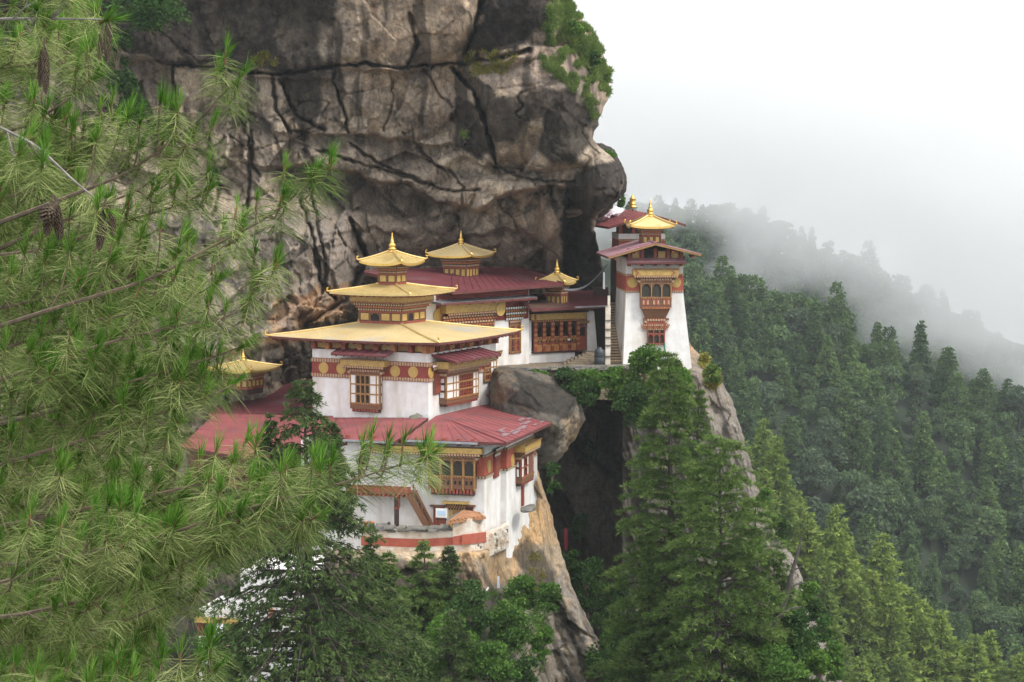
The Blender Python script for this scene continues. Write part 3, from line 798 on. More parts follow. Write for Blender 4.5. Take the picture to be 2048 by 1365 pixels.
def bay_window(root, T, W, H, D, cols, rows, sill=0.45, head=0.30, corn=None, frame='wood_gold', body='wood', label=None, lattice='wood_red', flare=True, skirt=True):
    """projecting timber window: cols = [(kind, share)], kind w white panel / d dark arch / r red lattice / b blank wood"""
    mb = MB(T); pns = []
    mb.box(-W / 2, W / 2, -D + 0.13, 0.0, sill, H - head, 'dark')
    mb.box(-W / 2, W / 2, -D, 0.0, sill * 0.35, sill, body)
    dentils(mb, -W / 2 - .02, W / 2 + .02, -D, sill - .10, .10, .05, .17, 'wood_orange', 'wood_dark')
    if skirt:
        mb.box(-W / 2 + .10, W / 2 - .10, -D * .75, 0.0, 0.0, sill * 0.35, 'wood_dark')
        n = int(W / .26)
        for i in range(n):
            x = -W / 2 + .12 + (W - .24) * (i + .5) / n
            mb.box(x - .075, x + .075, -D - .02, -D * .74, sill * .08, sill * .33, 'wood_red')
    mb.box(-W / 2, W / 2, -D, 0.0, H - head, H, body)
    dentils(mb, -W / 2 - .03, W / 2 + .03, -D, H - head * .55, head * .45, .07, .2, 'trim_pale', 'wood_red')
    n = sum(s for _, s in cols); x = -W / 2; pw = 0.085
    zs = np.linspace(sill, H - head, rows + 1)
    for ci, (kind, share) in enumerate(cols):
        cw = W * share / n
        mb.box(x, x + pw, -D - .012, -D + .14, sill, H - head, frame)
        a, b = x + pw, x + cw - (pw if ci == len(cols) - 1 else 0)
        for ri in range(rows):
            z0, z1 = zs[ri] + .05, zs[ri + 1] - .05
            if kind == 'w':
                if ri == 0: pns.append(MB(T))
                pns[-1].box(a, b, -D + .02, -D + .11, z0, z1, 'pane_white')
            elif kind == 'd':
                arch_cell(mb, a, b, z0, z1, -D + .015, body, 'arch_shadow')
            elif kind == 'b':
                mb.box(a, b, -D + .02, -D + .11, z0, z1, body)
            elif kind == 'r':
                mb.box(a, b, -D + .03, -D + .05, z0 + .36 * (z1 - z0), z0 + .42 * (z1 - z0), lattice)
                k = max(2, int((b - a) / .24))
                for q in range(k):
                    xx = a + (b - a) * (q + .5) / k
                    mb.box(xx - .05, xx + .05, -D + .02, -D + .10, z0, z1, lattice)
                    mb.box(xx - .085, xx + .085, -D + .022, -D + .09, z1 - .2 * (z1 - z0), z1, body)
        for ri in range(rows + 1):
            z = zs[ri]
            if 0 < ri < rows: mb.box(a, b, -D - .004, -D + .13, z - .05, z + .05, frame)
        if ci == len(cols) - 1: mb.box(x + cw - pw, x + cw, -D - .012, -D + .14, sill, H - head, frame)
        x += cw
    mb.box(-W / 2 + pw, W / 2 - pw, -D - .006, -D + .13, sill, sill + .05, frame); mb.box(-W / 2 + pw, W / 2 - pw, -D - .006, -D + .13, H - head - .05, H - head, frame)
    for sx in (-1, 1):                                              # cheeks
        xa = sx * W / 2
        x0, x1 = min(xa, xa - sx * .06), max(xa, xa - sx * .06)
        mb.box(x0, x1, -D + .14, 0, sill, H - head, frame)
        for ri in range(rows):
            if D > .35 and any(k == 'w' for k, _ in cols):
                if ri == 0: pns.append(MB(T))
                pns[-1].box(min(xa, xa + sx * .012), max(xa, xa + sx * .012), -D + .2, -.1, zs[ri] + .08, zs[ri + 1] - .08, 'pane_white')
    if flare:                                                        # stepped brackets under the cornice
        for k in range(3):
            e = .10 * (k + 1)
            for sx in (-1, 1):
                xa = sx * (W / 2)
                mb.box(min(xa, xa + sx * e), max(xa, xa + sx * e), -D, 0, H - .18 * (3 - k) , H - .18 * (3 - k) + .16, ('wood_red', 'trim_pale', 'wood')[k])
    o = mb.build('window', root)
    if label: o['label'] = label
    for pn in pns: pn.build('pane', o)
    if corn:
        cw, ch, cd = corn
        cb = MB(T)
        cb.box(-cw / 2, cw / 2, -D - cd, 0, H + .20, H + .20 + ch, 'beam_gold')
        dentils(cb, -cw / 2 + .1, cw / 2 - .1, -D - cd + .1, H + .02, .18, .08, .2, 'trim_pale', 'wood_red')
        dentils(cb, -cw / 2 + .05, cw / 2 - .05, -D - cd - .03, H + .20 + ch, .12, .06, .2, 'wood_gold', 'wood_dark')
        cb.box(-cw / 2 + .1, cw / 2 - .1, -D - cd + .1, 0, H, H + .2, 'wood')
        cb.build('cornice', o)
    return o

def awning(root, T, W, out, z, drop, mat='maroon_roof', ribs=6, name='awning', thick=.10):
    mb = MB(T)
    mb.hexa([(-W / 2, -out, z - drop - thick), (W / 2, -out, z - drop - thick), (W / 2, 0, z - thick), (-W / 2, 0, z - thick),
             (-W / 2, -out, z - drop), (W / 2, -out, z - drop), (W / 2, 0, z), (-W / 2, 0, z)], mat)
    mb.box(-W / 2 - .01, W / 2 + .01, -out - .03, -out, z - drop - thick * 1.2, z - drop + .02, 'roof_edge')
    for i in range(ribs + 1):
        x = -W / 2 + W * i / ribs
        mb.bar((x, -out, z - drop + .03), (x, 0, z + .03), .05, .06, mat)
    for i in range(ribs):
        x = -W / 2 + W * (i + .5) / ribs
        mb.bar((x, -out + .1, z - drop - thick - .06), (x, 0, z - thick - .06), .08, .1, 'wood_red')
    return mb.build(name, root)

def hip_roof(root, E, ze, Tp, zt, thick, mat, name='roof', seams=0.9, edge='roof_edge', orn=0.0, joist=True, ridge_mat=None, parent=None, rise=0.0):
    """E = eave rect (x0,x1,y0,y1) at ze, Tp = top rect at zt, corners lifted by rise"""
    mb = MB()
    x0, x1, y0, y1 = E; a0, a1, b0, b1 = Tp
    e = [Vector(p) for p in ((x0, y0, ze + rise), (x1, y0, ze + rise), (x1, y1, ze + rise), (x0, y1, ze + rise))]
    t = [Vector(p) for p in ((a0, b0, zt), (a1, b0, zt), (a1, b1, zt), (a0, b1, zt))]
    N = 10
    for i in range(4):
        j = (i + 1) % 4
        rows = []
        for r in range(5):
            f = r / 4
            row = []
            for k in range(N + 1):
                g = k / N
                p = e[i].lerp(e[j], g).lerp(t[i].lerp(t[j], g), f)
                p.z -= rise * (1 - f) ** 2 * (1 - abs(2 * g - 1) ** 2.5)
                p.z -= (zt - ze) * 0.06 * math.sin(pi * f)
                row.append(p)
            rows.append(row)
        V = [p for row in rows for p in row]
        F_ = [(r * (N + 1) + k, r * (N + 1) + k + 1, (r + 1) * (N + 1) + k + 1, (r + 1) * (N + 1) + k) for r in range(4) for k in range(N)]
        mb.raw(V, F_, mat)
        low = [p - Vector((0, 0, thick)) for p in rows[0]]
        mb.raw(rows[0] + low, [(k, N + 1 + k, N + 2 + k, k + 1) for k in range(N)], edge)
        c = Vector(((x0 + x1) / 2, (y0 + y1) / 2, ze))
        inn = [p.lerp(Vector((c.x, c.y, p.z + (zt - ze) * .35)), .55) for p in low]
        mb.raw(low + inn, [(k, k + 1, N + 2 + k, N + 1 + k) for k in range(N)], 'soffit')
        L = (e[j] - e[i]).length
        ns = max(2, int(L / seams)); nrm = (e[j] - e[i]).normalized()
        for k in range(1, ns):                                       # standing seams run up the slope, stopping at the hips
            g = k / ns
            p = e[i].lerp(e[j], g); p.z -= rise * (1 - abs(2 * g - 1) ** 2.5)
            ti, tj = ((t[i] - e[i]).dot(nrm)) / L, 1 - ((t[j] - e[j]).dot(-nrm)) / L
            f = 1.0
            if g < ti: f = g / ti
            elif g > tj: f = (1 - g) / (1 - tj)
            slope = ((t[i] + t[j]) / 2 - (e[i] + e[j]) / 2); slope -= nrm * slope.dot(nrm)
            q = p + slope * f
            mid = (p + q) / 2 - Vector((0, 0, (zt - ze) * .06 * math.sin(pi * f / 2) + rise * .1))
            mb.bar(p + Vector((0, 0, .0)), mid,   .05, .045, mat); mb.bar(mid, q - Vector((0, 0, .01)), .05, .045, mat)
        if joist:
            nj = max(3, int(L / .55)); inward = (Vector((c.x, c.y, 0)) - Vector(((e[i].x + e[j].x) / 2, (e[i].y + e[j].y) / 2, 0))).normalized()
            for k in range(nj):
                g = (k + .5) / nj
                p = e[i].lerp(e[j], g); p.z -= thick + .07 + rise * (1 - abs(2 * g - 1) ** 2.5)
                mb.bar(p + inward * .12, p + inward * min(1.6, L * .22) + Vector((0, 0, .12)), .10, .10, 'wood_red')
    for i in range(4):
        pts = [e[i].lerp(t[i], f) + Vector((0, 0, .05 - (zt - ze) * .06 * math.sin(pi * f))) for f in (0, .25, .5, .75, 1)]
        mb.tube(pts, .075, ridge_mat or mat, 6)
    o = mb.build(name, parent or root)
    if orn:
        for i in range(4):
            out = Vector((e[i].x - (x0 + x1) / 2, e[i].y - (y0 + y1) / 2, 0)).normalized()
            ob = MB()
            p = e[i]
            ob.tube([p - out * orn * .6 + Vector((0, 0, .03)), p + out * orn * .15 + Vector((0, 0, .05)), p + out * orn * .55 + Vector((0, 0, orn * .3)), p + out * orn * .55 + Vector((0, 0, orn * .75)),
                     p + out * orn * .25 + Vector((0, 0, orn * .95)), p + out * orn * .12 + Vector((0, 0, orn * .7))], [orn * .16, orn * .2, orn * .2, orn * .16, orn * .11, orn * .05], 'gilt', 7)
            ob.build('roof_ornament', o)
    return o

def finial(root, x, y, z, h, parent=None):
    r = h * .17
    mb = MB()
    mb.lathe([(r * 1.5, 0), (r * 1.5, h * .03), (r * .9, h * .07), (r * .8, h * .12), (r * 1.25, h * .15), (r * 1.25, h * .19), (r * .75, h * .22), (r * 1.0, h * .27), (r * 1.1, h * .36), (r * .8, h * .44),
              (r * .4, h * .49), (r * .7, h * .52), (r * .7, h * .55), (r * .32, h * .58), (r * .5, h * .66), (r * .28, h * .72), (r * .34, h * .76), (r * .16, h * .82), (r * .2, h * .88), (r * .03, h)], 'gilt', 14, c=(x, y, z))
    return mb.build('finial', parent or root, smooth=True)

def lantern(root, cx, cy, z0, z1, w, d, npx, npy, wt=None, name='lantern', parent=None, dark_at=()):
    """small timber storey with gilded panels: box, flared bracket courses, gold beam"""
    mb = MB(); pns = []
    h = z1 - z0
    x0, x1, y0, y1 = cx - w / 2, cx + w / 2, cy - d / 2, cy + d / 2
    mb.box(x0, x1, y0, y1, z0 - .4, z1 - .02, 'wood_dark')
    for (n, L, T) in ((npx, w, onface(cx, y0, z0)), (npy, d, onface(x1, cy, z0, True)), (npy, d, Matrix.Translation((x0, cy, z0)) @ Matrix.Rotation(-pi / 2, 4, 'Z'))):
        mb.box(-L / 2 - .04, L / 2 + .04, -.06, 0, 0, h * .10, 'wood_red', T)
        mb.box(-L / 2 - .04, L / 2 + .04, -.06, 0, h * .46, h * .54, 'wood_red', T)
        for i in range(n + 1):
            x = -L / 2 + L * i / n
            mb.box(x - .07, x + .07, -.05, 0, h * .10, h * .46, 'wood', T)
        for i in range(n):
            a, b = -L / 2 + L * i / n + .11, -L / 2 + L * (i + 1) / n - .11
            if (L, i) in [(w, k) for k in dark_at]:
                arch_cell(mbT := MB(T), a, b, h * .12, h * .45, -.04, 'wood', 'dark', .03)
                mb.v += mbT.v and [v for v in mbT.v] or []
                off = len(mb.v) - len(mbT.v)
                for f, m in zip(mbT.f, mbT.m):
                    mb.f.append([off + q for q in f]); mb.m.append(mb.mi(mbT.names[m]))
            else:
                pns.append(MB()); pns[-1].box(a, b, -.035, 0, h * .14, h * .43, 'disc_gold', T)
        for k, (zz, e, m1, m2) in enumerate(((.54, .07, 'trim_pale', 'wood_dark'), (.66, .16, 'wood_orange', 'wood_red'), (.77, .26, 'trim_pale', 'wood_dark'), (.88, .38, 'wood_gold', 'wood_red'))):
            e *= w / 3.5 * 1.25
            mb.box(-L / 2 - e, L / 2 + e, -e, 0, h * zz, h * (zz + .11), m2, T)
            dentils(mb, -L / 2 - e, L / 2 + e, -e, h * zz + .01, h * .09, .05, .20 * max(.6, w / 3.5), m1, m2, T)
    o = mb.build(name, parent or root)
    for pn in pns: pn.build('gilded_panel', o)
    return o

def disc_on(root, T, r=.42):
    mb = MB(T); mb.disc(0, 0, 0, r, .035, 'disc_gold', 24)
    for k in (0.55, 0.8):
        mb.tube([(r * k * cos(a), -.036, r * k * sin(a)) for a in np.linspace(0, 2 * pi, 17)], .012, 'beam_gold', 4)
    return mb.build('golden_disc', root)

# ---------------------------------------------------------------- main temple with three golden roofs
A27 = -radians(27)
F1 = Frame(857, 850, 155, A27)
R1 = thing('temple', 'white temple crowned by three stacked golden roofs and a gilded finial', 'temple', F1.o, A27)
LW, RW = -F1.X(625, 0, 3.5), F1.Y(992, 0, 3.5)
zt, b1, b0, tr0 = F1.Z(708), F1.Z(735), F1.Z(757), F1.Z(765)
mb = MB(); mb.box(-LW, 0, 0, RW, -3.2, zt, 'whitewash'); mb.build('wall', R1)
mb = MB(); mb.box(-LW - .03, .03, -.03, RW - .2, b0, b1, 'red_band'); mb.build('band', R1)
mb = MB()
for z0_, z1_ in ((tr0, b0), (b1, F1.Z(726))):
    dentils(mb, -LW - .06, .08, -.03, z0_, z1_ - z0_, .07, .22, 'trim_pale', 'wood_red')
    dentils(mb, -.04, RW - .2, -.03, z0_, z1_ - z0_, .07, .22, 'trim_pale', 'wood_red', onface(0, 0, 0, True))
mb.build('trim', R1)
for px in (648, 683, 791, 827):
    disc_on(R1, onface(F1.X(px, 0, 3.6), -.035, (b0 + b1) / 2), .40)
disc_on(R1, onface(.035, F1.Y(861, 0, 3.6), (b0 + b1) / 2, True), .40)
# left-face bay
bx = F1.X(735, 0, 2); bz = F1.Z(824, bx, 0); bh = F1.Z(738, bx, -.5) - bz
bay_window(R1, onface(bx, 0, bz), 2.45, bh, .38, [('w', .42), ('d', .36), ('d', .36), ('d', .36), ('w', .52), ('w', .30)], 3, sill=.62, head=.45, corn=(3.6, .42, .35))
awning(R1, onface(bx, 0, 0), 4.5, 1.25, F1.Z(700, bx, -.5), .30, 'maroon_roof', 7)
# right-face bay, pilaster window and the far window
by = F1.Y(924, .55, 2); bz = F1.Z(808, .5, by); bh = F1.Z(737, .6, by) - bz
bay_window(R1, onface(0, by, bz, True), F1.Y(957, .55, 2) - F1.Y(893, .55, 2), bh, .62, [('w', .7), ('w', .3), ('w', .3), ('r', 1.5), ('w', .34), ('w', .30)], 3, sill=.55, head=.40, corn=(6.3, .50, .55))
awning(R1, onface(0, by, 0, True), 7.0, 1.9, F1.Z(703, .5, by), .42, 'maroon_roof', 8)
sy_ = F1.Y(873, 0, 2)
mb = MB(onface(0, sy_, 0, True)); z0_, z1_ = F1.Z(789, 0, sy_), F1.Z(737, 0, sy_)
mb.box(-.55, .55, -.10, 0, z0_, z1_, 'wood'); mb.box(-.42, .42, -.16, -.10, z0_ + .1, z1_ - .3, 'wood_red')
dentils(mb, -.8, .8, -.14, z1_ - .1, .22, .12, .22, 'trim_pale', 'wood_dark'); dentils(mb, -1.0, 1.0, -.2, z1_ + .12, .2, .12, .22, 'pane_white', 'wood_red')
mb.build('shutter', R1)
fy = F1.Y(980, .1, 2); fz = F1.Z(764, 0, fy)
bay_window(R1, onface(0, fy, fz, True), 1.9, F1.Z(716, 0, fy) - fz, .16, [('r', .8), ('w', .4), ('w', .4)], 3, sill=.16, head=.25, corn=(2.8, .16, .25), skirt=False)
mb = MB(); mb.tube([(.02, F1.Y(972, 0, 1), F1.Z(790, 0, 9)), (1.6, F1.Y(972, 0, 1) + .2, F1.Z(789, 0, 9))], .06, 'wood_gold', 6); mb.build('spout', R1)
# recessed timber under the eaves
mb = MB()
mb.box(-LW + .2, -.2, .2, RW - .3, zt, zt + .62, 'wood_dark')
for T, L in ((onface(0, .2, 0), -LW), (onface(-.2, 0, 0, True), RW)):
    n = 7
    for i in range(n):
        a, b = L * (i + .16) / n, L * (i + .84) / n
        a, b = min(a, b), max(a, b)
        mb.box(a, b, -.06, 0, zt + .10, zt + .55, ('beam_gold', 'wood_gold')[i % 2], T)
    for i in range(n + 1):
        x = max(min(L * i / n, max(L, 0) - .2), min(L, 0) + .2)
        mb.box(x - .16, x + .16, -.45, 0, zt + .02, zt + .55, 'wood_orange' if i % 2 == 0 else 'wood_red', T)
mb.build('eaves_timber', R1)
# golden roofs
FX, FY_ = F1.X(875, -1.0, 5.4), -1.0
E1 = (F1.X(537, -1.0, 5.4), FX, -1.0, F1.Y(1040, FX, 5.4)); ze1 = F1.Z(689, FX, -1.0)
lcx, lcy = (E1[0] + E1[1]) / 2 - .1, (E1[2] + E1[3]) / 2 - .35
lw = 3.5
zl0 = F1.Z(649, lcx + lw / 2, lcy - lw / 2)
hip_roof(R1, E1, ze1, (lcx - lw / 2, lcx + lw / 2, lcy - lw / 2, lcy + lw / 2), zl0, .16, 'gold_roof', 'golden_roof', 1.0, orn=.42, ridge_mat='gold_roof_clean', rise=.10)
F2x, F2y = lcx + 3.35, lcy - 3.35
ze2 = F1.Z(591, F2x, F2y)
lan = lantern(R1, lcx, lcy, zl0, ze2 - .55, lw, lw, 4, 4, dark_at=(1,))
mb = MB(); mb.box(lcx - 2.25, lcx + 2.25, lcy - 2.25, lcy + 2.25, ze2 - .62, ze2 - .25, 'beam_gold'); mb.box(lcx - 2.0, lcx + 2.0, lcy - 2.0, lcy + 2.0, ze2 - .25, ze2 + .25, 'wood_dark')
for T in (onface(lcx, lcy - 2.0, ze2 - .24), onface(lcx + 2.0, lcy, ze2 - .24, True)): dentils(mb, -2.2, 2.2, 0, 0, .2, .18, .4, 'wood_red', 'dark', T)
mb.build('gilded_beam', lan)
w3 = 1.45; zl2 = F1.Z(570, lcx + w3 / 2, lcy - w3 / 2)
hip_roof(R1, (lcx - 3.35, F2x, F2y, lcy + 3.45), ze2, (lcx - w3 / 2, lcx + w3 / 2, lcy - w3 / 2, lcy + w3 / 2), zl2, .14, 'gold_roof_clean', 'golden_roof', .9, edge='gold_roof_clean', orn=.32, rise=.08)
F3x, F3y = lcx + 1.75, lcy - 1.75
ze3 = F1.Z(529, F3x, F3y)
lantern(R1, lcx, lcy, zl2, ze3 - .05, w3, w3, 2, 2, name='top_lantern')
zt3 = F1.Z(503, lcx, lcy)
hip_roof(R1, (lcx - 1.75, F3x, F3y, lcy + 1.75), ze3, (lcx - .16, lcx + .16, lcy - .16, lcy + .16), zt3, .18, 'gold_roof_clean', 'golden_roof', .62, edge='gilt', orn=.34, rise=.22, joist=False)
finial(R1, lcx, lcy, zt3 - .05, F1.Z(465, lcx, lcy) - zt3 + .05)

# ---------------------------------------------------------------- rear temple under the long maroon roof
A48 = radians(46)
F4 = Frame(868, 700, 166.5, A48)
R4 = thing('temple', 'long rear temple under a maroon roof, partly hidden behind the stacked golden roofs', 'temple', F4.o, A48)
x_end = F4.X(1058, 0, 1.5)
zt4 = F4.Z(600, 0, 0); zlow = F4.Z(760, x_end, 0)
zsplit = F4.Z(641, x_end * .7, 0)
mb = MB(); mb.box(-1.0, x_end, 0, 3, zlow, zt4 + .3, 'whitewash'); mb.build('wall', R4)
xb0, xb1 = F4.X(872, 0, 2), x_end - .1
mb = MB()
mb.box(xb0, xb1, -.05, 0, zsplit, zt4 + .3, 'red_band')
mb.build('band', R4)
# arcade of brown brackets
xa, xc_ = F4.X(886, -.2, 2), F4.X(987, -.2, 2)
mb = MB(onface((xa + xc_) / 2, 0, 0)); L = xc_ - xa
za, zb = F4.Z(672, xa, 0) - .6, F4.Z(628, (xa + xc_) / 2, 0)
mb.box(-L / 2, L / 2, -.3, 0, za, zb, 'wood')
n = 7
for i in range(n):
    a, b = -L / 2 + L * (i + .12) / n, -L / 2 + L * (i + .88) / n
    arch_cell(mb, a, b, za + .1, za + (zb - za) * .52, -.34, 'wood', 'dark', .05)
for k in range(4): dentils(mb, -L / 2 - .1 * k, L / 2 + .1 * k, -.3 - .05 * k, za + (zb - za) * (.56 + .11 * k), .18, .07, .3, ('wood_orange', 'trim_pale')[k % 2], 'wood_red')
mb.build('arcade', R4)
mb = MB(); zc = F4.Z(616, (xa + xc_) / 2, -.7)
mb.box(xa - .2, F4.X(1010, -.7, 2), -.75, 0, zc - .32, zc + .32, 'beam_gold'); dentils(mb, xa, F4.X(1010, -.7, 2), -.7, zc - .5, .17, .08, .25, 'trim_pale', 'wood_red')
mb.build('cornice', R4)
disc_on(R4, onface(F4.X(877, -.06, 2), -.06, F4.Z(632, 0, 0)), .52)
disc_on(R4, onface(F4.X(1001, -.8, 2), -.8, F4.Z(619, F4.X(1001, -.8, 2), 0)), .48)
xw = F4.X(1029, 0, 1); zw = F4.Z(709, xw, 0)
bay_window(R4, onface(xw, 0, zw), F4.X(1040, 0, 1) - F4.X(1017, 0, 1), F4.Z(640, xw, 0) - zw, .10, [('r', .5), ('r', .5)], 2, sill=.2, head=.4, skirt=False, flare=False)
mb = MB()
for k in range(5): dentils(mb, xw - 1.1 - .08 * k, xw + .9 + .08 * k, -.08 - .07 * k, F4.Z(640 - 5.5 * k, xw, 0), .2, .08, .25, ('pane_white', 'wood_orange')[k % 2], 'wood_dark')
mb.build('bracket', R4)
# thin grey awning strip and upper roof
awx0, awx1 = F4.X(880, -1.5, 3), F4.X(1072, -1.5, 3)
awning(R4, onface((awx0 + awx1) / 2, 0, 0), awx1 - awx0, 1.6, F4.Z(596, (awx0 + awx1) / 2, 0), .15, 'grey_metal', 8, thick=.12)
mb = MB()
mb.box(-1, x_end + 1.0, 1.2, 4, zt4 + .2, F4.Z(574, 4, 1.2) + .2, 'wood_dark')
for i in range(12):
    x = -6 + i * (x_end + 6.5) / 11
    mb.box(x - .15, x + .15, .7, 1.2, zt4 + .3, F4.Z(576, x, 1), 'wood_red')
    if i % 3 == 1: mb.box(x + .3, x + 1.3, 1.1, 1.2, zt4 + .35, F4.Z(580, x, 1), 'beam_gold')
mb.build('eaves_timber', R4)
eR, eL = at(1127, 568, 174.5), at(905, 584, 165.3)
eL2, eB = at(728, 544, 173), at(1080, 541, 186)
mb = MB()
r1_, r2_ = at(905, 537, 178), at(1042, 538.5, 182)
th = .22
for poly in ([eL, eR, r2_, r1_], [eL2, eL, r1_], [eR, eB, r2_], [eB, at(760, 538, 186), r1_, r2_], [at(760, 538, 186), eL2, r1_]):
    mb.raw(poly, [list(range(len(poly)))], 'maroon_roof')
ring = [eL2, eL, eR, eB]
for a, b in zip(ring[:-1], ring[1:]):
    dn = Vector((0, 0, -th)); mb.raw([a, b, b + dn, a + dn], [(0, 1, 2, 3)], 'roof_edge')
dn = Vector((0, 0, -th)); mb.raw([p + dn for p in ring], [(0, 3, 2, 1)], 'soffit')
for k in range(1, 16):
    f = k / 16
    mb.bar(eL.lerp(eR, f) + Vector((0, 0, .02)), r1_.lerp(r2_, f) + Vector((0, 0, .02)), .03, .02, 'maroon_roof')
for a, b in ((eL, r1_), (eR, r2_), (r1_, r2_), (eL2, r1_)): mb.tube([a + Vector((0, 0, .04)), b + Vector((0, 0, .04))], .07, 'maroon_roof', 6)
mb.build('roof', R4, world=True)
def pavilion(name_label, px, body_top, body_bot, eave_y, apex_y, fin_y, Y, half, roof_half, rz, npn=4, roofm='gold_roof_clean', parent_thing=None):
    """small golden-roofed lantern standing on a bigger roof"""
    Fp = Frame(px, body_bot, Y, rz)
    r = thing('roof_pavilion', name_label, 'pavilion', Fp.o, rz)
    s = Y / FPX
    zb = (body_bot - eave_y) * s
    lantern(r, 0, 0, 0, zb - .02, half * 2, half * 2, npn, npn)
    za_ = (body_bot - apex_y) * s
    hip_roof(r, (-roof_half, roof_half, -roof_half, roof_half), zb, (-.18, .18, -.18, .18), za_, .16, roofm, 'roof', .6, edge='gilt', orn=.34, rise=.16, joist=False)
    finial(r, 0, 0, za_ - .05, (apex_y - fin_y) * s)
    return r
pavilion('golden roofed pavilion with orange panels standing on the long maroon roof', 922, 520, 558, 511, 489, 459, 175.5, 1.0, 1.92, A27, 4, 'gold_roof')
pv = pavilion('half hidden little golden pavilion at the end of the maroon roof, near the dark rock', 1114, 570, 612, 566, 548, 517, 176.5, .62, 1.15, A27, 3)

# ---------------------------------------------------------------- prayer hall with the open veranda
A35 = radians(30)
F5 = Frame(1064, 728, 175, A35)
R5 = thing('hall', 'low hall with a dark red lattice veranda and maroon roof between rear temple and stairs', 'hall', F5.o, A35)
xe = F5.X(1190, 0, 1)
mb = MB()
zv = F5.Z(704, 2.5, 0)
mb.box(-1.4, F5.X(1150, 0, 0), 0, 3.5, -1.5, zv, 'whitewash')
xr0, xr1 = F5.X(1174, 0, 1), xe
mb.frustum((xr0, xr1 + .25, 0, 4), zv - .2, (xr0, xr1 - .1, 0, 4), F5.Z(622, xe, 0), 'whitewash')
mb.box(-1.0, 0, .1, 3.5, zv - .5, F5.Z(628, 0, 0), 'whitewash')
mb.box(-1.4, xr0, 1.6, 3.5, zv, F5.Z(622, 2, 0), 'wood_dark')
mb.build('wall', R5)
x0_, x1_ = F5.X(1070, 0, 2), F5.X(1155, 0, 2)
mb = MB(); pn = MB()
zp0, zp1 = zv, F5.Z(642, 2.5, 0)
n = 6
for i in range(n):
    x = x0_ + (x1_ - x0_) * i / (n - 1)
    mb.box(x - .13, x + .13, -.12, .12, zp0, zp1, 'wood_red')
    for k in range(5): mb.box(x - .15, x + .15, -.15, -.12, zp0 + .5 + k * .42, zp0 + .68 + k * .42, 'wood_orange')
    if i < n - 1:
        w_ = (x1_ - x0_) / (n - 1)
        pn.box(x + .15, x + w_ - .15, -.05, .03, zp0 + .08, zp0 + .62, 'wood_orange')
        mb.box(x + .13, x + w_ - .13, -.08, .06, zp0 + .66, zp0 + .78, 'wood_red')
        for q in range(2):
            xx = x + .13 + (w_ - .26) * (q + .5) / 2
            mb.bar((xx - .18, -.05, zp0 + .8), (xx, -.05, zp0 + 1.15), .09, .08, 'wood_gold'); mb.bar((xx + .18, -.05, zp0 + .8), (xx, -.05, zp0 + 1.15), .09, .08, 'wood_gold')
        mb.box(x + .13, x + w_ - .13, -.08, .06, zp0 + 1.15, zp0 + 1.25, 'wood_orange')
        mb.box(x + .13, x + w_ - .13, -.06, .06, zp1 - .35, zp1, 'wood_dark')
mb.box(x0_ - .3, x1_ + .2, -.14, .14, zp0 - .06, zp0 + .06, 'wood_dark')
v = mb.build('veranda', R5); pn.build('lower_panel', v)
mb = MB(); xd0, xd1 = F5.X(1156, .1, 1), F5.X(1172, .1, 1)
mb.box(xd0, xd1, .05, .12, zp0 + .05, zp0 + 2.0, 'wood_red'); mb.box(xd0 - .08, xd0, 0, .14, zp0, zp0 + 2.2, 'wood'); mb.box(xd1, xd1 + .08, 0, .14, zp0, zp0 + 2.2, 'wood'); mb.box(xd0 + .15, xd1 - .15, .03, .05, zp0 + 1.2, zp0 + 1.9, 'dark')
mb.box(xd0 - .2, xd1 + .2, -.1, .14, zp0 + 2.2, zp0 + 2.4, 'wood_gold'); mb.build('door', R5)
mb = MB(); zc = F5.Z(633, 2, -.3); xg1 = F5.X(1170, -.3, 2)
mb.box(F5.X(1062, -.4, 2), xg1, -.45, .1, zc - .24, zc + .24, 'beam_gold'); mb.box(F5.X(1068, -.4, 2), F5.X(1072, -.4, 2), -.47, -.45, zc - .2, zc + .2, 'wood_red')
dentils(mb, F5.X(1064, -.4, 2), xg1, -.4, zc - .42, .16, .08, .22, 'wood_orange', 'wood_dark'); mb.box(-1.2, xe - .8, -.3, .2, zc + .24, zc + .9, 'wood_dark'); mb.build('cornice', R5)
mb = MB()
P = [at(1046, 604, 172.5), at(1064, 619, 172.3), at(1216, 611.5, 176.8), at(1218, 580, 184), at(1120, 581, 182), at(1060, 590, 178)]
mb.slab([P[0], P[1], P[2], P[3], P[4], P[5]], .20, 'maroon_roof', 'roof_edge', 'soffit')
for k in range(1, 12):
    f = k / 12; mb.bar(P[1].lerp(P[2], f) + Vector((0, 0, .02)), P[5].lerp(P[3], f) + Vector((0, 0, .02)), .03, .02, 'maroon_roof')
mb.bar(at(1150, 615, 174.3), at(1214, 612.5, 176.5), .12, .12, 'grey_metal')
mb.build('roof', R5, world=True)

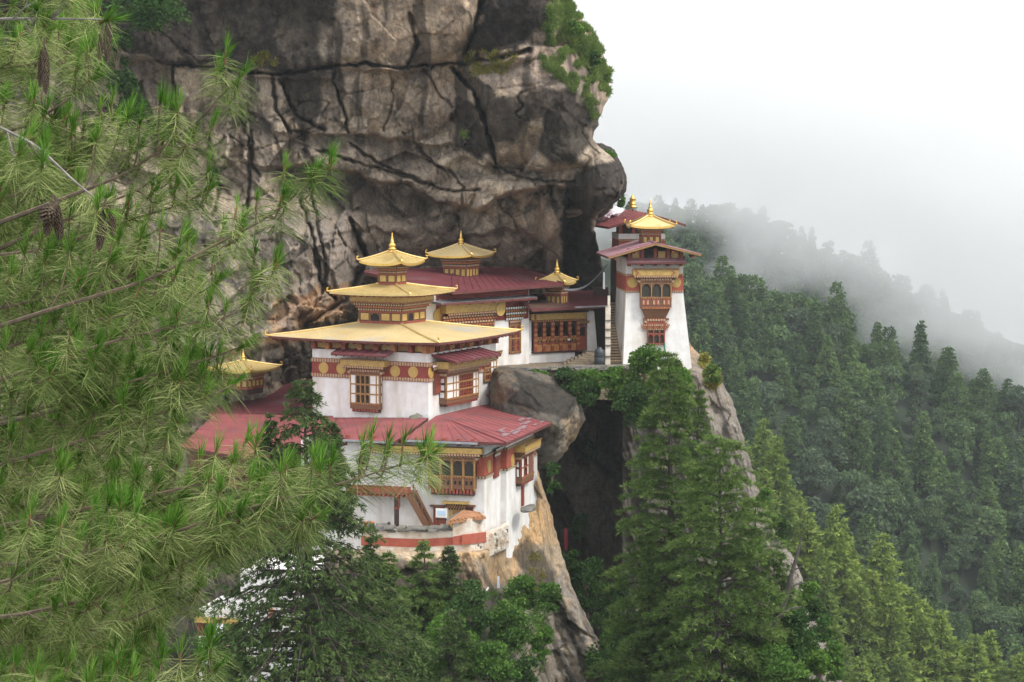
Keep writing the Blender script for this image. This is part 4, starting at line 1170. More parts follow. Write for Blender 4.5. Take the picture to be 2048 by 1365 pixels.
# ---------------------------------------------------------------- tower temple
A3 = radians(4)
F6 = Frame(1244, 728, 172, A3)
R6 = thing('tower', 'white tapering tower on the cliff edge with a carved bay and gabled roof', 'tower', F6.o, A3)
Wb = F6.X(1385, 0, 0); tx0, tx1 = F6.X(1252, .3, 6), F6.X(1366, .3, 6)
zr0, zr1, ztop = F6.Z(583), F6.Z(553), F6.Z(525)
Dp = 7.0
mb = MB()
mb.hexa([(0, 0, -2.5), (Wb + .2, 0, -2.5), (Wb + .2, Dp, -2.5), (0, Dp, -2.5), (tx0, .25, zr0), (tx1, .25, zr0), (tx1, Dp - .2, zr0), (tx0, Dp - .2, zr0)], 'whitewash')
mb.box(tx0, tx1, .25, Dp - .2, zr0, ztop + .3, 'whitewash')
mb.build('wall', R6)
mb = MB(); mb.box(tx0 - .03, tx1 + .03, .22, Dp - .3, zr0 + .02, zr1, 'bright_red_band'); mb.build('band', R6)
mb = MB()
LEFTF = Matrix.Rotation(-pi / 2, 4, 'Z')
for z in (zr0 - .12, zr1):
    dentils(mb, tx0 - .05, tx1 + .05, .22, z, .17, .06, .18, 'trim_pale', 'wood_red')
    dentils(mb, -(Dp - .4), -.3, .03, z, .17, .06, .18, 'trim_pale', 'wood_red', Matrix.Translation((tx0, 0, 0)) @ LEFTF)
mb.build('trim', R6)
for px in (1265, 1352): disc_on(R6, onface(F6.X(px, .2, 6), .215, F6.Z(566)), .40)
cx6 = F6.X(1311, 0, 5); bz = F6.Z(627, cx6, -.4); bh = F6.Z(556, cx6, -.4) - bz
wb = F6.X(1342, -.4, 5) - F6.X(1280, -.4, 5)
o = bay_window(R6, onface(cx6, .25, bz), wb, bh, .60, [('d', 1), ('d', 1), ('d', 1)], 1, sill=bh * .44, head=.42, corn=None, flare=True, skirt=False)
mb = MB(onface(cx6, .25, bz))                                       # carved apron and tapering corbel below the arches
for i in range(3):
    xx = wb * (i - 1) / 3
    mb.box(xx - wb / 6 + .12, xx + wb / 6 - .12, -.63, -.60, bh * .22, bh * .40, 'wood_red')
    for q in (-1, 1): mb.box(xx + q * .17 - .06, xx + q * .17 + .06, -.64, -.63, bh * .25, bh * .36, 'trim_pale')
mb.frustum((-wb / 2 + .45, wb / 2 - .45, -.30, 0), -.45, (-wb / 2 + .08, wb / 2 - .08, -.62, 0), bh * .14, 'wood')
dentils(mb, -wb / 2 + .1, wb / 2 - .1, -.6, bh * .12, .14, .07, .18, 'wood_orange', 'wood_red')
mb.box(-wb / 2 + .30, -wb / 2 + .5, -.24, 0, -1.25, -.40, 'wood_red'); mb.box(wb / 2 - .5, wb / 2 - .30, -.24, 0, -1.25, -.40, 'wood_red')
for k in range(3): dentils(mb, -wb / 2 + .25 - .08 * k, wb / 2 - .25 + .08 * k, -.18 - .03 * k, -1.35 + .16 * k, .15, .06, .16, ('trim_pale', 'wood_orange')[k % 2], 'wood_red')
mb.build('corbel', o)
mb = MB(); zc = F6.Z(546, cx6, -.6)
mb.box(F6.X(1266, -.6, 6), F6.X(1358, -.6, 6), -.65, .25, zc - .22, zc + .24, 'beam_gold')
for q in (F6.X(1276, -.6, 6), F6.X(1348, -.6, 6)): mb.bar((q - .2, -.67, zc - .18), (q + .05, -.67, zc), .06, .06, 'wood_red'); mb.bar((q - .2, -.67, zc + .18), (q + .05, -.67, zc), .06, .06, 'wood_red')
dentils(mb, F6.X(1268, -.6, 6), F6.X(1356, -.6, 6), -.6, zc - .38, .15, .07, .18, 'trim_pale', 'wood_red'); dentils(mb, F6.X(1266, -.6, 6), F6.X(1358, -.6, 6), -.68, zc + .24, .13, .07, .18, 'wood_gold', 'wood_dark')
mb.build('cornice', R6)
lx, lz = F6.X(1312, 0, 2), F6.Z(692)
bay_window(R6, onface(lx, .12, lz), F6.X(1330, 0, 2) - F6.X(1294, 0, 2), F6.Z(637) - lz, .16, [('d', 1), ('d', 1), ('d', 1)], 2, sill=.14, head=.45, frame='wood_red', body='wood_red', skirt=False, flare=True)
awning(R6, onface(F6.X(1312, -.5, 7), .25, 0), F6.X(1371, -.8, 7) - F6.X(1254, -.8, 7), 1.2, F6.Z(515, cx6, 0), .36, 'pale_red_roof', 10)
mb = MB()
xg0, xg1 = tx0 + .2, tx1 - .2
for i in range(5):
    x = xg0 + (xg1 - xg0) * i / 4
    mb.box(x - .13, x + .13, -.1, .2, ztop - .3, F6.Z(497, cx6, 0), 'wood_red')
    if i < 4: mb.box(x + .25, x + (xg1 - xg0) / 4 - .2, .1, .2, ztop - .2, F6.Z(503, cx6, 0), 'beam_gold' if i != 1 else 'dark')
mb.box(xg0, xg1, .2, Dp - .5, ztop, F6.Z(500, cx6, 0), 'wood_dark')
mb.build('gable_timber', R6)
gl, gr, ga = at(1217, 514.5, 170.6), at(1403, 509, 171), at(1311, 487, 170.8)
back = F6.w * 8.6
mb = MB()
for a, b in ((gl, ga), (ga, gr)):
    q = [a, b, b + back, a + back]
    mb.raw(q, [(0, 1, 2, 3)], 'pale_red_roof')
    dn = Vector((0, 0, -.16)); mb.raw([p + dn for p in q], [(0, 3, 2, 1)], 'soffit')
    for i in range(4): mb.raw([q[i], q[(i + 1) % 4], q[(i + 1) % 4] + dn, q[i] + dn], [(0, 1, 2, 3)], 'roof_edge' if i != 0 else 'wood_gold')
    for k in range(9): mb.bar(a + back * (k / 8) + Vector((0, 0, .03)), b + back * (k / 8) + Vector((0, 0, .03)), .05, .05, 'pale_red_roof')
mb.tube([ga + Vector((0, 0, .05)), ga + back + Vector((0, 0, .05))], .09, 'pale_red_roof', 6)
for f in (.08, .3, .7, .92):
    p = gl.lerp(gr, f); p.z = (gl.lerp(ga, f * 2) if f < .5 else ga.lerp(gr, f * 2 - 1)).z - .32
    mb.bar(p + F6.w * .1, p + F6.w * 2.0, .16, .16, 'wood_red')
mb.build('roof', R6, world=True)
mb = MB(); gx, gz = F6.X(1329, -.1, 1), F6.Z(700)
mb.tube([(gx, -.05, F6.Z(686)), (gx, -.1, F6.Z(702)), (gx - .25, -.12, F6.Z(712)), (gx - .3, -.12, F6.Z(722))], .08, 'pipe_green', 6); mb.build('drain_pipe', R6)

# upper house behind the tower
F7 = Frame(1238, 492, 180.5, A3)
R7 = thing('house', 'red banded upper house with a maroon gable roof tucked under the overhang', 'house', F7.o, A3)
xw1 = F7.X(1330, 0, 1)
mb = MB(); mb.box(0, xw1, 0, 5, -2.5, F7.Z(468), 'bright_red_band'); mb.box(-.02, xw1 + .02, -.02, 5, F7.Z(480), F7.Z(468), 'whitewash'); mb.build('wall', R7)
mb = MB(); dentils(mb, -.04, xw1 + .04, -.03, F7.Z(483), .18, .07, .2, 'trim_pale', 'wood_red')
mb.box(.3, xw1 - .1, .4, 4.6, F7.Z(468), F7.Z(450), 'wood_dark')
for x in (.15, 1.2, 2.4, 3.2): mb.box(x - .14, x + .14, .05, .4, F7.Z(471), F7.Z(452), 'wood_red')
mb.build('eaves_timber', R7)
mb = MB()
q0, q1, q2, q3 = at(1170, 447, 184.5), at(1217, 454.5, 178.5), at(1304, 428.5, 179), at(1258, 420, 186)
q4 = at(1372, 449.5, 179.5); q5 = at(1345, 440, 186)
dn = Vector((0, 0, -.18))
for q in ([q0, q1, q2, q3], [q2, q4, q5, q3]):
    mb.raw(q, [(0, 1, 2, 3)], 'red_roof' if q[0] is q0 else 'roof_edge'); mb.raw([p + dn for p in q], [(0, 3, 2, 1)], 'soffit')
    for i in range(4): mb.raw([q[i], q[(i + 1) % 4], q[(i + 1) % 4] + dn, q[i] + dn], [(0, 1, 2, 3)], 'roof_edge')
for k in range(9):
    f = k / 8; mb.bar(q0.lerp(q1, f) + Vector((0, 0, .03)), q3.lerp(q2, f) + Vector((0, 0, .03)), .05, .05, 'red_roof')
mb.build('roof', R7, world=True)
pavilion('bright golden pavilion with a tall finial on the gabled roof of the white tower', 1300, 486, 489, 453, 432, 397, 175.5, .72, 1.72, A3, 3)
bn = MB(); p = at(1265, 424, 181); s = 181 / FPX
bn.lathe([(.05, 0), (.05, .35), (.36, .36), (.36, .42), (.27, .46), (.27, .62), (.30, .64), (.24, .68), (.25, 1.05), (.28, 1.07), (.2, 1.12), (.12, 1.2), (.09, 1.26), (.03, 1.4)], 'gilt', 16, c=p)
tag(bn.build('victory_banner', smooth=True), 'golden cylinder ornament on a short post above the red roof behind the tower', 'ornament')

# ---------------------------------------------------------------- lower hall with the red hip roof
A15 = -radians(15)
F8 = Frame(969, 1067, 147, A15)
R8 = thing('hall', 'tall white hall with a faded red hip roof standing on the pale cliff', 'hall', F8.o, A15)
Z8 = lambda py, x=0, y=0: F8.Z(py, x, y)
zb0, zb1, ztw = Z8(953), Z8(916), Z8(890)
yA = F8.Y(1001, 0, 3); yB = F8.Y(1074, .4, 4)
mb = MB()
mb.box(-13, 0, 0, yB, -2.6, ztw, 'whitewash')
mb.box(-3, .42, yA, yB, -2.6, ztw + .05, 'whitewash')
mb.build('wall', R8)
mb = MB()
mb.box(F8.X(944, 0, 4), .03, -.03, 0, zb0, zb1, 'bright_red_band'); mb.box(0, .03, 0, yA - .02, zb0, zb1, 'bright_red_band')
mb.box(.0, .45, yA - .03, yB - .5, zb0, zb1, 'bright_red_band'); mb.build('band', R8)
mb = MB()
for z, h in ((zb0 - .18, .17), (zb1 + .01, .17)):
    dentils(mb, F8.X(944, 0, 4), .07, -.03, z, h, .06, .2, 'trim_pale', 'wood_dark')
    dentils(mb, 0, yA - .1, -.03, z, h, .06, .2, 'trim_pale', 'wood_dark', onface(0, 0, 0, True))
    dentils(mb, yA, yB - .5, -.03, z, h, .06, .2, 'trim_pale', 'wood_dark', onface(.42, 0, 0, True))
    dentils(mb, .03, .47, -.03, z, h, .06, .2, 'trim_pale', 'wood_dark', onface(0, yA, 0))
mb.build('trim', R8)
y_ = F8.Y(978, .04, 4); disc_on(R8, onface(.035, y_, Z8(933, 0, y_), True), .44)
y_ = F8.Y(1025, .46, 4); disc_on(R8, onface(.455, y_, Z8(922, .4, y_), True), .44)
y_ = F8.Y(992, .05, 4); mb = MB(onface(0, y_, 0, True)); z0_, z1_ = Z8(955, 0, y_), Z8(893, 0, y_)
mb.box(-.62, .62, -.12, 0, z0_, z1_ - .25, 'red_band'); mb.box(-.35, .35, -.16, -.12, z0_ + .1, z1_ - .7, 'wood_red')
for k in range(3): dentils(mb, -.7 - .1 * k, .7 + .1 * k, -.12 - .07 * k, z1_ - .65 + .2 * k, .19, .08, .22, ('pane_white', 'wood_orange')[k % 2], 'wood_dark')
mb.build('shutter', R8)
# big arcaded bay on the front
bx = F8.X(904, -.5, 3); bz = Z8(991, bx, -.5); bh = Z8(909, bx, -.5) - bz
wB = F8.X(949, -.5, 3) - F8.X(858, -.5, 3)
o = bay_window(R8, onface(bx, 0, bz), wB, bh, .55, [('d', 1)] * 4, 1, sill=bh * .46, head=.36, corn=None, skirt=True)
mb = MB(onface(bx, 0, bz))
for i in range(4):
    xx = wB * (i - 1.5) / 4
    mb.box(xx - wB / 8 - .06, xx - wB / 8 + .06, -.60, -.56, bh * .12, bh * .9, 'wood_gold')
    for q in (-.16, .16): mb.box(xx + q - .07, xx + q + .07, -.585, -.552, bh * .27, bh * .36, 'dark')
mb.box(wB / 2 - .06, wB / 2 + .06, -.60, -.56, bh * .12, bh * .9, 'wood_gold')
mb.build('carved_rail', o)
mb = MB(); zc = Z8(902, bx, -.7)
mb.box(F8.X(740, -.75, 5), F8.X(963, -.75, 5), -.8, 0, zc - .16, zc + .20, 'beam_gold'); dentils(mb, F8.X(740, -.75, 5), F8.X(960, -.75, 5), -.72, zc - .34, .17, .08, .2, 'trim_pale', 'wood_red'); mb.build('cornice', R8)
mb = MB()
mb.box(-12, -.2, -.4, .4, ztw, Z8(885, 0, 0), 'wood_dark'); mb.box(-4, -.3, 2, yB - .3, ztw, ztw + .12, 'wood_dark')
for i in range(12): mb.box(-11.5 + i * .98, -11.3 + i * .98, -.75, -.35, ztw - .05, Z8(883, 0, 0) + .2, 'wood_red')
mb.build('eaves_timber', R8)
# right-hand bay
y_ = F8.Y(1051, .7, 4); bz = Z8(967, .7, y_); bh = Z8(903, .7, y_) - bz
o = bay_window(R8, onface(.42, y_, bz, True), 3.4, bh, .45, [('w', .5), ('d', .7), ('w', .35), ('b', .9), ('w', .3)], 2, sill=.6, head=.3, corn=(4.4, .42, .4), frame='wood_red')
mb = MB(onface(.42, y_, 0, True)); mb.box(-.18, .18, -.16, 0, Z8(1012, .5, y_), bz + .1, 'wood_red'); mb.build('chute', o)
# door, its lintel, the flanking windows
xd0, xd1 = F8.X(899, 0, 1), F8.X(928, 0, 1); zd = Z8(1056, -2, 0)
zl_ = Z8(1010, -2, 0)
mb = MB(); mb.box(xd0, xd1, -.03, .02, zd, zl_, 'dark')
mb.box(xd0 - .02, xd0 + .24, -.12, 0, zd, zl_ - .3, 'beam_gold'); mb.box(xd1 - .24, xd1 + .02, -.12, 0, zd, zl_ - .3, 'beam_gold')
mb.box(xd0 + .24, xd1 - .24, -.10, 0, zl_ - .62, zl_ - .3, 'wood_gold')
for k in range(3): dentils(mb, xd0 - .06 - .06 * k, xd1 + .06 + .06 * k, -.10 - .08 * k, zl_ - .34 + .15 * k, .15, .07, .17, ('wood_dark', 'wood_red')[k % 2], 'beam_gold')
mb.box(xd0 - .4, xd1 + .4, -.45, 0, zl_ + .11, zl_ + .25, 'beam_gold'); mb.build('door', R8)
for a, b in ((867, 890), (929, 947)):
    mb = MB(); x0_, x1_ = F8.X(a, 0, 1), F8.X(b, 0, 1); zz = Z8(1013, x0_, 0)
    mb.box(x0_, x1_, -.06, 0, zd, zz, 'wood_red'); mb.box(x0_ + .12, x1_ - .08, -.08, -.06, zz - .6, zz - .08, 'wood_dark'); mb.box(x0_ - .2, x1_ + .15, -.16, 0, zz, zz + .12, 'wood'); mb.build('side_window', R8)
# balcony and its stair, post
mb = MB(); xb0_, xb1_ = F8.X(735, -1.4, 2), F8.X(822, -1.4, 2); zbl = Z8(985, -6, -1.4)
mb.box(xb0_ - 1.5, xb1_, -1.5, 0, zbl - .14, zbl, 'wood'); mb.box(xb0_ - 1.5, xb1_, -1.5, -1.42, zbl, zbl + .42, 'wood_red')
for i in range(14): mb.box(xb0_ - 1.4 + i * .32, xb0_ - 1.28 + i * .32, -1.62, -.1, zbl - .3, zbl - .14, 'wood_red')
mb.build('balcony', R8)
mb = MB(); xp = F8.X(793, -1.4, 1); zp = Z8(1054, xp, -1.4)
mb.box(xp - .13, xp + .13, -1.5, -1.24, zp, zbl - .3, 'wood_dark'); mb.box(xp - .15, xp + .15, -1.52, -1.22, zp + 1.2, zp + 1.32, 'wood_red'); mb.box(xp + .1, xp + .24, -1.45, -1.3, zbl - 1.0, zbl - .3, 'wood_red'); mb.build('post', R8)
mb = MB(); sxa, sxb = F8.X(822, -1.3, 2), F8.X(860, -1.3, 1); sza, szb = Z8(985, -5, -1.3), Z8(1056, -3.8, -1.3)
for yy in (-1.7, -.9): mb.bar((sxa, yy, sza - .1), (sxb, yy, szb), .10, .42, 'wood')
for i in range(11):
    f = (i + .5) / 11; mb.box(sxa + (sxb - sxa) * f - .12, sxa + (sxb - sxa) * f + .12, -1.65, -.95, sza + (szb - sza) * f - .03, sza + (szb - sza) * f + .03, 'wood_dark')
mb.bar((sxa + .25, -1.72, sza + .65), (sxb + .25, -1.72, szb + .55), .06, .07, 'wood')
for f in (.05, .5, .95): mb.box(sxa + (sxb - sxa) * f + .2, sxa + (sxb - sxa) * f + .27, -1.74, -1.68, sza + (szb - sza) * f, sza + (szb - sza) * f + .62, 'wood')
mb.build('stair', R8)
# the faded red roofs
up = lambda p, d=.02: p + Vector((0, 0, d))
mb = MB()
eF = at(1013, 886, 145.6); eR_ = at(1123, 836.5, 160); eLf = at(806, 879, 147.6)
rA, rB = at(872, 832, 154.6), at(994, 803, 165.2)
rh = at(905, 843, 152.6)
mb.raw([eLf, eF, rh, rA], [(0, 1, 2, 3)], 'red_roof'); mb.raw([eF, eR_, rB, rA, rh], [(0, 1, 2, 3, 4)], 'red_roof')
dn = Vector((0, 0, -.2))
for a, b in ((rA, eLf), (eLf, eF), (eF, eR_), (eR_, rB)): mb.raw([a, b, b + dn, a + dn], [(0, 1, 2, 3)], 'roof_edge')
mb.raw([p + dn for p in (eLf, eF, eR_, rB, rA)], [(4, 3, 2, 1, 0)], 'soffit')
mb.tube([up(eF, .05), up(rh, .03)], .06, 'red_roof', 6)
for k in range(1, 14):
    f = k / 14; mb.bar(up(eF.lerp(eR_, f)), up(rh.lerp(rB, f)), .03, .018, 'red_roof')
for k in range(1, 8):
    f = k / 8; mb.bar(up(eLf.lerp(eF, f)), up(rA.lerp(rh, f)), .03, .018, 'red_roof')
rr_ = random.Random(4)
for k in range(26):                                                # newer sheets patched in along the eave
    f0, g0 = rr_.uniform(.08, .9), abs(rr_.gauss(0, .16)) + .05
    f1, g1 = f0 + rr_.uniform(.04, .13), g0 + rr_.uniform(.025, .06)
    if f1 > .97 or g1 > .7: continue
    c = lambda f, g: eF.lerp(eR_, f).lerp(rh.lerp(rB, f), g) + Vector((0, 0, .03 + .002 * (k % 9)))
    mb.raw([c(f0, g0), c(f1, g0), c(f1, g1), c(f0, g1)], [(0, 1, 2, 3)], 'roof_patch')
rf = mb.build('roof', R8, world=True)
mb = MB(); mb.bar(at(812, 882, 147.1), at(955, 888, 145.5), .16, .13, 'grey_metal'); mb.build('gutter', rf, world=True)
mb = MB()
a0, a1, a2, a3 = at(690, 879, 148.6), at(789, 884, 147.0), at(857, 836, 154.4), at(655, 835, 159)
mb.raw([a0, a1, a2, a3], [(0, 1, 2, 3)], 'red_roof'); mb.raw([p + dn for p in (a0, a1, a2, a3)], [(0, 3, 2, 1)], 'soffit')
for a, b in ((a0, a1), (a1, a2)): mb.raw([a, b, b + dn, a + dn], [(0, 1, 2, 3)], 'roof_edge')
for k in range(1, 12): f = k / 12; mb.bar(up(a0.lerp(a1, f)), up(a3.lerp(a2, f)), .03, .018, 'red_roof')
rf2 = mb.build('roof', R8, world=True)
mb = MB(); mb.bar(at(686, 881, 148.4), at(786, 886, 146.8), .14, .13, 'grey_metal'); mb.build('gutter', rf2, world=True)

# left hall: two red roof planes and its golden lantern
R9 = thing('hall', 'half hidden hall with wide red roofs, behind the pine branches', 'hall', at(540, 960, 152))
mb = MB()
c0, c1, c2, c3, c4 = at(360, 893, 152), at(503, 917, 149.5), at(700, 884, 149.5), at(665, 832, 158.4), at(430, 828, 161)
for q in ([c0, c1, c3, c4], [c1, c2, c3]):
    mb.raw(q, [list(range(len(q)))], 'red_roof'); mb.raw([p + dn for p in q], [list(range(len(q)))[::-1]], 'soffit')
for a, b in ((c0, c1), (c1, c2), (c4, c0)): mb.raw([a, b, b + dn, a + dn], [(0, 1, 2, 3)], 'roof_edge')
for k in range(1, 12): f = k / 12; mb.bar(up(c0.lerp(c1, f)), up(c4.lerp(c3, f)), .03, .018, 'red_roof')
for k in range(1, 4): f = k / 4; mb.bar(up(c0.lerp(c4, f)), up(c1.lerp(c3, f)), .04, .03, 'red_roof')
mb.build('roof', R9, world=True)
mb = MB()
d0, d1, d2, d3 = at(415, 832, 161.5), at(640, 820, 161), at(625, 757, 172), at(470, 766, 173)
mb.slab([d0, d1, d2, d3], .22, 'maroon_roof', 'roof_edge', 'soffit')
for k in range(1, 10): f = k / 10; mb.bar(up(d0.lerp(d1, f)), up(d3.lerp(d2, f)), .03, .02, 'maroon_roof')
mb.build('roof', R9, world=True)
mb = MB()
for a, b in ((c0, c1), (c1, c2)):
    ia, ib = a + Vector((.5, 1.2, -.25)), b + Vector((-.3, 1.2, -.25))
    d_ = Vector((0, 0, -2.2)); bk = Vector((0, 3, 0))
    mb.hexa([ia + d_, ib + d_, ib + d_ + bk, ia + d_ + bk, ia, ib, ib + bk, ia + bk], 'wood')
mb.build('wall', R9, world=True)
mb = MB(); ia, ib = at(480, 835, 161.6) , at(640, 824, 161.4)
mb.bar(ia + Vector((0, 1.2, -.8)), ib + Vector((0, 1.2, -.8)), .3, 1.4, 'wood_dark'); mb.build('eaves_timber', R9, world=True)
pavilion('golden pavilion on the left red roof, half behind the pine needles', 487, 760, 776, 738, 722, 695, 164, 1.05, 1.95, A27, 4)

# lower building seen through the cypress
R10 = thing('house', 'white lower house glimpsed through the dark cypress, with a red and gold doorway', 'house', at(500, 1250, 140), -radians(12))
F10 = Frame(500, 1250, 140, -radians(12))
mb = MB()
mb.box(F10.X(482, 0, 0), F10.X(618, 0, 0), 0, 6, -9, F10.Z(1140), 'whitewash'); mb.box(F10.X(392, 0, 0), F10.X(482, 0, 0), .5, 6, -9, F10.Z(1226), 'whitewash'); mb.build('wall', R10)
mb = MB(); x0_, x1_ = F10.X(396, 0, 0), F10.X(475, 0, 0)
mb.box(x0_, x1_, -.1, 0, F10.Z(1276), F10.Z(1248), 'wood_red'); mb.box(x0_ - .1, x1_ + .1, -.35, 0, F10.Z(1248), F10.Z(1238), 'beam_gold'); mb.box(x0_ + .4, x0_ + 1.0, -.12, -.1, F10.Z(1275), F10.Z(1252), 'dark')
for i in range(7): mb.box(x0_ + .15 + i * .38, x0_ + .27 + i * .38, -.15, -.1, F10.Z(1276), F10.Z(1249), 'cloth_red')
mb.build('doorway', R10)
mb = MB(); xx = F10.X(543, 0, 0); mb.box(xx - .12, xx + .12, -.12, 0, F10.Z(1255), F10.Z(1215), 'wood_orange'); mb.box(xx + .12, xx + .3, -.05, 0, F10.Z(1255), F10.Z(1218), 'wood_dark'); mb.build('door_post', R10)
mb = MB(); mb.slab([at(405, 1318, 136), at(495, 1312, 136), at(480, 1284, 139), at(415, 1284, 139)], .15, 'pale_red_roof', 'roof_edge', 'soffit'); mb.build('porch_roof', R10, world=True)
mb = MB()
pq = at(435, 1262, 138.2)
for i in range(5):
    z0_ = pq.z + .45; xx = pq.x - .28 + i * .14
    mb.raw([(xx - .09, pq.y + .02 * (i % 2), z0_), (xx + .09, pq.y + .02 * ((i + 1) % 2), z0_), (xx + .10, pq.y + .03 * (i % 2), z0_ - .85 + .1 * (i % 3)), (xx - .08, pq.y, z0_ - .8 + .1 * (i % 2)),
            (xx - .09, pq.y + .05, z0_), (xx + .09, pq.y + .05, z0_), (xx + .10, pq.y + .06, z0_ - .85 + .1 * (i % 3)), (xx - .08, pq.y + .05, z0_ - .8 + .1 * (i % 2))],
           [(0, 1, 2, 3), (7, 6, 5, 4), (0, 4, 5, 1), (1, 5, 6, 2), (2, 6, 7, 3), (3, 7, 4, 0)], 'cloth_white')
tag(mb.build('hanging_cloth'), 'white cloth hanging before the red doorway of the lower house', 'cloth')
# ---------------------------------------------------------------- terraces, walls, steps, small things
def strip(mb, pts, top, bot, thick, mat):
    """vertical wall along pixel/depth points"""
    for (xa, Ya), (xb, Yb) in zip(pts[:-1], pts[1:]):
        a, b = at(xa, 700, Ya), at(xb, 700, Yb)
        zt_a, zt_b = zat(top(xa), Ya), zat(top(xb), Yb); zb_a, zb_b = zat(bot(xa), Ya), zat(bot(xb), Yb)
        k = Vector((0, thick, 0))
        A, B = Vector((a.x, a.y, 0)), Vector((b.x, b.y, 0))
        z = lambda v, h: Vector((v.x, v.y, h))
        mb.hexa([z(A, zb_a), z(B, zb_b), z(B + k, zb_b), z(A + k, zb_a), z(A, zt_a), z(B, zt_b), z(B + k, zt_b), z(A + k, zt_a)], mat)
ln = lambda *p: (lambda x: float(np.interp(x, [q[0] for q in p], [q[1] for q in p])))
def stones(mb, pts, top, rows, size, mat, seed, depth=.7):
    r = random.Random(seed)
    for (xa, Ya), (xb, Yb) in zip(pts[:-1], pts[1:]):
        n = max(2, int(abs(at(xb, 700, Yb).x - at(xa, 700, Ya).x) / size))
        for i in range(n):
            for k in range(rows):
                f = (i + r.random() * .5) / n
                px = xa + (xb - xa) * f; Y_ = Ya + (Yb - Ya) * f
                c = at(px, top(px), Y_); c.z += -k * .14 + r.uniform(-.04, .05); c.y += r.uniform(-.25, .1)
                l, w, h = size * r.uniform(.5, .9), depth * r.uniform(.5, .8), r.uniform(.05, .10)
                T = Matrix.Translation(c) @ Matrix.Rotation(r.uniform(-.3, .3), 4, 'Z') @ Matrix.Rotation(r.uniform(-.12, .12), 4, 'X')
                mb.hexa([(-l, -w, -h), (l, -w * .8, -h), (l * .9, w, -h), (-l * .8, w, -h), (-l * .95, -w * .9, h), (l * .9, -w * .8, h * .8), (l * .9, w * .9, h), (-l * .8, w * .9, h)], mat, T)

cw = [(720, 145.6), (780, 144.6), (840, 144.2), (905, 144.0)]
R11 = thing('courtyard_wall', 'curved white parapet with slate coping and a red stripe below the hall stairs', 'wall', at(820, 1090, 144.4))
mb = MB(); strip(mb, cw, ln((720, 1056), (840, 1062), (905, 1060)), ln((720, 1180), (905, 1150)), .7, 'old_whitewash'); mb.build('wall', R11, world=True)
mb = MB(); strip(mb, [(x, y - .03) for x, y in cw], ln((720, 1073), (800, 1078), (860, 1079), (905, 1075)), ln((720, 1091), (800, 1094), (860, 1096), (905, 1090)), .1, 'bright_red_band'); mb.build('red_stripe', R11, world=True)
mb = MB(); stones(mb, [(x, y + .3) for x, y in cw], ln((720, 1052), (840, 1057), (905, 1053)), 2, .55, 'slate', 5, .8); mb.build('coping', R11, world=True)
R12 = thing('porch_wall', 'whitewashed porch wall with rust brown slates and a red block stripe, at the foot of the hall', 'wall', at(938, 1090, 143.8))
pw_ = [(905, 143.6), (940, 143.8), (970, 145.3)]
mb = MB(); strip(mb, pw_, ln((905, 1041), (970, 1036)), ln((905, 1120), (970, 1125)), 1.6, 'old_whitewash'); mb.build('wall', R12, world=True)
mb = MB(); strip(mb, [(905, 143.5), (925, 143.55)], ln((905, 1074), (925, 1071)), ln((905, 1090), (925, 1090)), .1, 'bright_red_band')
strip(mb, [(923, 143.40), (940, 143.62), (972, 145.15)], ln((923, 1071), (972, 1065)), ln((923, 1090), (972, 1085)), .3, 'bright_red_band'); mb.build('red_stripe', R12, world=True)
mb = MB()
a_, b_, c_, d_ = at(893, 1045, 142.9), at(972, 1034, 144.6), at(962, 1027, 146.4), at(905, 1030, 145.8)
ap = at(925, 1022, 145.2)
mb.slab([a_, b_, ap], .15, 'rust_slate'); mb.slab([b_, c_, ap], .15, 'rust_slate'); mb.slab([d_, a_, ap], .15, 'slate')
for k in range(1, 10): mb.bar(a_.lerp(b_, k / 10) + Vector((0, 0, .05)), ap.lerp(c_, k / 10) + Vector((0, 0, .03)), .12, .10, 'rust_slate')
mb.build('slate_roof', R12, world=True)
R13 = thing('rubble_wall', 'flaking whitewashed rubble base under the corner of the tall hall', 'wall', at(965, 1110, 145))
mb = MB(); strip(mb, [(905, 143.75), (945, 144.2), (975, 145.6), (1003, 147.6), (1018, 150.4)], ln((905, 1088), (975, 1070), (1018, 1050)), ln((905, 1118), (960, 1122), (1018, 1095)), 1.5, 'old_whitewash')
r_ = random.Random(9)
for i in range(150):
    px = r_.uniform(908, 1012); Y_ = float(np.interp(px, [905, 945, 975, 1003, 1018], [143.75, 144.2, 145.6, 147.6, 150.4])); py = r_.uniform(np.interp(px, [905, 975, 1018], [1091, 1072, 1054]), np.interp(px, [905, 960, 1018], [1116, 1120, 1092]))
    c = at(px, py, Y_); l, h = r_.uniform(.10, .26), r_.uniform(.06, .13)
    mb.hexa([(-l, -.06, -h), (l, -.05, -h * .9), (l, .1, -h), (-l, .1, -h), (-l * .9, -.05, h), (l * .85, -.06, h), (l, .1, h), (-l, .1, h)], r_.choice(['old_whitewash'] * 8 + ['pane_white', 'stonework']), Matrix.Translation(c) @ Matrix.Rotation(r_.uniform(.2, .6), 4, 'Z'))
mb.build('wall', R13, world=True)
# upper terrace
tag((lambda m: (m.slab([at(990, 741, 165.8), at(1120, 742, 165.5), at(1300, 738, 167.5), at(1300, 712, 182), at(1000, 716, 182)], 1.2, 'stonework'), m.build('terrace_floor'))[1])(MB()), kind='structure')
R14 = thing('terrace_wall', 'mossy dry stone terrace wall with slab coping below the white halls', 'wall', at(1140, 760, 165.5))
tw = [(995, 165.6), (1060, 165.2), (1120, 165.0), (1200, 165.6), (1300, 167.2)]
mb = MB(); strip(mb, tw, ln((995, 742), (1300, 736)), ln((995, 772), (1120, 800), (1300, 800)), 1.2, 'stonework'); mb.build('wall', R14, world=True)
mb = MB(); stones(mb, tw, ln((995, 740), (1120, 735), (1300, 731)), 2, .6, 'slate', 8, .6); mb.build('coping', R14, world=True)
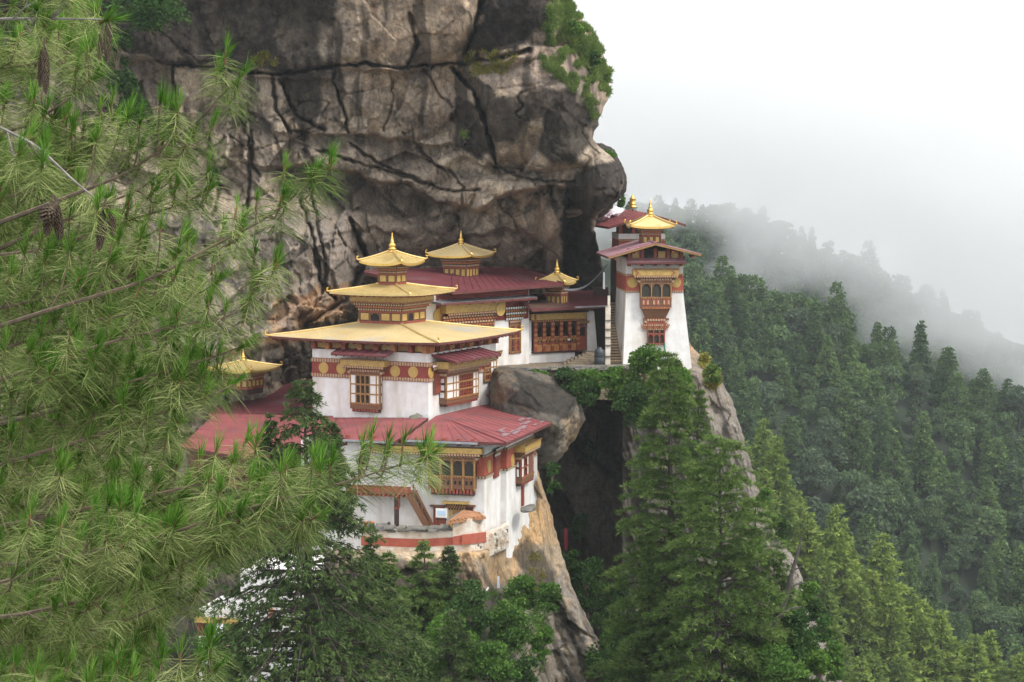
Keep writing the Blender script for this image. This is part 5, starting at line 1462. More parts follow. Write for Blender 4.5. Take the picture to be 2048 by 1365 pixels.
# long stair beside the tower
R15 = thing('staircase', 'steep stone staircase climbing between the white post and the tower', 'staircase', at(1231, 726, 173))
mb = MB(); n = 22
for i in range(n):
    f0, f1 = i / n, (i + 1) / n
    Y0, Y1 = 173 + 8.5 * f0, 173 + 8.5 * f1
    z0_, z1_ = zat(726, 173) + (zat(606, 181.5) - zat(726, 173)) * f0, zat(726, 173) + (zat(606, 181.5) - zat(726, 173)) * f1
    xa, xb = at(1221, 700, Y0).x, at(1246, 700, Y0).x
    mb.box(xa, xb, Y0, 182.5, z0_ - .6, z1_, 'stonework'); mb.box(xa - .02, xb + .02, Y0 - .06, Y0 + .12, z1_ - .07, z1_ + .012, 'trim_pale')
mb.build('step', R15, world=True)
mb = MB(); mb.tube([at(1243, 700, 173) , at(1243, 628, 178)], .04, 'cable_grey', 5); mb.build('handrail', R15, world=True)
R16 = thing('gate_post', 'narrow flaking white stone post left of the steep staircase', 'post', at(1216, 728, 172.3))
mb = MB(); strip(mb, [(1211, 172.3), (1221, 172.3)], ln((1211, 614), (1221, 613)), ln((1211, 730), (1221, 730)), .8, 'old_whitewash')
strip(mb, [(1215, 172.25), (1220, 172.25)], ln((1211, 592), (1221, 592)), ln((1211, 614), (1221, 614)), .3, 'old_whitewash'); mb.build('shaft', R16, world=True)
mb = MB()
for py in (640, 658, 674, 690, 712):
    strip(mb, [(1210.6, 172.22), (1221.4, 172.22)], ln((0, py)), ln((0, py + 3)), .3, 'slate')
mb.build('stone_course', R16, world=True)
mb = MB(); n = 7
for i in range(n):
    mb.box(at(1128 + i * 7.5, 700, 171.6).x, at(1192, 700, 171.6).x, 171.4 + i * .22, 174.6, zat(733, 171.6) - .3, zat(729 - i * 3.9, 171.6 + i * .22), 'stonework')
tag(mb.build('stone_steps'), 'rough brown stone steps leading up to the veranda beside the black tank', 'steps')
mb = MB(); c = at(1199, 729, 171.2)
mb.lathe([(.36, 0), (.41, .06), (.41, .5), (.385, .54), (.41, .58), (.41, 1.0), (.36, 1.12), (.2, 1.22), (.2, 1.32), (.05, 1.34)], 'tank_black', 18, c=c)
tag(mb.build('water_tank', smooth=True), 'black ribbed water tank standing beside the stone steps', 'tank')
strip(mb := MB(), [(1186, 181), (1216, 181)], ln((0, 575)), ln((0, 735)), .4, 'wood_dark')
strip(mb, [(1221, 182.6), (1250, 182.6)], ln((0, 500)), ln((0, 640)), .4, 'wood_dark')
tag(mb.build('passage_wall'), 'dark timber wall closing the passage behind the staircase', 'wall')
def drape(name, label, cat, px, py0, py1, w, Y, mat, folds=5, seed=1):
    r = random.Random(seed); a, b = at(px, py0, Y), at(px, py1, Y)
    mb = MB(); N = folds * 2
    rows = 5; V = []
    for s_ in range(2):
        for q in range(rows):
            f = q / (rows - 1)
            for i in range(N + 1):
                V.append((a.x + (i / N - .5) * w * (1 + .3 * f * r.uniform(.6, 1.2)), a.y + (.03 if i % 2 else -.03) * (1 + f) + s_ * .02, a.z + (b.z - a.z) * f + (r.uniform(-.05, .05) if q == rows - 1 else 0)))
    m = rows * (N + 1); F_ = []
    for s_ in range(2):
        for q in range(rows - 1):
            for i in range(N):
                k = s_ * m + q * (N + 1) + i
                F_.append((k, k + 1, k + N + 2, k + N + 1))
    mb.raw(V, F_, mat)
    return tag(mb.build(name), label, cat)
drape('hanging_cloth', 'long red cloth hanging in the dark gorge by the pale cliff', 'cloth', 1132, 1057, 1099, .26, 160, 'cloth_red', 3, 3)
drape('prayer_scarf', 'white scarf hanging in the dark passage left of the tower', 'scarf', 1208, 545, 578, .13, 172.2, 'cloth_white', 2, 4)
drape('prayer_scarf', 'upright white scarf caught on the bushes below the orange rock', 'scarf', 997, 1153, 1176, .14, 143.5, 'cloth_white', 2, 5)
mb = MB(); mb.tube([at(977, 1175, 143.2), at(971, 1184, 143.1), at(964, 1190, 143), at(959, 1197, 143)], [.05, .07, .07, .03], 'cloth_white', 6); tag(mb.build('prayer_scarf'), 'slanting white scarf lying on the bushes below the orange rock', 'scarf')
o = drape('cloth_bundle', 'crimson cloth tied to a veranda post with a white knot', 'cloth', 1138, 682, 697, .28, 176.6, 'cloth_red', 3, 6)
mb = MB(); c = at(1137.5, 680, 176.5); mb.lathe([(.02, -.1), (.1, -.06), (.13, 0), (.09, .08), (.02, .1)], 'cloth_white', 9, c=c); k_ = mb.build('knot', o, smooth=True)
mb = MB(); c = at(1137.5, 670, 176.5); mb.lathe([(.02, -.16), (.09, -.1), (.11, 0), (.08, .1), (.02, .16)], 'cloth_red', 9, c=c); mb.build('streamer', o, smooth=True)
def heap(name, label, cat, pts, mat, amp, seed):
    bm = bmesh.new()
    for p in pts: bm.verts.new(at(*p))
    bmesh.ops.convex_hull(bm, input=bm.verts[:])
    bmesh.ops.subdivide_edges(bm, edges=bm.edges[:], cuts=3, use_grid_fill=True, smooth=.3)
    bm.normal_update()
    for v in bm.verts:
        v.co += v.normal * amp * float(fbm(v.co.x * 2, v.co.y * 2 + seed, v.co.z * 2, 3))
    me = bpy.data.meshes.new(name); bm.to_mesh(me); bm.free(); me.materials.append(MATS[mat])
    return tag(link_mesh(name, me), label, cat)
heap('prayer_flags', 'bundle of faded printed prayer flags lying on the red roof under the rock', 'flags', [(1194, 431, 182), (1200, 421, 182), (1214, 411, 183), (1222, 420, 182.5), (1220, 430, 182), (1206, 434, 181.5), (1205, 425, 184), (1218, 425, 184)], 'cloth_print', .2, 1)
heap('tarpaulin', 'crumpled white tarpaulin at the ridge of the red roof', 'tarpaulin', [(1222, 416, 183), (1234, 417, 183.5), (1241, 417, 184), (1244, 422, 184), (1226, 428, 183), (1228, 420, 185), (1240, 422, 185.5)], 'cloth_white', .18, 2)
heap('stone_pile', 'little heap of stones left on the red roof at the foot of the temple corner', 'stones', [(818, 834, 155.2), (830, 829, 155.4), (841, 830, 155.2), (845, 836, 154.8), (822, 838, 154.6), (832, 833, 156)], 'slate', .12, 3)
heap('stone_slab', 'flat grey stone slabs on the pale rock under the red chute', 'stones', [(1044, 1022, 151.6), (1062, 1020, 151.9), (1068, 1012, 152.3), (1058, 1010, 154), (1046, 1014, 153.4), (1045, 1025, 151.6), (1064, 1024, 151.9)], 'slate', .05, 4)
for k, dy in enumerate((0, 5)):
    mb = MB(); pts = []
    for f in np.linspace(0, 1, 12):
        px = 1128 + 86 * f; py = 580 - 52 * f + 20 * math.sin(pi * f) * (1 - .15 * k) + dy * (f - .3)
        pts.append(at(px, py, 171.5 + 6 * f))
    mb.tube(pts, .035, 'cable_grey', 5)
    tag(mb.build('cable'), ['upper of two grey cables sagging from the maroon roof to the tower', 'lower of two grey cables sagging from the maroon roof to the tower'][k], 'cable', 'cables in front of the dark rock')
for px, lab in ((744, 'terracotta pot on the courtyard parapet, nearest the dark post'), (731, 'terracotta pot at the left end of the courtyard parapet')):
    mb = MB(); mb.lathe([(.10, 0), (.17, .24), (.20, .25), (.20, .31), (.16, .31), (.15, .26)], 'clay', 12, c=at(px, 1053, 144.9)); tag(mb.build('flower_pot', smooth=True), lab, 'pot', 'clay pots on the parapet')
r = thing('easel_sign', 'white notice board with a blue picture on a wooden stand by the hall door', 'sign', at(884, 1052, 144.9), A15)
mb = MB(); mb.box(-.42, .36, -.05, 0, .55, 1.16, 'pane_white'); mb.build('board', r)
mb = MB(); mb.box(-.26, .26, -.07, -.05, .72, 1.02, 'sign_blue'); mb.build('picture', r)
mb = MB()
for x in (-.28, .24): mb.bar((x, -.02, 0), (x, .02, .6), .06, .06, 'wood_dark')
mb.bar((-.4, -.04, .42), (.36, -.04, .42), .06, .08, 'wood_dark'); mb.build('stand', r)

# the visitor sitting behind the parapet (only head and shoulders rise above the coping)
def figure(name, label, joints, edges, radii, mat, extra):
    me = bpy.data.meshes.new(name); me.from_pydata([tuple(p) for p in joints], edges, []); me.materials.append(MATS[mat])
    o = link_mesh(name, me); tag(o, label, 'person')
    sk = o.modifiers.new('skin', 'SKIN')
    for i, r_ in enumerate(radii): me.skin_vertices[0].data[i].radius = (r_, r_ * .85)
    me.skin_vertices[0].data[0].use_root = True
    sb = o.modifiers.new('sub', 'SUBSURF'); sb.levels = 1; sb.render_levels = 2
    return o
pc = at(778, 1051, 145.6) + Vector((0, 0, -.62))
J = [(0, 0, 0), (0, 0, .22), (0, -.02, .42), (0, -.03, .56), (0, -.05, .66), (0, -.06, .76), (.18, 0, .46), (.26, -.1, .2), (.16, -.28, .1), (-.18, 0, .46), (-.26, -.1, .2), (-.16, -.28, .1), (.13, -.36, .05), (.12, -.42, -.35), (-.13, -.36, .05), (-.12, -.42, -.35)]
figure('person', 'person with black hair sitting behind the slate parapet beside the dark post', [pc + Vector(j) for j in J],
       [(0, 1), (1, 2), (2, 3), (3, 4), (4, 5), (2, 6), (6, 7), (7, 8), (2, 9), (9, 10), (10, 11), (0, 12), (12, 13), (0, 14), (14, 15)],
       [.15, .15, .16, .055, .09, .075, .06, .045, .03, .06, .045, .03, .08, .05, .08, .05], 'skin', None)
pers = bpy.data.objects['person']
mb = MB(); mb.lathe([(.02, -.02), (.115, .0), (.118, .08), (.095, .15), (.03, .19)], 'hair', 12, c=pc + Vector((0, -.03, .66))); mb.build('hair', pers, smooth=True)
mb = MB(); mb.lathe([(.24, -.1), (.22, .2), (.21, .40), (.10, .50)], 'tank_black', 12, c=pc); mb.build('jacket', pers, smooth=True)
# ---------------------------------------------------------------- foliage builders
def unit(v): return v / np.maximum(np.linalg.norm(v, axis=-1, keepdims=True), 1e-9)
def leaves(C, A, Wd, tint):
    """diamond leaves: centre, half-length vector, half-width vector"""
    n = len(C)
    V = np.stack([C - A, C + Wd - A * .1, C + A, C - Wd - A * .1], 1).reshape(-1, 3)
    F_ = np.arange(4 * n).reshape(-1, 4)
    return V, F_, np.repeat(tint, 4)
def perp(A, g):
    r = unit(g.normal(size=A.shape))
    return unit(np.cross(A, r))
def sticks_mesh(name, segs, mat, parent):
    mb = MB()
    for pts, rad in segs: mb.tube(pts, rad, mat, 5)
    return mb.build(name, parent)

def conifer_data(seed, H, R, whorls, per, nspray, L, Wd, fan=1, droop=.25, lift=.15, hang=0.0, base=.08, taper=.8, irreg=.35, spread=.9, shape_pow=1.0):
    g = np.random.default_rng(seed)
    C, A, T = [], [], []
    segs = [([(0, 0, 0), (0.01 * H, 0, H * .5), (0, 0, H * .97)], [H * .014 + .05, H * .009 + .03, .02])]
    for w in range(whorls):
        t = max(0.0, (w + g.uniform(-.4, .4)) / whorls) ** shape_pow
        t = min(max(t, 0), .99)
        h = H * (base + (1 - base) * t)
        for b in range(per):
            az = g.uniform(0, 2 * pi)
            ln_ = (R * (1 - t) ** taper * g.uniform(1 - irreg, 1 + irreg * .5) + .06 * R)
            out = np.array([cos(az), sin(az), 0.0]); lat = np.array([-sin(az), cos(az), 0.0])
            n = max(3, int(nspray * (ln_ / R) ** .7))
            s_ = np.sqrt(g.uniform(.03, 1.0, n))
            lift_b = lift + .5 * t
            bend = lambda q: (lift_b * q - (droop + lift_b * .6) * q * q)
            P = out * (s_ * ln_)[:, None] + np.array([0, 0, 1.0]) * (h + ln_ * bend(s_))[:, None]
            side = g.uniform(-1, 1, n) * (1.02 - s_ * .75) * ln_ * .30
            P = P + lat * side[:, None] + np.array([0, 0, -1.0]) * (np.abs(side) * .18)[:, None]
            d = out * .8 + lat * (np.sign(side) * g.uniform(.2, spread, n))[:, None]
            d = d + np.array([0, 0, 1.0]) * (g.normal(0, .22, n) + .10 - hang)[:, None]
            d = unit(d)
            cl = g.uniform(-.18, .18)
            for f in range(fan):
                dd = unit(d + g.normal(0, .0 if fan == 1 else .42, d.shape))
                le = L * g.uniform(.55, 1.2, n) * (1.0 - .3 * t)
                a = dd * (le / 2)[:, None]
                C.append(P + a); A.append(a)
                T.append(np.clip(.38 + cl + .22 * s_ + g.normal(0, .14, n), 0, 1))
            q = (0, .45, .9)
            segs.append(([tuple(out * ln_ * x + np.array([0, 0, h + ln_ * bend(x)])) for x in q], [.012 * H * (1 - t) * .5 + .012, .008 * H * (1 - t) * .4 + .010, .006]))
    C, A, T = np.concatenate(C), np.concatenate(A), np.concatenate(T)
    Wv = perp(A, g) * (np.linalg.norm(A, axis=1) * 2 * Wd)[:, None]
    flat = g.random(len(A)) < .6                                    # most sprays lie roughly flat
    up = np.array([0, 0, 1.0]) + 0 * A
    Wf = unit(np.cross(A, up)) * (np.linalg.norm(A, axis=1) * 2 * Wd)[:, None]
    Wv = np.where(flat[:, None], Wf + .25 * Wv, Wv)
    V, F_, tt = leaves(C, A, Wv, T)
    return V, F_, tt, segs
def broad_data(seed, H, R, nl, nleaf, size, low=.25):
    g = np.random.default_rng(seed)
    C, A, T = [], [], []
    segs = [([(0, 0, 0), (g.normal(0, .02) * H, 0, H * .45), (g.normal(0, .03) * H, 0, H * .8)], [H * .02, H * .014, .03])]
    for i in range(nl):
        az = g.uniform(0, 2 * pi); u = g.uniform(low, 1)
        rr = R * .72 * (1 - abs(u - .5) * 1.1) * np.sqrt(g.uniform(.05, 1))
        c = np.array([cos(az) * rr, sin(az) * rr, H * (u * .82 + .08)])
        lr = R * g.uniform(.22, .52)
        segs.append(([(0, 0, max(c[2] * .55, .1)), tuple(c * .6 + np.array([0, 0, c[2] * .3])), tuple(c)], [H * .009, H * .006, .015]))
        n = nleaf // nl
        d = unit(g.normal(size=(n, 3))); d[:, 2] = np.where(d[:, 2] < -.3, -d[:, 2], d[:, 2])
        rad = lr * g.uniform(.12, 1.2, n) ** .6
        C.append(c + d * rad[:, None] * np.array([1, 1, .9 if H < 6 else .8]))
        a = unit(d * .5 + g.normal(0, .7, (n, 3)))
        A.append(a * (size * g.uniform(.4, 1.5, n))[:, None])
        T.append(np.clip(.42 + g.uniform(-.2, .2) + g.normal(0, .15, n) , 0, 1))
    C, A, T = np.concatenate(C), np.concatenate(A), np.concatenate(T)
    V, F_, tt = leaves(C, A, perp(A, g) * (np.linalg.norm(A, axis=1) * .62)[:, None], T)
    return V, F_, tt, segs
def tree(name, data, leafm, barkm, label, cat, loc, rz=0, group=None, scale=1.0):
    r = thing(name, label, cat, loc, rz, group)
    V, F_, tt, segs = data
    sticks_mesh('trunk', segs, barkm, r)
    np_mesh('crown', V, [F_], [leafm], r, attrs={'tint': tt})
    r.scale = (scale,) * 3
    return r
def copy_tree(root, loc, rz, sc, label, group, name=None):
    r = root.copy(); COL.objects.link(r)
    r.location = loc; r.rotation_euler = (0, 0, rz); r.scale = sc
    r['label'] = label; r['group'] = group
    for ch in list(root.children):
        c = ch.copy(); COL.objects.link(c); c.parent = r
    return r

# ---------------------------------------------------------------- forest on the hillsides
# real-looking stands: each tree its own object, copies of a few grown prototypes
protoC = [conifer_data(100 + i, 15.0, (3.6, 4.3, 3.0, 4.8)[i], 28, 7, 16, 1.0, .20, fan=3, droop=(.32, .2, .36, .25)[i], lift=.12, taper=(.8, .9, .7, .75)[i], base=.10, irreg=.5) for i in range(4)]
protoB = [broad_data(200 + i, 13.0, (4.3, 3.8, 4.8)[i], (20, 17, 24)[i], 5200, .34) for i in range(3)]
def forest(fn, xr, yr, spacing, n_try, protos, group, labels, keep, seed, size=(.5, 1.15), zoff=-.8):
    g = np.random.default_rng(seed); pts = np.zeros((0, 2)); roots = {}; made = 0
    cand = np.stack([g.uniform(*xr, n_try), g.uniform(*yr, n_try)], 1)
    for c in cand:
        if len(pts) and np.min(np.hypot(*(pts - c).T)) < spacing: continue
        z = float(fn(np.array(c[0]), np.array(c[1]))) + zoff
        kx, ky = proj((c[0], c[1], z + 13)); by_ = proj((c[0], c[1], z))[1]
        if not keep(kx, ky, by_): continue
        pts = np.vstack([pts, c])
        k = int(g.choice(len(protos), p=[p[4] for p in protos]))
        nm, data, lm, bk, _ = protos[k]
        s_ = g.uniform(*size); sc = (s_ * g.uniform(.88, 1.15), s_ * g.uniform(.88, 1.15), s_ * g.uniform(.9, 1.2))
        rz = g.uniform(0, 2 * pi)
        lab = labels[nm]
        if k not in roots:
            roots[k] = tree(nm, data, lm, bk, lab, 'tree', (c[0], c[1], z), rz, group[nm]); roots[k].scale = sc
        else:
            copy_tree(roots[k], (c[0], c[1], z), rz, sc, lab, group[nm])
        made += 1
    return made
mid_ridge = ln((1200, 400), (1345, 455), (1500, 560), (1650, 640), (1800, 690), (2048, 800), (2200, 860))
cf = [('conifer', protoC[i], 'forest_leaf', 'bark', (.16, .16, .12, .16)[i]) for i in range(4)] + [('broadleaf_tree', protoB[i], 'forest_broad', 'bark', (.14, .13, .13)[i]) for i in range(3)]
n1 = forest(f_mid, (20, 150), (415, 548), 4.6, 14000, cf, {'conifer': 'conifers on the shaded hillside', 'broadleaf_tree': 'broadleaf trees on the shaded hillside'},
       {'conifer': 'dark green conifer in the dense stand on the shaded hillside below the mist', 'broadleaf_tree': 'rounded dark broadleaf tree in the dense stand on the shaded hillside'},
       lambda kx, ky, by: 1235 < kx < 2160 and ky < 1390 and by > mid_ridge(kx) - 30 and not (ky > 900 and kx < 1440), 11)
protoS = [conifer_data(150 + i, 12.5, (3.9, 3.3, 4.4)[i], 24, 6, 17, 1.0, .17, fan=3, droop=(.12, .2, .08)[i], lift=.22, taper=(.95, .85, 1.0)[i], base=.08, irreg=.55) for i in range(3)]
sf = [('young_conifer', protoS[i], 'spur_leaf', 'bark', 1 / 3.) for i in range(3)]
n2 = forest(f_spur, (24, 92), (290, 350), 4.4, 6000, sf, {'young_conifer': 'yellow green conifers on the near spur'},
       {'young_conifer': 'yellow green conifer lit by open sky on the near spur under the shaded hillside'},
       lambda kx, ky, by: 1440 < kx < 2140 and ky < 1390, 12, size=(.55, 1.25))
ff = [('misty_conifer', protoC[0], 'forest_leaf', 'bark', .3), ('misty_conifer', protoC[3], 'forest_leaf', 'bark', .2), ('misty_broadleaf', protoB[0], 'forest_broad', 'bark', .25), ('misty_broadleaf', protoB[2], 'forest_broad', 'bark', .25)]
far_white = ln((1200, 330), (1400, 370), (1600, 430), (1750, 500), (1850, 580), (2048, 660))
n3 = forest(f_far, (35, 230), (740, 872), 6.0, 14000, ff, {'misty_conifer': 'conifers fading into the mist', 'misty_broadleaf': 'broadleaf trees fading into the mist'},
       {'misty_conifer': 'pale conifer fading into the mist on the far slope', 'misty_broadleaf': 'pale rounded tree fading into the mist on the far slope'},
       lambda kx, ky, by: 1230 < kx < 2160 and by > far_white(kx) - 20 and ky < mid_ridge(kx) + 60, 13, size=(.8, 1.25))
print('FOREST', n1, n2, n3)

# ---------------------------------------------------------------- trees near the monastery
def place_tree(name, data, leafm, label, px, py_top, Y, H, rz=0.3, barkm='bark', group=None):
    top = at(px, py_top, Y)
    return tree(name, data, leafm, barkm, label, 'tree', (top.x, top.y, top.z - H), rz, group)
place_tree('pine_tree', conifer_data(301, 24, 4.3, 52, 8, 44, .46, .085, fan=9, droop=.22, lift=.10, base=.02, taper=.62, irreg=.45), 'pine_leaf',
           'tallest feathery pine before the gorge, its tip at the foot of the white tower', 1338, 694, 141, 24)
place_tree('pine_tree', conifer_data(302, 22, 5.6, 48, 8, 44, .46, .085, fan=9, droop=.20, lift=.12, base=.02, taper=.60, irreg=.45), 'pine_leaf',
           'bushy bright green pine just right of the tallest pine, before the rock ridge', 1440, 862, 134, 22, 1.2)
place_tree('pine_tree', conifer_data(303, 14, 1.7, 34, 7, 34, .44, .085, fan=9, droop=.22, lift=.12, base=.02, taper=.65, irreg=.45), 'pine_leaf',
           'smaller pine low at the left side of the two big gorge pines', 1300, 1010, 139, 16, 2.0)
place_tree('pine_tree', conifer_data(304, 16, 4.2, 34, 7, 36, .44, .085, fan=9, droop=.22, lift=.12, base=.02, taper=.65, irreg=.45), 'pine_leaf',
           'light green pine at the right edge of the pine group, beside the dead snag', 1512, 985, 137, 16, 2.6)
place_tree('pine_tree', conifer_data(305, 9, 1.7, 26, 6, 26, .45, .085, fan=6, droop=.22, lift=.12, base=.02, taper=.65, irreg=.45), 'pine_leaf',
           'slim young pine against the rock ridge above the bright green pine', 1398, 772, 160, 9, 2.9)
place_tree('pine_tree', conifer_data(306, 10, 2.6, 26, 6, 28, .5, .085, fan=7, droop=.22, lift=.12, base=.02, taper=.65, irreg=.45), 'pine_leaf',
           'low pine hiding the rock crest right of the pine group, left of the dead snag', 1548, 1095, 135.5, 10, .9)
# cypress in front of the halls
place_tree('cypress', conifer_data(311, 15.5, 6.2, 58, 7, 46, .34, .10, fan=8, droop=.36, lift=.16, hang=.75, base=.0, taper=1.02, irreg=.55, shape_pow=.92), 'cypress_leaf',
           'large dark drooping cypress before the red roofs, white walls showing through it', 608, 752, 96, 15.5, .4)
place_tree('cypress', conifer_data(312, 5.0, .85, 26, 6, 26, .28, .11, fan=7, droop=.3, lift=.4, hang=.5, base=.02, taper=.7, irreg=.4), 'cypress_leaf',
           'slim dark cypress leader close left of the large cypress, over the red roof', 541, 826, 97, 5.0, 1.0)
place_tree('cypress', conifer_data(313, 4.6, .9, 26, 6, 26, .28, .11, fan=7, droop=.3, lift=.4, hang=.5, base=.02, taper=.7, irreg=.4), 'cypress_leaf',
           'short cypress leader close right of the large cypress, before the red eaves', 664, 838, 97, 4.6, 1.7)
for i, (px, py, Y, H, R_, lab) in enumerate([
    (848, 1080, 139, 6.5, 1.9, 'juniper under the red stripe of the parapet, tallest of its clump'), (898, 1092, 140, 5.5, 1.6, 'bluish juniper at the right end of the clump under the porch wall'),
    (778, 1100, 138, 6.0, 1.7, 'juniper under the middle of the curved parapet'), (742, 1068, 137, 6.5, 1.6, 'juniper whose tip reaches the left end of the parapet coping'),
    (905, 1215, 130, 7.0, 2.2, 'dark juniper on the steep slope left of the orange rock'), (800, 1190, 122, 8.0, 2.8, 'broad dark juniper low between the cypress and the shrubs')]):
    place_tree('juniper', conifer_data(320 + i, H, R_, 26, 6, 30, .34, .11, fan=7, droop=.25, lift=.25, hang=.4, base=.02, taper=.7, irreg=.45), ['cypress_leaf', 'pine_leaf'][i in (0, 2)], lab, px, py, Y, H, i * .7, group='junipers below the parapet')

# ---------------------------------------------------------------- shrubs
shr = {}
def shrub(px, py, Y, rx, rz, mat, label, n=1500, size=.11, seed=0, name='shrub', group='shrubs on the ledges'):
    """rx, rz half extents in photograph pixels at that depth"""
    s_ = Y / FPX; R_, H = rx * s_, rz * s_ * 2
    g = np.random.default_rng(400 + seed)
    c = at(px, py, Y); c.z -= H / 2
    data = broad_data(400 + seed, H * 1.05, R_ * 1.0, 18, n, size, low=.02)
    return tree(name, data, mat, 'twig', label, 'shrub', c, g.uniform(0, 6), group)
k = 0
for (px, py, Y, rx, rz, mat, n, sz, lab) in [
    (1078, 768, 163.8, 34, 18, 'shrub_leaf', 1500, .12, 'low shrub on the terrace wall, nearest the grey boulder'),
    (1128, 770, 163.5, 38, 26, 'dark_shrub_leaf', 1800, .12, 'dark shrub hanging over the middle of the terrace wall'),
    (1178, 774, 163.2, 36, 24, 'shrub_leaf', 1800, .12, 'fresh green shrub on the terrace wall below the black tank'),
    (1170, 790, 162.6, 40, 30, 'dark_shrub_leaf', 1800, .12, 'dark shrub hanging into the gorge mouth under the terrace'),
    (1228, 778, 162.4, 44, 36, 'shrub_leaf', 2600, .12, 'broad leafy shrub on the terrace edge below the staircase'),
    (1290, 752, 161.5, 52, 46, 'shrub_leaf', 3200, .12, 'tall light green shrub growing against the foot of the tower'),
    (1262, 812, 160.5, 50, 46, 'dark_shrub_leaf', 2600, .12, 'dark shrub falling into the gorge left of the tallest pine'),
    (1355, 775, 158, 44, 44, 'shrub_leaf', 2200, .12, 'shrub at the right foot of the tower by the rock ridge'),
    (1146, 815, 163, 22, 26, 'shrub_leaf', 900, .12, 'small bright shrub beside the right end of the grey boulder'),
    (1428, 752, 167.0, 22, 18, 'grass_blade', 900, .14, 'tawny green bush on the crest of the rock ridge right of the tower'),
    (1412, 718, 168.3, 16, 8, 'dry_grass_blade', 400, .12, 'yellow tuft growing on the rock beside the tower base'),
    (1104, 960, 158, 22, 30, 'dark_shrub_leaf', 900, .12, 'dark shrub clinging to the cliff edge under the grey boulder'),
    (1098, 1200, 139, 28, 30, 'shrub_leaf', 2200, .10, 'bright yellow green bush on the edge of the lower cliff'),
    (1045, 1195, 140, 40, 34, 'shrub_leaf', 2200, .10, 'round shrub below the white scarf on the cliff'),
    (1020, 1255, 137, 70, 50, 'shrub_leaf', 3200, .10, 'mid green shrub mass at the middle of the lower slope'),
    (940, 1230, 136, 56, 62, 'dark_shrub_leaf', 3000, .10, 'dark leafy shrub under the orange rock face'),
    (900, 1300, 132, 70, 60, 'shrub_leaf', 3200, .10, 'large fresh shrub at the foot of the junipers'),
    (985, 1335, 131, 70, 50, 'shrub_leaf', 3000, .10, 'spreading shrub at the lower edge, left of the pale streaked rock'),
    (1088, 1290, 136, 26, 34, 'shrub_leaf', 1800, .10, 'light shrub beside the grey streaked rock channel'),
    (1050, 1345, 132, 32, 34, 'dark_shrub_leaf', 1800, .10, 'dark shrub near the lower edge beside the streaked rock'),
    (820, 1345, 124, 70, 60, 'dark_shrub_leaf', 2600, .10, 'dark undergrowth shrub right of the cypress trunk'),
    (1175, 1180, 168, 55, 60, 'dark_shrub_leaf', 3200, .13, 'shaded shrub on the gorge floor below the red cloth'),
    (1230, 1240, 164, 60, 70, 'dark_shrub_leaf', 3600, .13, 'shaded shrub in the middle of the gorge bottom'),
    (1220, 1330, 158, 60, 60, 'dark_shrub_leaf', 3400, .13, 'shaded shrub at the lower end of the gorge'),
    (1290, 1330, 152, 60, 60, 'dark_shrub_leaf', 3000, .13, 'shaded shrub under the tall gorge pines'),
    (1140, 1130, 170, 26, 26, 'dark_shrub_leaf', 1000, .13, 'small dark shrub just below the red hanging cloth'),
    (1600, 1290, 134, 52, 66, 'dark_shrub_leaf', 3600, .11, 'grey green bush on the rock crest under the dead snag'),
    (1560, 1345, 131, 60, 50, 'shrub_leaf', 3000, .11, 'fresh bush at the lower edge, right of the pine group'),
    (1640, 1340, 133, 34, 40, 'shrub_leaf', 1600, .11, 'small bush at the tail of the rock ridge above the spur'),
    (1528, 1000, 170, 22, 18, 'shrub_leaf', 800, .12, 'small shrub on the ridge edge right of the bright green pine'),
    (1556, 1062, 168, 26, 22, 'dark_shrub_leaf', 900, .12, 'dark shrub on the ridge edge above the dead snag'),
    (1618, 1196, 150, 30, 26, 'shrub_leaf', 900, .12, 'shrub on the ridge edge just right of the dead snag'),
    (1648, 1262, 146, 30, 26, 'dark_shrub_leaf', 900, .12, 'dark shrub at the ridge edge above the lowest bush'),
    (1585, 1235, 146, 34, 30, 'dark_shrub_leaf', 1200, .12, 'dark shrub behind the fallen log on the ridge'),
    (1672, 1330, 140, 30, 40, 'shrub_leaf', 1200, .12, 'leafy bush at the very foot of the rock ridge'),
    (1632, 1225, 149, 24, 22, 'dark_shrub_leaf', 700, .12, 'small dark bush between two ridge edge shrubs'),
    (1150, 60, 171, 22, 14, 'shrub_leaf', 700, .12, 'round bush high on the grassy shoulder of the cliff'),
    (1192, 118, 171, 16, 12, 'dark_shrub_leaf', 500, .12, 'small dark bush low on the grassy shoulder of the cliff'),
    (450, 1330, 128, 90, 60, 'dark_shrub_leaf', 2600, .11, 'dark undergrowth shrub under the porch roof of the lower house'),
    (380, 1120, 150, 80, 60, 'dark_shrub_leaf', 2400, .12, 'dark bush on the slope behind the lower house'),
    (650, 1290, 140, 70, 90, 'dark_shrub_leaf', 2800, .12, 'dark bush at the right end of the lower house wall'),
    (1160, 1060, 174, 26, 30, 'dark_shrub_leaf', 900, .13, 'small shrub on the gorge wall right of the red cloth'),
    (1180, 905, 176, 18, 22, 'dark_shrub_leaf', 600, .13, 'tiny shrub high on the gorge wall'),
    (1215, 318, 176, 20, 15, 'shrub_leaf', 1000, .12, 'bright green bush on the small boulder above the red roof'),
    (1243, 402, 185, 9, 14, 'shrub_leaf', 400, .14, 'little green bush between the boulder and the golden cylinder'),
    (300, 20, 160, 110, 50, 'dark_shrub_leaf', 2600, .13, 'dark shrub on the cliff top behind the pine'),
    (235, 130, 160, 55, 70, 'dark_shrub_leaf', 2200, .13, 'dark shrub in the cliff corner behind the upper pine cones'),
    (262, 225, 161, 44, 34, 'dark_shrub_leaf', 1400, .13, 'dark shrub on a cliff ledge behind the pine')]:
    shrub(px, py, Y, rx, rz, mat, lab, int(n * 1.7), sz, k); k += 1

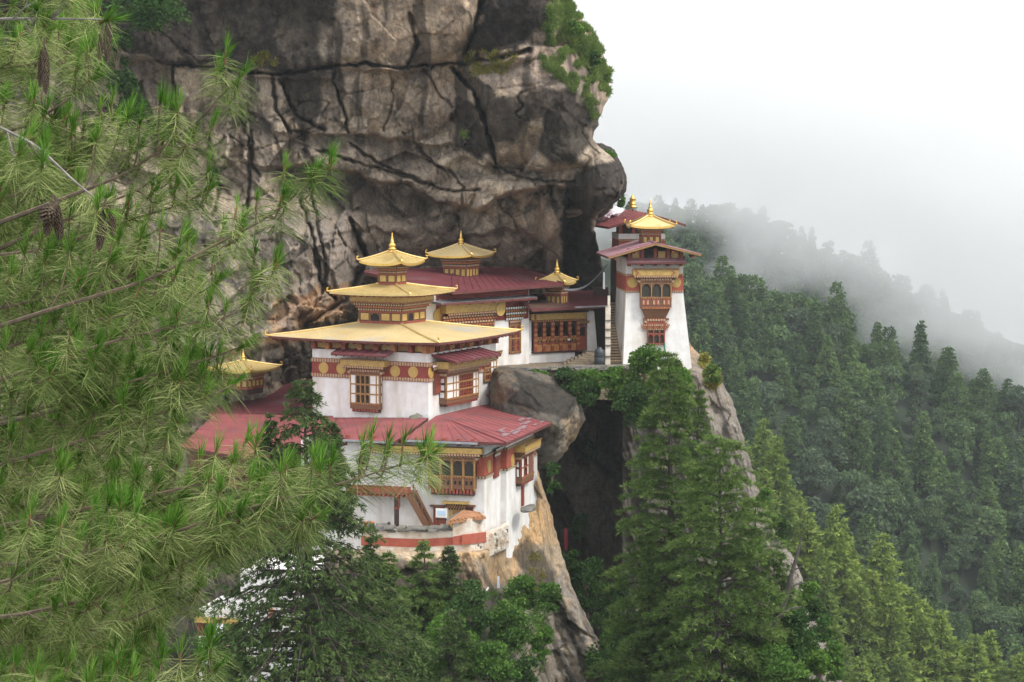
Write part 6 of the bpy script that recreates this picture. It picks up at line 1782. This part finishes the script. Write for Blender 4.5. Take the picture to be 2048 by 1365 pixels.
# ---------------------------------------------------------------- grass and moss on the cliff (uncountable)
def grass_on(name, P, X, Y, poly, n, L, mat, seed, sag=.5):
    g = np.random.default_rng(seed)
    m = soft_poly(X, Y, poly, 10, 1 / 30., seed) > .5
    m &= fbm(X / 26, Y / 26, seed, 4) > -.12
    Q = P[:m.shape[0], :m.shape[1]][m]
    if not len(Q): return
    idx = g.integers(0, len(Q), n)
    c = Q[idx] + g.normal(0, .06, (n, 3)); c[:, 1] -= .05
    d = unit(g.normal(0, .5, (n, 3)) + np.array([.1, -.55, .55]))
    ln_ = L * g.uniform(.5, 1.2, n)
    A = d * (ln_ / 2)[:, None]
    cc = c + A; cc[:, 2] -= sag * ln_ * .15
    V, F_, tt = leaves(cc, A, perp(A, g) * (ln_ * .10)[:, None], np.clip(.5 + .35 * fbm(c[:, 0], c[:, 2], 1.0, 3) + g.normal(0, .15, n), 0, 1))
    tag(np_mesh(name, V, [F_], [mat], attrs={'tint': tt}), kind='stuff')
grass_on('grass', cliff_P, cliff_X, cliff_Y, [(1085, 72), (1092, 30), (1128, -80), (1200, -80), (1235, 140), (1218, 205), (1175, 150), (1120, 110)], 48000, .36, 'grass_blade', 61)
grass_on('grass', cliff_P, cliff_X, cliff_Y, [(1075, 108), (1110, 112), (1160, 155), (1195, 205), (1196, 245), (1165, 200), (1120, 165)], 13000, .30, 'grass_blade', 62)
grass_on('grass', cliff_P, cliff_X, cliff_Y, [(925, 112), (1010, 98), (1040, 110), (1010, 145), (950, 150)], 3500, .30, 'dry_grass_blade', 63)
grass_on('grass', cliff_P, cliff_X, cliff_Y, [(500, 108), (540, 102), (560, 130), (510, 135)], 900, .3, 'dry_grass_blade', 64)
grass_on('grass', cliff_P, cliff_X, cliff_Y, [(920, 255), (938, 258), (934, 278), (918, 272)], 500, .3, 'grass_blade', 65)
grass_on('grass', ridge_P, Xr, Yr, [(1400, 710), (1432, 730), (1446, 768), (1425, 776), (1404, 745)], 2500, .5, 'dry_grass_blade', 66)
grass_on('grass', low_P, Xl, Yl, [(880, 1190), (1060, 1190), (1110, 1240), (1080, 1365), (700, 1365), (700, 1200)], 14000, .45, 'shrub_leaf', 67)
grass_on('grass', low_P, Xl, Yl, [(1060, 1090), (1080, 1110), (1095, 1180), (1075, 1200), (1055, 1130)], 900, .3, 'dry_grass_blade', 68)

# dead snag on the rock crest
r = thing('dead_tree', 'bare grey dead snag leaning on the rock crest right of the pines', 'tree', at(1560, 1205, 134.5))
mb = MB(); mb.tube([at(1556, 1240, 134.5), at(1572, 1195, 134.5), at(1580, 1160, 134.3), at(1592, 1118, 134.4), at(1598, 1095, 134.4), at(1603, 1070, 134.5)], [.20, .18, .15, .11, .07, .02], 'dead_wood', 8); mb.build('trunk', r, world=True)
for pts, w in (([(1578, 1175), (1596, 1168), (1616, 1166)], .10), ([(1588, 1140), (1604, 1134)], .07), ([(1572, 1200), (1560, 1185), (1552, 1160)], .09), ([(1594, 1110), (1606, 1092)], .06), ([(1582, 1158), (1570, 1148)], .06)):
    mb = MB(); mb.tube([at(x, y, 134.4) for x, y in pts], list(np.linspace(w, .02, len(pts))), 'dead_wood', 6); mb.build('branch', r, world=True)
mb = MB(); mb.tube([at(1538, 1255, 133.5), at(1562, 1232, 133.5), at(1580, 1218, 133.6), at(1606, 1214, 133.7)], [.16, .13, .09, .03], 'dead_wood', 7); tag(mb.build('fallen_log'), 'dead grey log lying across the rock crest under the snag', 'log')
# ---------------------------------------------------------------- the foreground pine
PINE = thing('pine_tree', 'long needled pine filling the left of the view close up, with hanging brown cones', 'tree', (-2.9, 10.2, -9.0))
mb = MB(); mb.tube([(-2.9, 10.2, -9.0), (-2.85, 10.2, -5), (-2.8, 10.15, 0), (-2.78, 10.1, 4.5)], [.26, .22, .17, .10], 'bark', 12); mb.build('trunk', PINE, world=True)
def needles(P, Dr, Ln, sag, g, wid=.0030):
    n = len(P)
    S = unit(np.cross(Dr, unit(g.normal(size=(n, 3)))))
    w = wid
    m = P + Dr * (Ln * .5)[:, None]; m[:, 2] += -sag * .25 * Ln
    t = P + Dr * Ln[:, None]; t[:, 2] -= sag * Ln
    V = np.stack([P - S * w * .5, P + S * w * .5, m + S * w * .5, m - S * w * .5, t], 1).reshape(-1, 3)
    b = np.arange(n) * 5
    return V, np.stack([b, b + 1, b + 2, b + 3], 1), np.stack([b + 3, b + 2, b + 4], 1)
def make_bough(i, pts, Y0, Y1, seed, density=1.0, rad=.011, twiglen=.24, spread=1.0, label=None, bare=0.0, tipsize=1.0):
    g = np.random.default_rng(seed)
    n = 28
    cum = np.concatenate([[0], np.cumsum([math.hypot(b[0] - a[0], b[1] - a[1]) for a, b in zip(pts[:-1], pts[1:])])])
    tt = np.linspace(0, cum[-1], n)
    px = np.interp(tt, cum, [p[0] for p in pts]); py = np.interp(tt, cum, [p[1] for p in pts])
    for _ in range(3):
        px[1:-1] = (px[:-2] + 2 * px[1:-1] + px[2:]) / 4; py[1:-1] = (py[:-2] + 2 * py[1:-1] + py[2:]) / 4
    Yd = np.linspace(Y0, Y1, n) + .06 * fbm(np.linspace(0, 4, n), seed * 1.7, 0.0, 2)
    B = at_np(px, py, Yd)
    # continue the bough back to the trunk
    tz = B[0] + np.array([0, 0, 0])
    trunk_p = np.array([-2.8, 10.15, B[0][2] - .35])
    segs = [([tuple(trunk_p), tuple(trunk_p * .5 + B[0] * .5 + np.array([0, 0, .03])), tuple(B[0])], [rad * 1.2, rad, rad * .8])]
    segs.append(([tuple(p) for p in B], list(np.linspace(rad * .8, .0035, n))))
    length = np.linalg.norm(np.diff(B, axis=0), axis=1).sum()
    SP, SA = [B[-1]], [unit(B[-1] - B[-3] + np.array([0, 0, .25]) * np.linalg.norm(B[-1] - B[-3]))]
    k = int(length / .062 * density)
    for q in range(k):
        f = g.uniform(bare, 1.0)
        u = f * (n - 1); a = int(min(u, n - 2)); p = B[a] + (B[a + 1] - B[a]) * (u - a)
        tan_ = unit(B[a + 1] - B[a])
        sd = g.choice([-1, 1])
        lat = unit(np.cross(tan_, np.array([0, -1, 0.])) * sd * g.uniform(.2, 1) + np.array([0, g.normal(0, .6), 0]))
        L_ = twiglen * g.uniform(.25, 1.0) * (1.15 - .75 * f) * spread
        dirn = unit(tan_ * .75 + lat * .8)
        tw = [p, p + dirn * L_ * .5 + np.array([0, 0, -.01]), p + dirn * L_ * .85 + np.array([0, 0, .02 + .08 * L_]), p + dirn * L_ + np.array([0, 0, .06 + .12 * L_])]
        segs.append(([tuple(x) for x in tw], [.0042, .0038, .0034, .003]))
        SP.append(tw[-1]); SA.append(unit(tw[-1] - tw[-2] + np.array([.015, g.normal(0, .02), .05])))
        if L_ > .16 and g.random() < .55:
            b0 = tw[1]; e_ = b0 + unit(dirn * .6 - lat * .7 + np.array([0, 0, .45])) * L_ * .5
            segs.append(([tuple(b0), tuple(e_)], [.0034, .0028])); SP.append(e_); SA.append(unit(e_ - b0 + np.array([0, 0, .06])))
    SP, SA = np.array(SP), np.array(SA)
    ns = len(SP)
    size = tipsize * g.uniform(.75, 1.15, ns)
    warm = g.uniform(-.2, .2, ns)
    # fresh upright tufts, two or three to a shoot
    SP1 = np.concatenate([SP, SP - SA * .02, SP - SA * .03]); q1_, q2_ = perp(SA, g), perp(SA, g)
    SA1 = np.concatenate([SA, unit(SA + q1_ * .75 + np.array([0, 0, .25])), unit(SA + q2_ * .75 + np.array([0, 0, .25]))])
    sz1 = np.concatenate([size, size * g.uniform(.6, .95, ns), size * g.uniform(.5, .9, ns)]); wm1 = np.tile(warm, 3)
    kp = np.concatenate([np.ones(ns, bool), g.random(ns) < .75, g.random(ns) < .45])
    SP1, SA1, sz1, wm1 = SP1[kp], SA1[kp], sz1[kp], wm1[kp]
    m1 = 30
    idx = np.repeat(np.arange(len(SP1)), m1)
    a = SA1[idx]; pr = perp(a, g)
    Dr = unit(a + pr * (g.uniform(.02, .5, len(idx)))[:, None])
    P = SP1[idx] - a * g.uniform(-.025, .03, len(idx))[:, None]
    Ln = .095 * sz1[idx] * g.uniform(.75, 1.1, len(idx))
    V1, q1, t1 = needles(P, Dr, Ln, .03, g, .0026)
    T1 = np.clip(.46 + wm1[idx] * 1.3 + g.normal(0, .2, len(idx)), 0, 1)
    # last year's longer needles, spreading and drooping
    m2 = 84
    idx2 = np.repeat(np.arange(ns), m2)
    a = SA[idx2]; pr = perp(a, g)
    back = g.uniform(.015, .13, len(idx2))
    Dr = unit(a * g.uniform(-.1, .55, len(idx2))[:, None] + pr + np.array([0, 0, -.38]))
    P = SP[idx2] - a * back[:, None]
    Ln = .138 * size[idx2] * g.uniform(.7, 1.12, len(idx2))
    V2, q2, t2 = needles(P, Dr, Ln, .20, g, .0019)
    T2 = np.clip(.47 + warm[idx2] * 1.4 + g.normal(0, .22, len(idx2)), 0, 1)
    o1 = len(V1)
    V = np.concatenate([V1, V2])
    quads = np.concatenate([q1, q2 + o1]); tris = np.concatenate([t1, t2 + o1])
    mi_ = np.concatenate([np.zeros(len(q1)), np.ones(len(q2)), np.zeros(len(t1)), np.ones(len(t2))])
    inv = np.array(rootm(PINE).inverted())[:3, 3]
    br = MB()
    for s_, r_ in segs: br.tube(s_, r_, 'grey_twig' if bare else 'twig', 5)
    for p_, a_ in zip(SP, SA): br.tube([tuple(p_ - a_ * .05), tuple(p_ - a_ * .015), tuple(p_ + a_ * .012)], [.0028, .0045, .0028], 'bud', 5)
    b_o = br.build('branch', PINE, world=True)
    np_mesh('needles', V + inv, [quads, tris], ['needle_tip', 'needle'], b_o, attrs={'tint': np.repeat(np.concatenate([T1, T2]), 5)}, mat_idx=mi_)
    return B, ns
bough_list = [
    ([(-120, 62), (0, 38), (125, 38), (220, 40)], 9.0, 8.8, .35, .30),
    ([(-140, 205), (0, 255), (75, 292), (140, 356), (215, 418)], 8.9, 8.7, .40, .12),
    ([(-100, 300), (60, 250), (150, 190), (190, 150)], 9.6, 9.4, 1.0, 0),
    ([(-100, 150), (60, 130), (150, 100), (215, 85)], 9.9, 9.6, 1.0, 0),
    ([(-100, 420), (80, 380), (180, 300), (230, 235)], 9.8, 9.5, 1.0, 0),
    ([(120, 400), (250, 350), (330, 292), (395, 245), (450, 182), (484, 150)], 9.2, 9.0, .85, 0),
    ([(60, 470), (180, 420), (280, 380), (340, 330), (375, 290)], 9.6, 9.4, .55, 0),
    ([(100, 620), (300, 560), (430, 490), (530, 440), (590, 395), (630, 345)], 9.1, 8.9, .55, 0),
    ([(-100, 520), (100, 500), (260, 440), (380, 405), (410, 380)], 9.7, 9.3, .6, 0),
    ([(-100, 640), (120, 590), (300, 545), (420, 510), (470, 480)], 9.5, 9.2, .9, 0),
    ([(0, 760), (200, 690), (360, 650), (470, 635), (505, 590), (520, 555)], 9.2, 9.0, .85, 0),
    ([(-60, 720), (150, 650), (300, 620), (400, 590), (440, 560)], 9.9, 9.6, .6, 0),
    ([(-80, 860), (150, 800), (320, 745), (430, 715), (490, 690)], 9.4, 9.1, .9, 0),
    ([(0, 930), (200, 870), (340, 820), (430, 790), (465, 770)], 9.3, 9.1, .95, 0),
    ([(-100, 960), (100, 900), (250, 860), (340, 850)], 9.9, 9.6, 1.0, 0),
    ([(120, 1120), (320, 1075), (480, 1020), (620, 985), (740, 950), (855, 912)], 8.9, 8.6, 1.0, 0),
    ([(60, 1040), (260, 1000), (420, 965), (560, 945), (640, 930)], 9.2, 9.0, 1.0, 0),
    ([(200, 1150), (380, 1100), (540, 1065), (640, 1030)], 9.1, 8.9, .9, 0),
    ([(-60, 1080), (120, 1040), (270, 1030), (360, 1000)], 9.4, 9.1, 1.0, 0),
    ([(-60, 1180), (100, 1140), (220, 1090), (290, 1050)], 8.7, 8.5, 1.0, 0),
    ([(40, 1230), (220, 1190), (350, 1140), (440, 1090)], 9.0, 8.8, 1.0, 0),
    ([(-80, 1300), (120, 1270), (260, 1240), (370, 1190)], 9.3, 9.1, 1.0, 0),
    ([(-80, 1400), (120, 1370), (250, 1340), (330, 1310)], 9.1, 8.9, 1.0, 0),
    ([(150, 1500), (280, 1430), (380, 1370), (435, 1335)], 8.8, 8.6, 1.0, 0),
    ([(-100, 1460), (60, 1420), (180, 1400), (300, 1390)], 8.7, 8.6, 1.0, 0),
    ([(160, 810), (280, 775), (370, 755), (430, 752)], 9.3, 9.2, 1.0, 0),
    ([(-140, 480), (0, 440), (110, 420), (200, 450)], 10.3, 10.2, 1.0, 0),
    ([(-140, 580), (0, 560), (140, 530), (250, 520)], 10.6, 10.5, 1.0, 0),
    ([(-140, 700), (0, 690), (140, 680), (260, 660)], 10.6, 10.5, 1.0, 0),
    ([(-140, 800), (0, 790), (140, 760), (280, 730)], 10.7, 10.5, 1.0, 0),
    ([(-140, 900), (0, 880), (120, 850), (220, 800)], 10.7, 10.5, 1.0, 0),
    ([(-140, 1010), (0, 1000), (140, 970), (300, 930)], 10.7, 10.5, 1.0, 0),
    ([(-140, 1120), (0, 1110), (140, 1100), (300, 1110)], 10.5, 10.4, 1.0, 0),
    ([(-140, 1240), (0, 1230), (140, 1220), (270, 1180)], 10.5, 10.4, 1.0, 0),
    ([(-140, 1350), (0, 1330), (100, 1310), (200, 1290)], 10.5, 10.4, 1.0, 0),
    ([(-140, 20), (0, 0), (90, -20), (160, 10)], 10.2, 10.2, 1.0, 0),
    ([(-140, 350), (0, 320), (80, 300), (130, 330)], 10.2, 10.2, 1.0, 0),
] + [([(-160, y + 60), (20, y + 40), (x1 * .6, y + 15), (x1, y - 25)], 11.3, 11.0, 1.2, 0) for y, x1 in
     ((90, 120), (400, 150), (470, 250), (540, 300), (610, 380), (680, 400), (750, 380), (830, 330), (900, 310), (960, 330), (1030, 400), (1090, 420), (1150, 400), (1210, 330), (1270, 320), (1340, 300))]
tot = 0
for i, (pts, Y0, Y1, dens, bare) in enumerate(bough_list):
    B, ns = make_bough(i, pts, Y0, Y1, 700 + i, dens * 1.3, bare=bare, twiglen=.24 if Y0 < 10 else .30)
    tot += ns
print('SHOOTS', tot)
def cone(px, py0, py1, Y, wpx, lean=0.0, seed=0, opened=0.0):
    g = random.Random(seed)
    a, b = at(px, py0, Y), at(px + lean, py1, Y)
    ax = (b - a); L = ax.length; ax.normalize()
    s1 = ax.cross(Vector((0, 1, 0))).normalized(); s2 = ax.cross(s1)
    R_ = wpx / 2 * Y / FPX
    mb = MB()
    mb.tube([a - ax * .03, a, a + ax * L * .9], [.004, R_ * .4, R_ * .3], 'cone', 8)
    rows = int(L / .0085)
    for q in range(rows):
        f = q / rows
        r_ = R_ * (max(1e-3, math.sin(pi * min(1, .12 + f * .9))) ** .55)
        for k in range(9):
            an = 2 * pi * (k / 9 + q * .382) + g.uniform(-.1, .1)
            o = s1 * cos(an) + s2 * sin(an); tn = -s1 * sin(an) + s2 * cos(an)
            c = a + ax * (L * f)
            tip = c + o * r_ * (1.0 + opened) + ax * .012
            w = R_ * .36
            mb.raw([c + o * r_ * .35 - tn * w * .6, c + o * r_ * .35 + tn * w * .6, tip + tn * w * .5 - ax * .004, tip - tn * w * .5 - ax * .004, tip + ax * .006 + o * .001, c + o * r_ * .35 + ax * .012],
                   [(0, 1, 2, 3), (3, 2, 4), (0, 5, 1), (1, 5, 4, 2), (0, 3, 4, 5)], 'cone')
    return mb.build('cone', PINE, world=True)
for q in ((216, 44, 122, 8.8, 15, -1), (90, 92, 185, 8.85, 15, 2), (86, 96, 170, 8.9, 13, -6), (205, 60, 118, 9.0, 12, -6), (210, 412, 500, 8.72, 19, -12), (222, 416, 470, 8.8, 15, 4), (103, 405, 470, 8.75, 17, -10), (112, 405, 478, 8.78, 16, 8), (108, 415, 440, 8.7, 26, -22)):
    cone(*q, seed=q[0], opened=.25 if 400 < q[1] and q[0] < 150 else .05)

# ---------------------------------------------------------------- mist bank over the far slopes, and the air
def vol_mat(name, color, dens, anis):
    nt, out = new_mat(name)
    v = nd(nt, 'ShaderNodeVolumePrincipled')
    v.inputs['Color'].default_value = (*color, 1); v.inputs['Density'].default_value = dens; v.inputs['Anisotropy'].default_value = anis
    nt.links.new(v.outputs[0], out.inputs['Volume'])
vol_mat('air', (.88, .95, 1.0), .00014, .4)
vol_mat('cloud', (.997, .998, 1.0), .022, .65)
def mist_bank(name, Yc, clear, white, Tmax, seed, xr=(200, 2700), yr=(-500, 1000), amp=60):
    xs_ = np.linspace(*xr, 160); ys = np.linspace(*yr, 110)
    X, Y = np.meshgrid(xs_, ys)
    n_ = amp * fbm(X / 260, Y / 200, seed, 5, .55)
    c = np.interp(X, [p[0] for p in clear], [p[1] for p in clear]) + n_
    w = np.interp(X, [p[0] for p in white], [p[1] for p in white]) + n_
    T = np.clip((c - Y) / (c - w), 0, 2.0)
    T = Tmax * T ** 1.25
    rim = sstep(0, 60, X - xr[0]) * sstep(0, 80, xr[1] - X) * sstep(0, 60, Y - yr[0])
    T = np.maximum(T * rim, 0)
    bumpy = 18 * fbm(X / 150, Y / 150, seed + 3, 4)
    front = at_np(X, Y, Yc - T * .5 + bumpy * np.clip(T / Tmax, 0, 1) - .05); back_ = at_np(X, Y, Yc + T * .5 + bumpy * np.clip(T / Tmax, 0, 1) + .05)
    keep = T > .4
    R_, C_ = X.shape
    fa = grid_faces(R_, C_)
    km = keep.reshape(-1)[fa].any(1)
    fa = fa[km]
    N = R_ * C_
    used = np.zeros((R_ - 1) * (C_ - 1), bool); used[:] = km
    U = used.reshape(R_ - 1, C_ - 1)
    sides = []
    idx = lambda r, c_: r * C_ + c_
    P_ = np.pad(U, 1)
    for r in range(R_ - 1):
        for c_ in range(C_ - 1):
            if not U[r, c_]: continue
            if not P_[r, c_ + 1]: sides.append((idx(r, c_), idx(r, c_ + 1), idx(r, c_ + 1) + N, idx(r, c_) + N))
            if not P_[r + 2, c_ + 1]: sides.append((idx(r + 1, c_ + 1), idx(r + 1, c_), idx(r + 1, c_) + N, idx(r + 1, c_ + 1) + N))
            if not P_[r + 1, c_]: sides.append((idx(r + 1, c_), idx(r, c_), idx(r, c_) + N, idx(r + 1, c_) + N))
            if not P_[r + 1, c_ + 2]: sides.append((idx(r, c_ + 1), idx(r + 1, c_ + 1), idx(r + 1, c_ + 1) + N, idx(r, c_ + 1) + N))
    V = np.concatenate([front.reshape(-1, 3), back_.reshape(-1, 3)])
    faces = np.concatenate([fa, fa[:, ::-1] + N, np.array(sides, int)])
    us_, inv = np.unique(faces, return_inverse=True)
    o = np_mesh(name, V[us_], [inv.reshape(faces.shape)], ['cloud'], smooth=True)
    bm = bmesh.new(); bm.from_mesh(o.data); bmesh.ops.recalc_face_normals(bm, faces=bm.faces); bm.to_mesh(o.data); bm.free()
    return tag(o, kind='stuff')
mist_bank('mist', 645, [(200, 500), (1000, 500), (1250, 510), (1400, 540), (1560, 625), (1700, 690), (1800, 730), (2048, 825), (2700, 950)],
          [(200, 360), (1000, 360), (1300, 365), (1450, 395), (1600, 445), (1750, 500), (1850, 570), (2048, 665), (2700, 790)], 105, 2.0, amp=75)
mb = MB(); mb.box(-1800, 1800, -800, 1850, -185, 160, 'air')
tag(mb.build('haze'), kind='stuff')
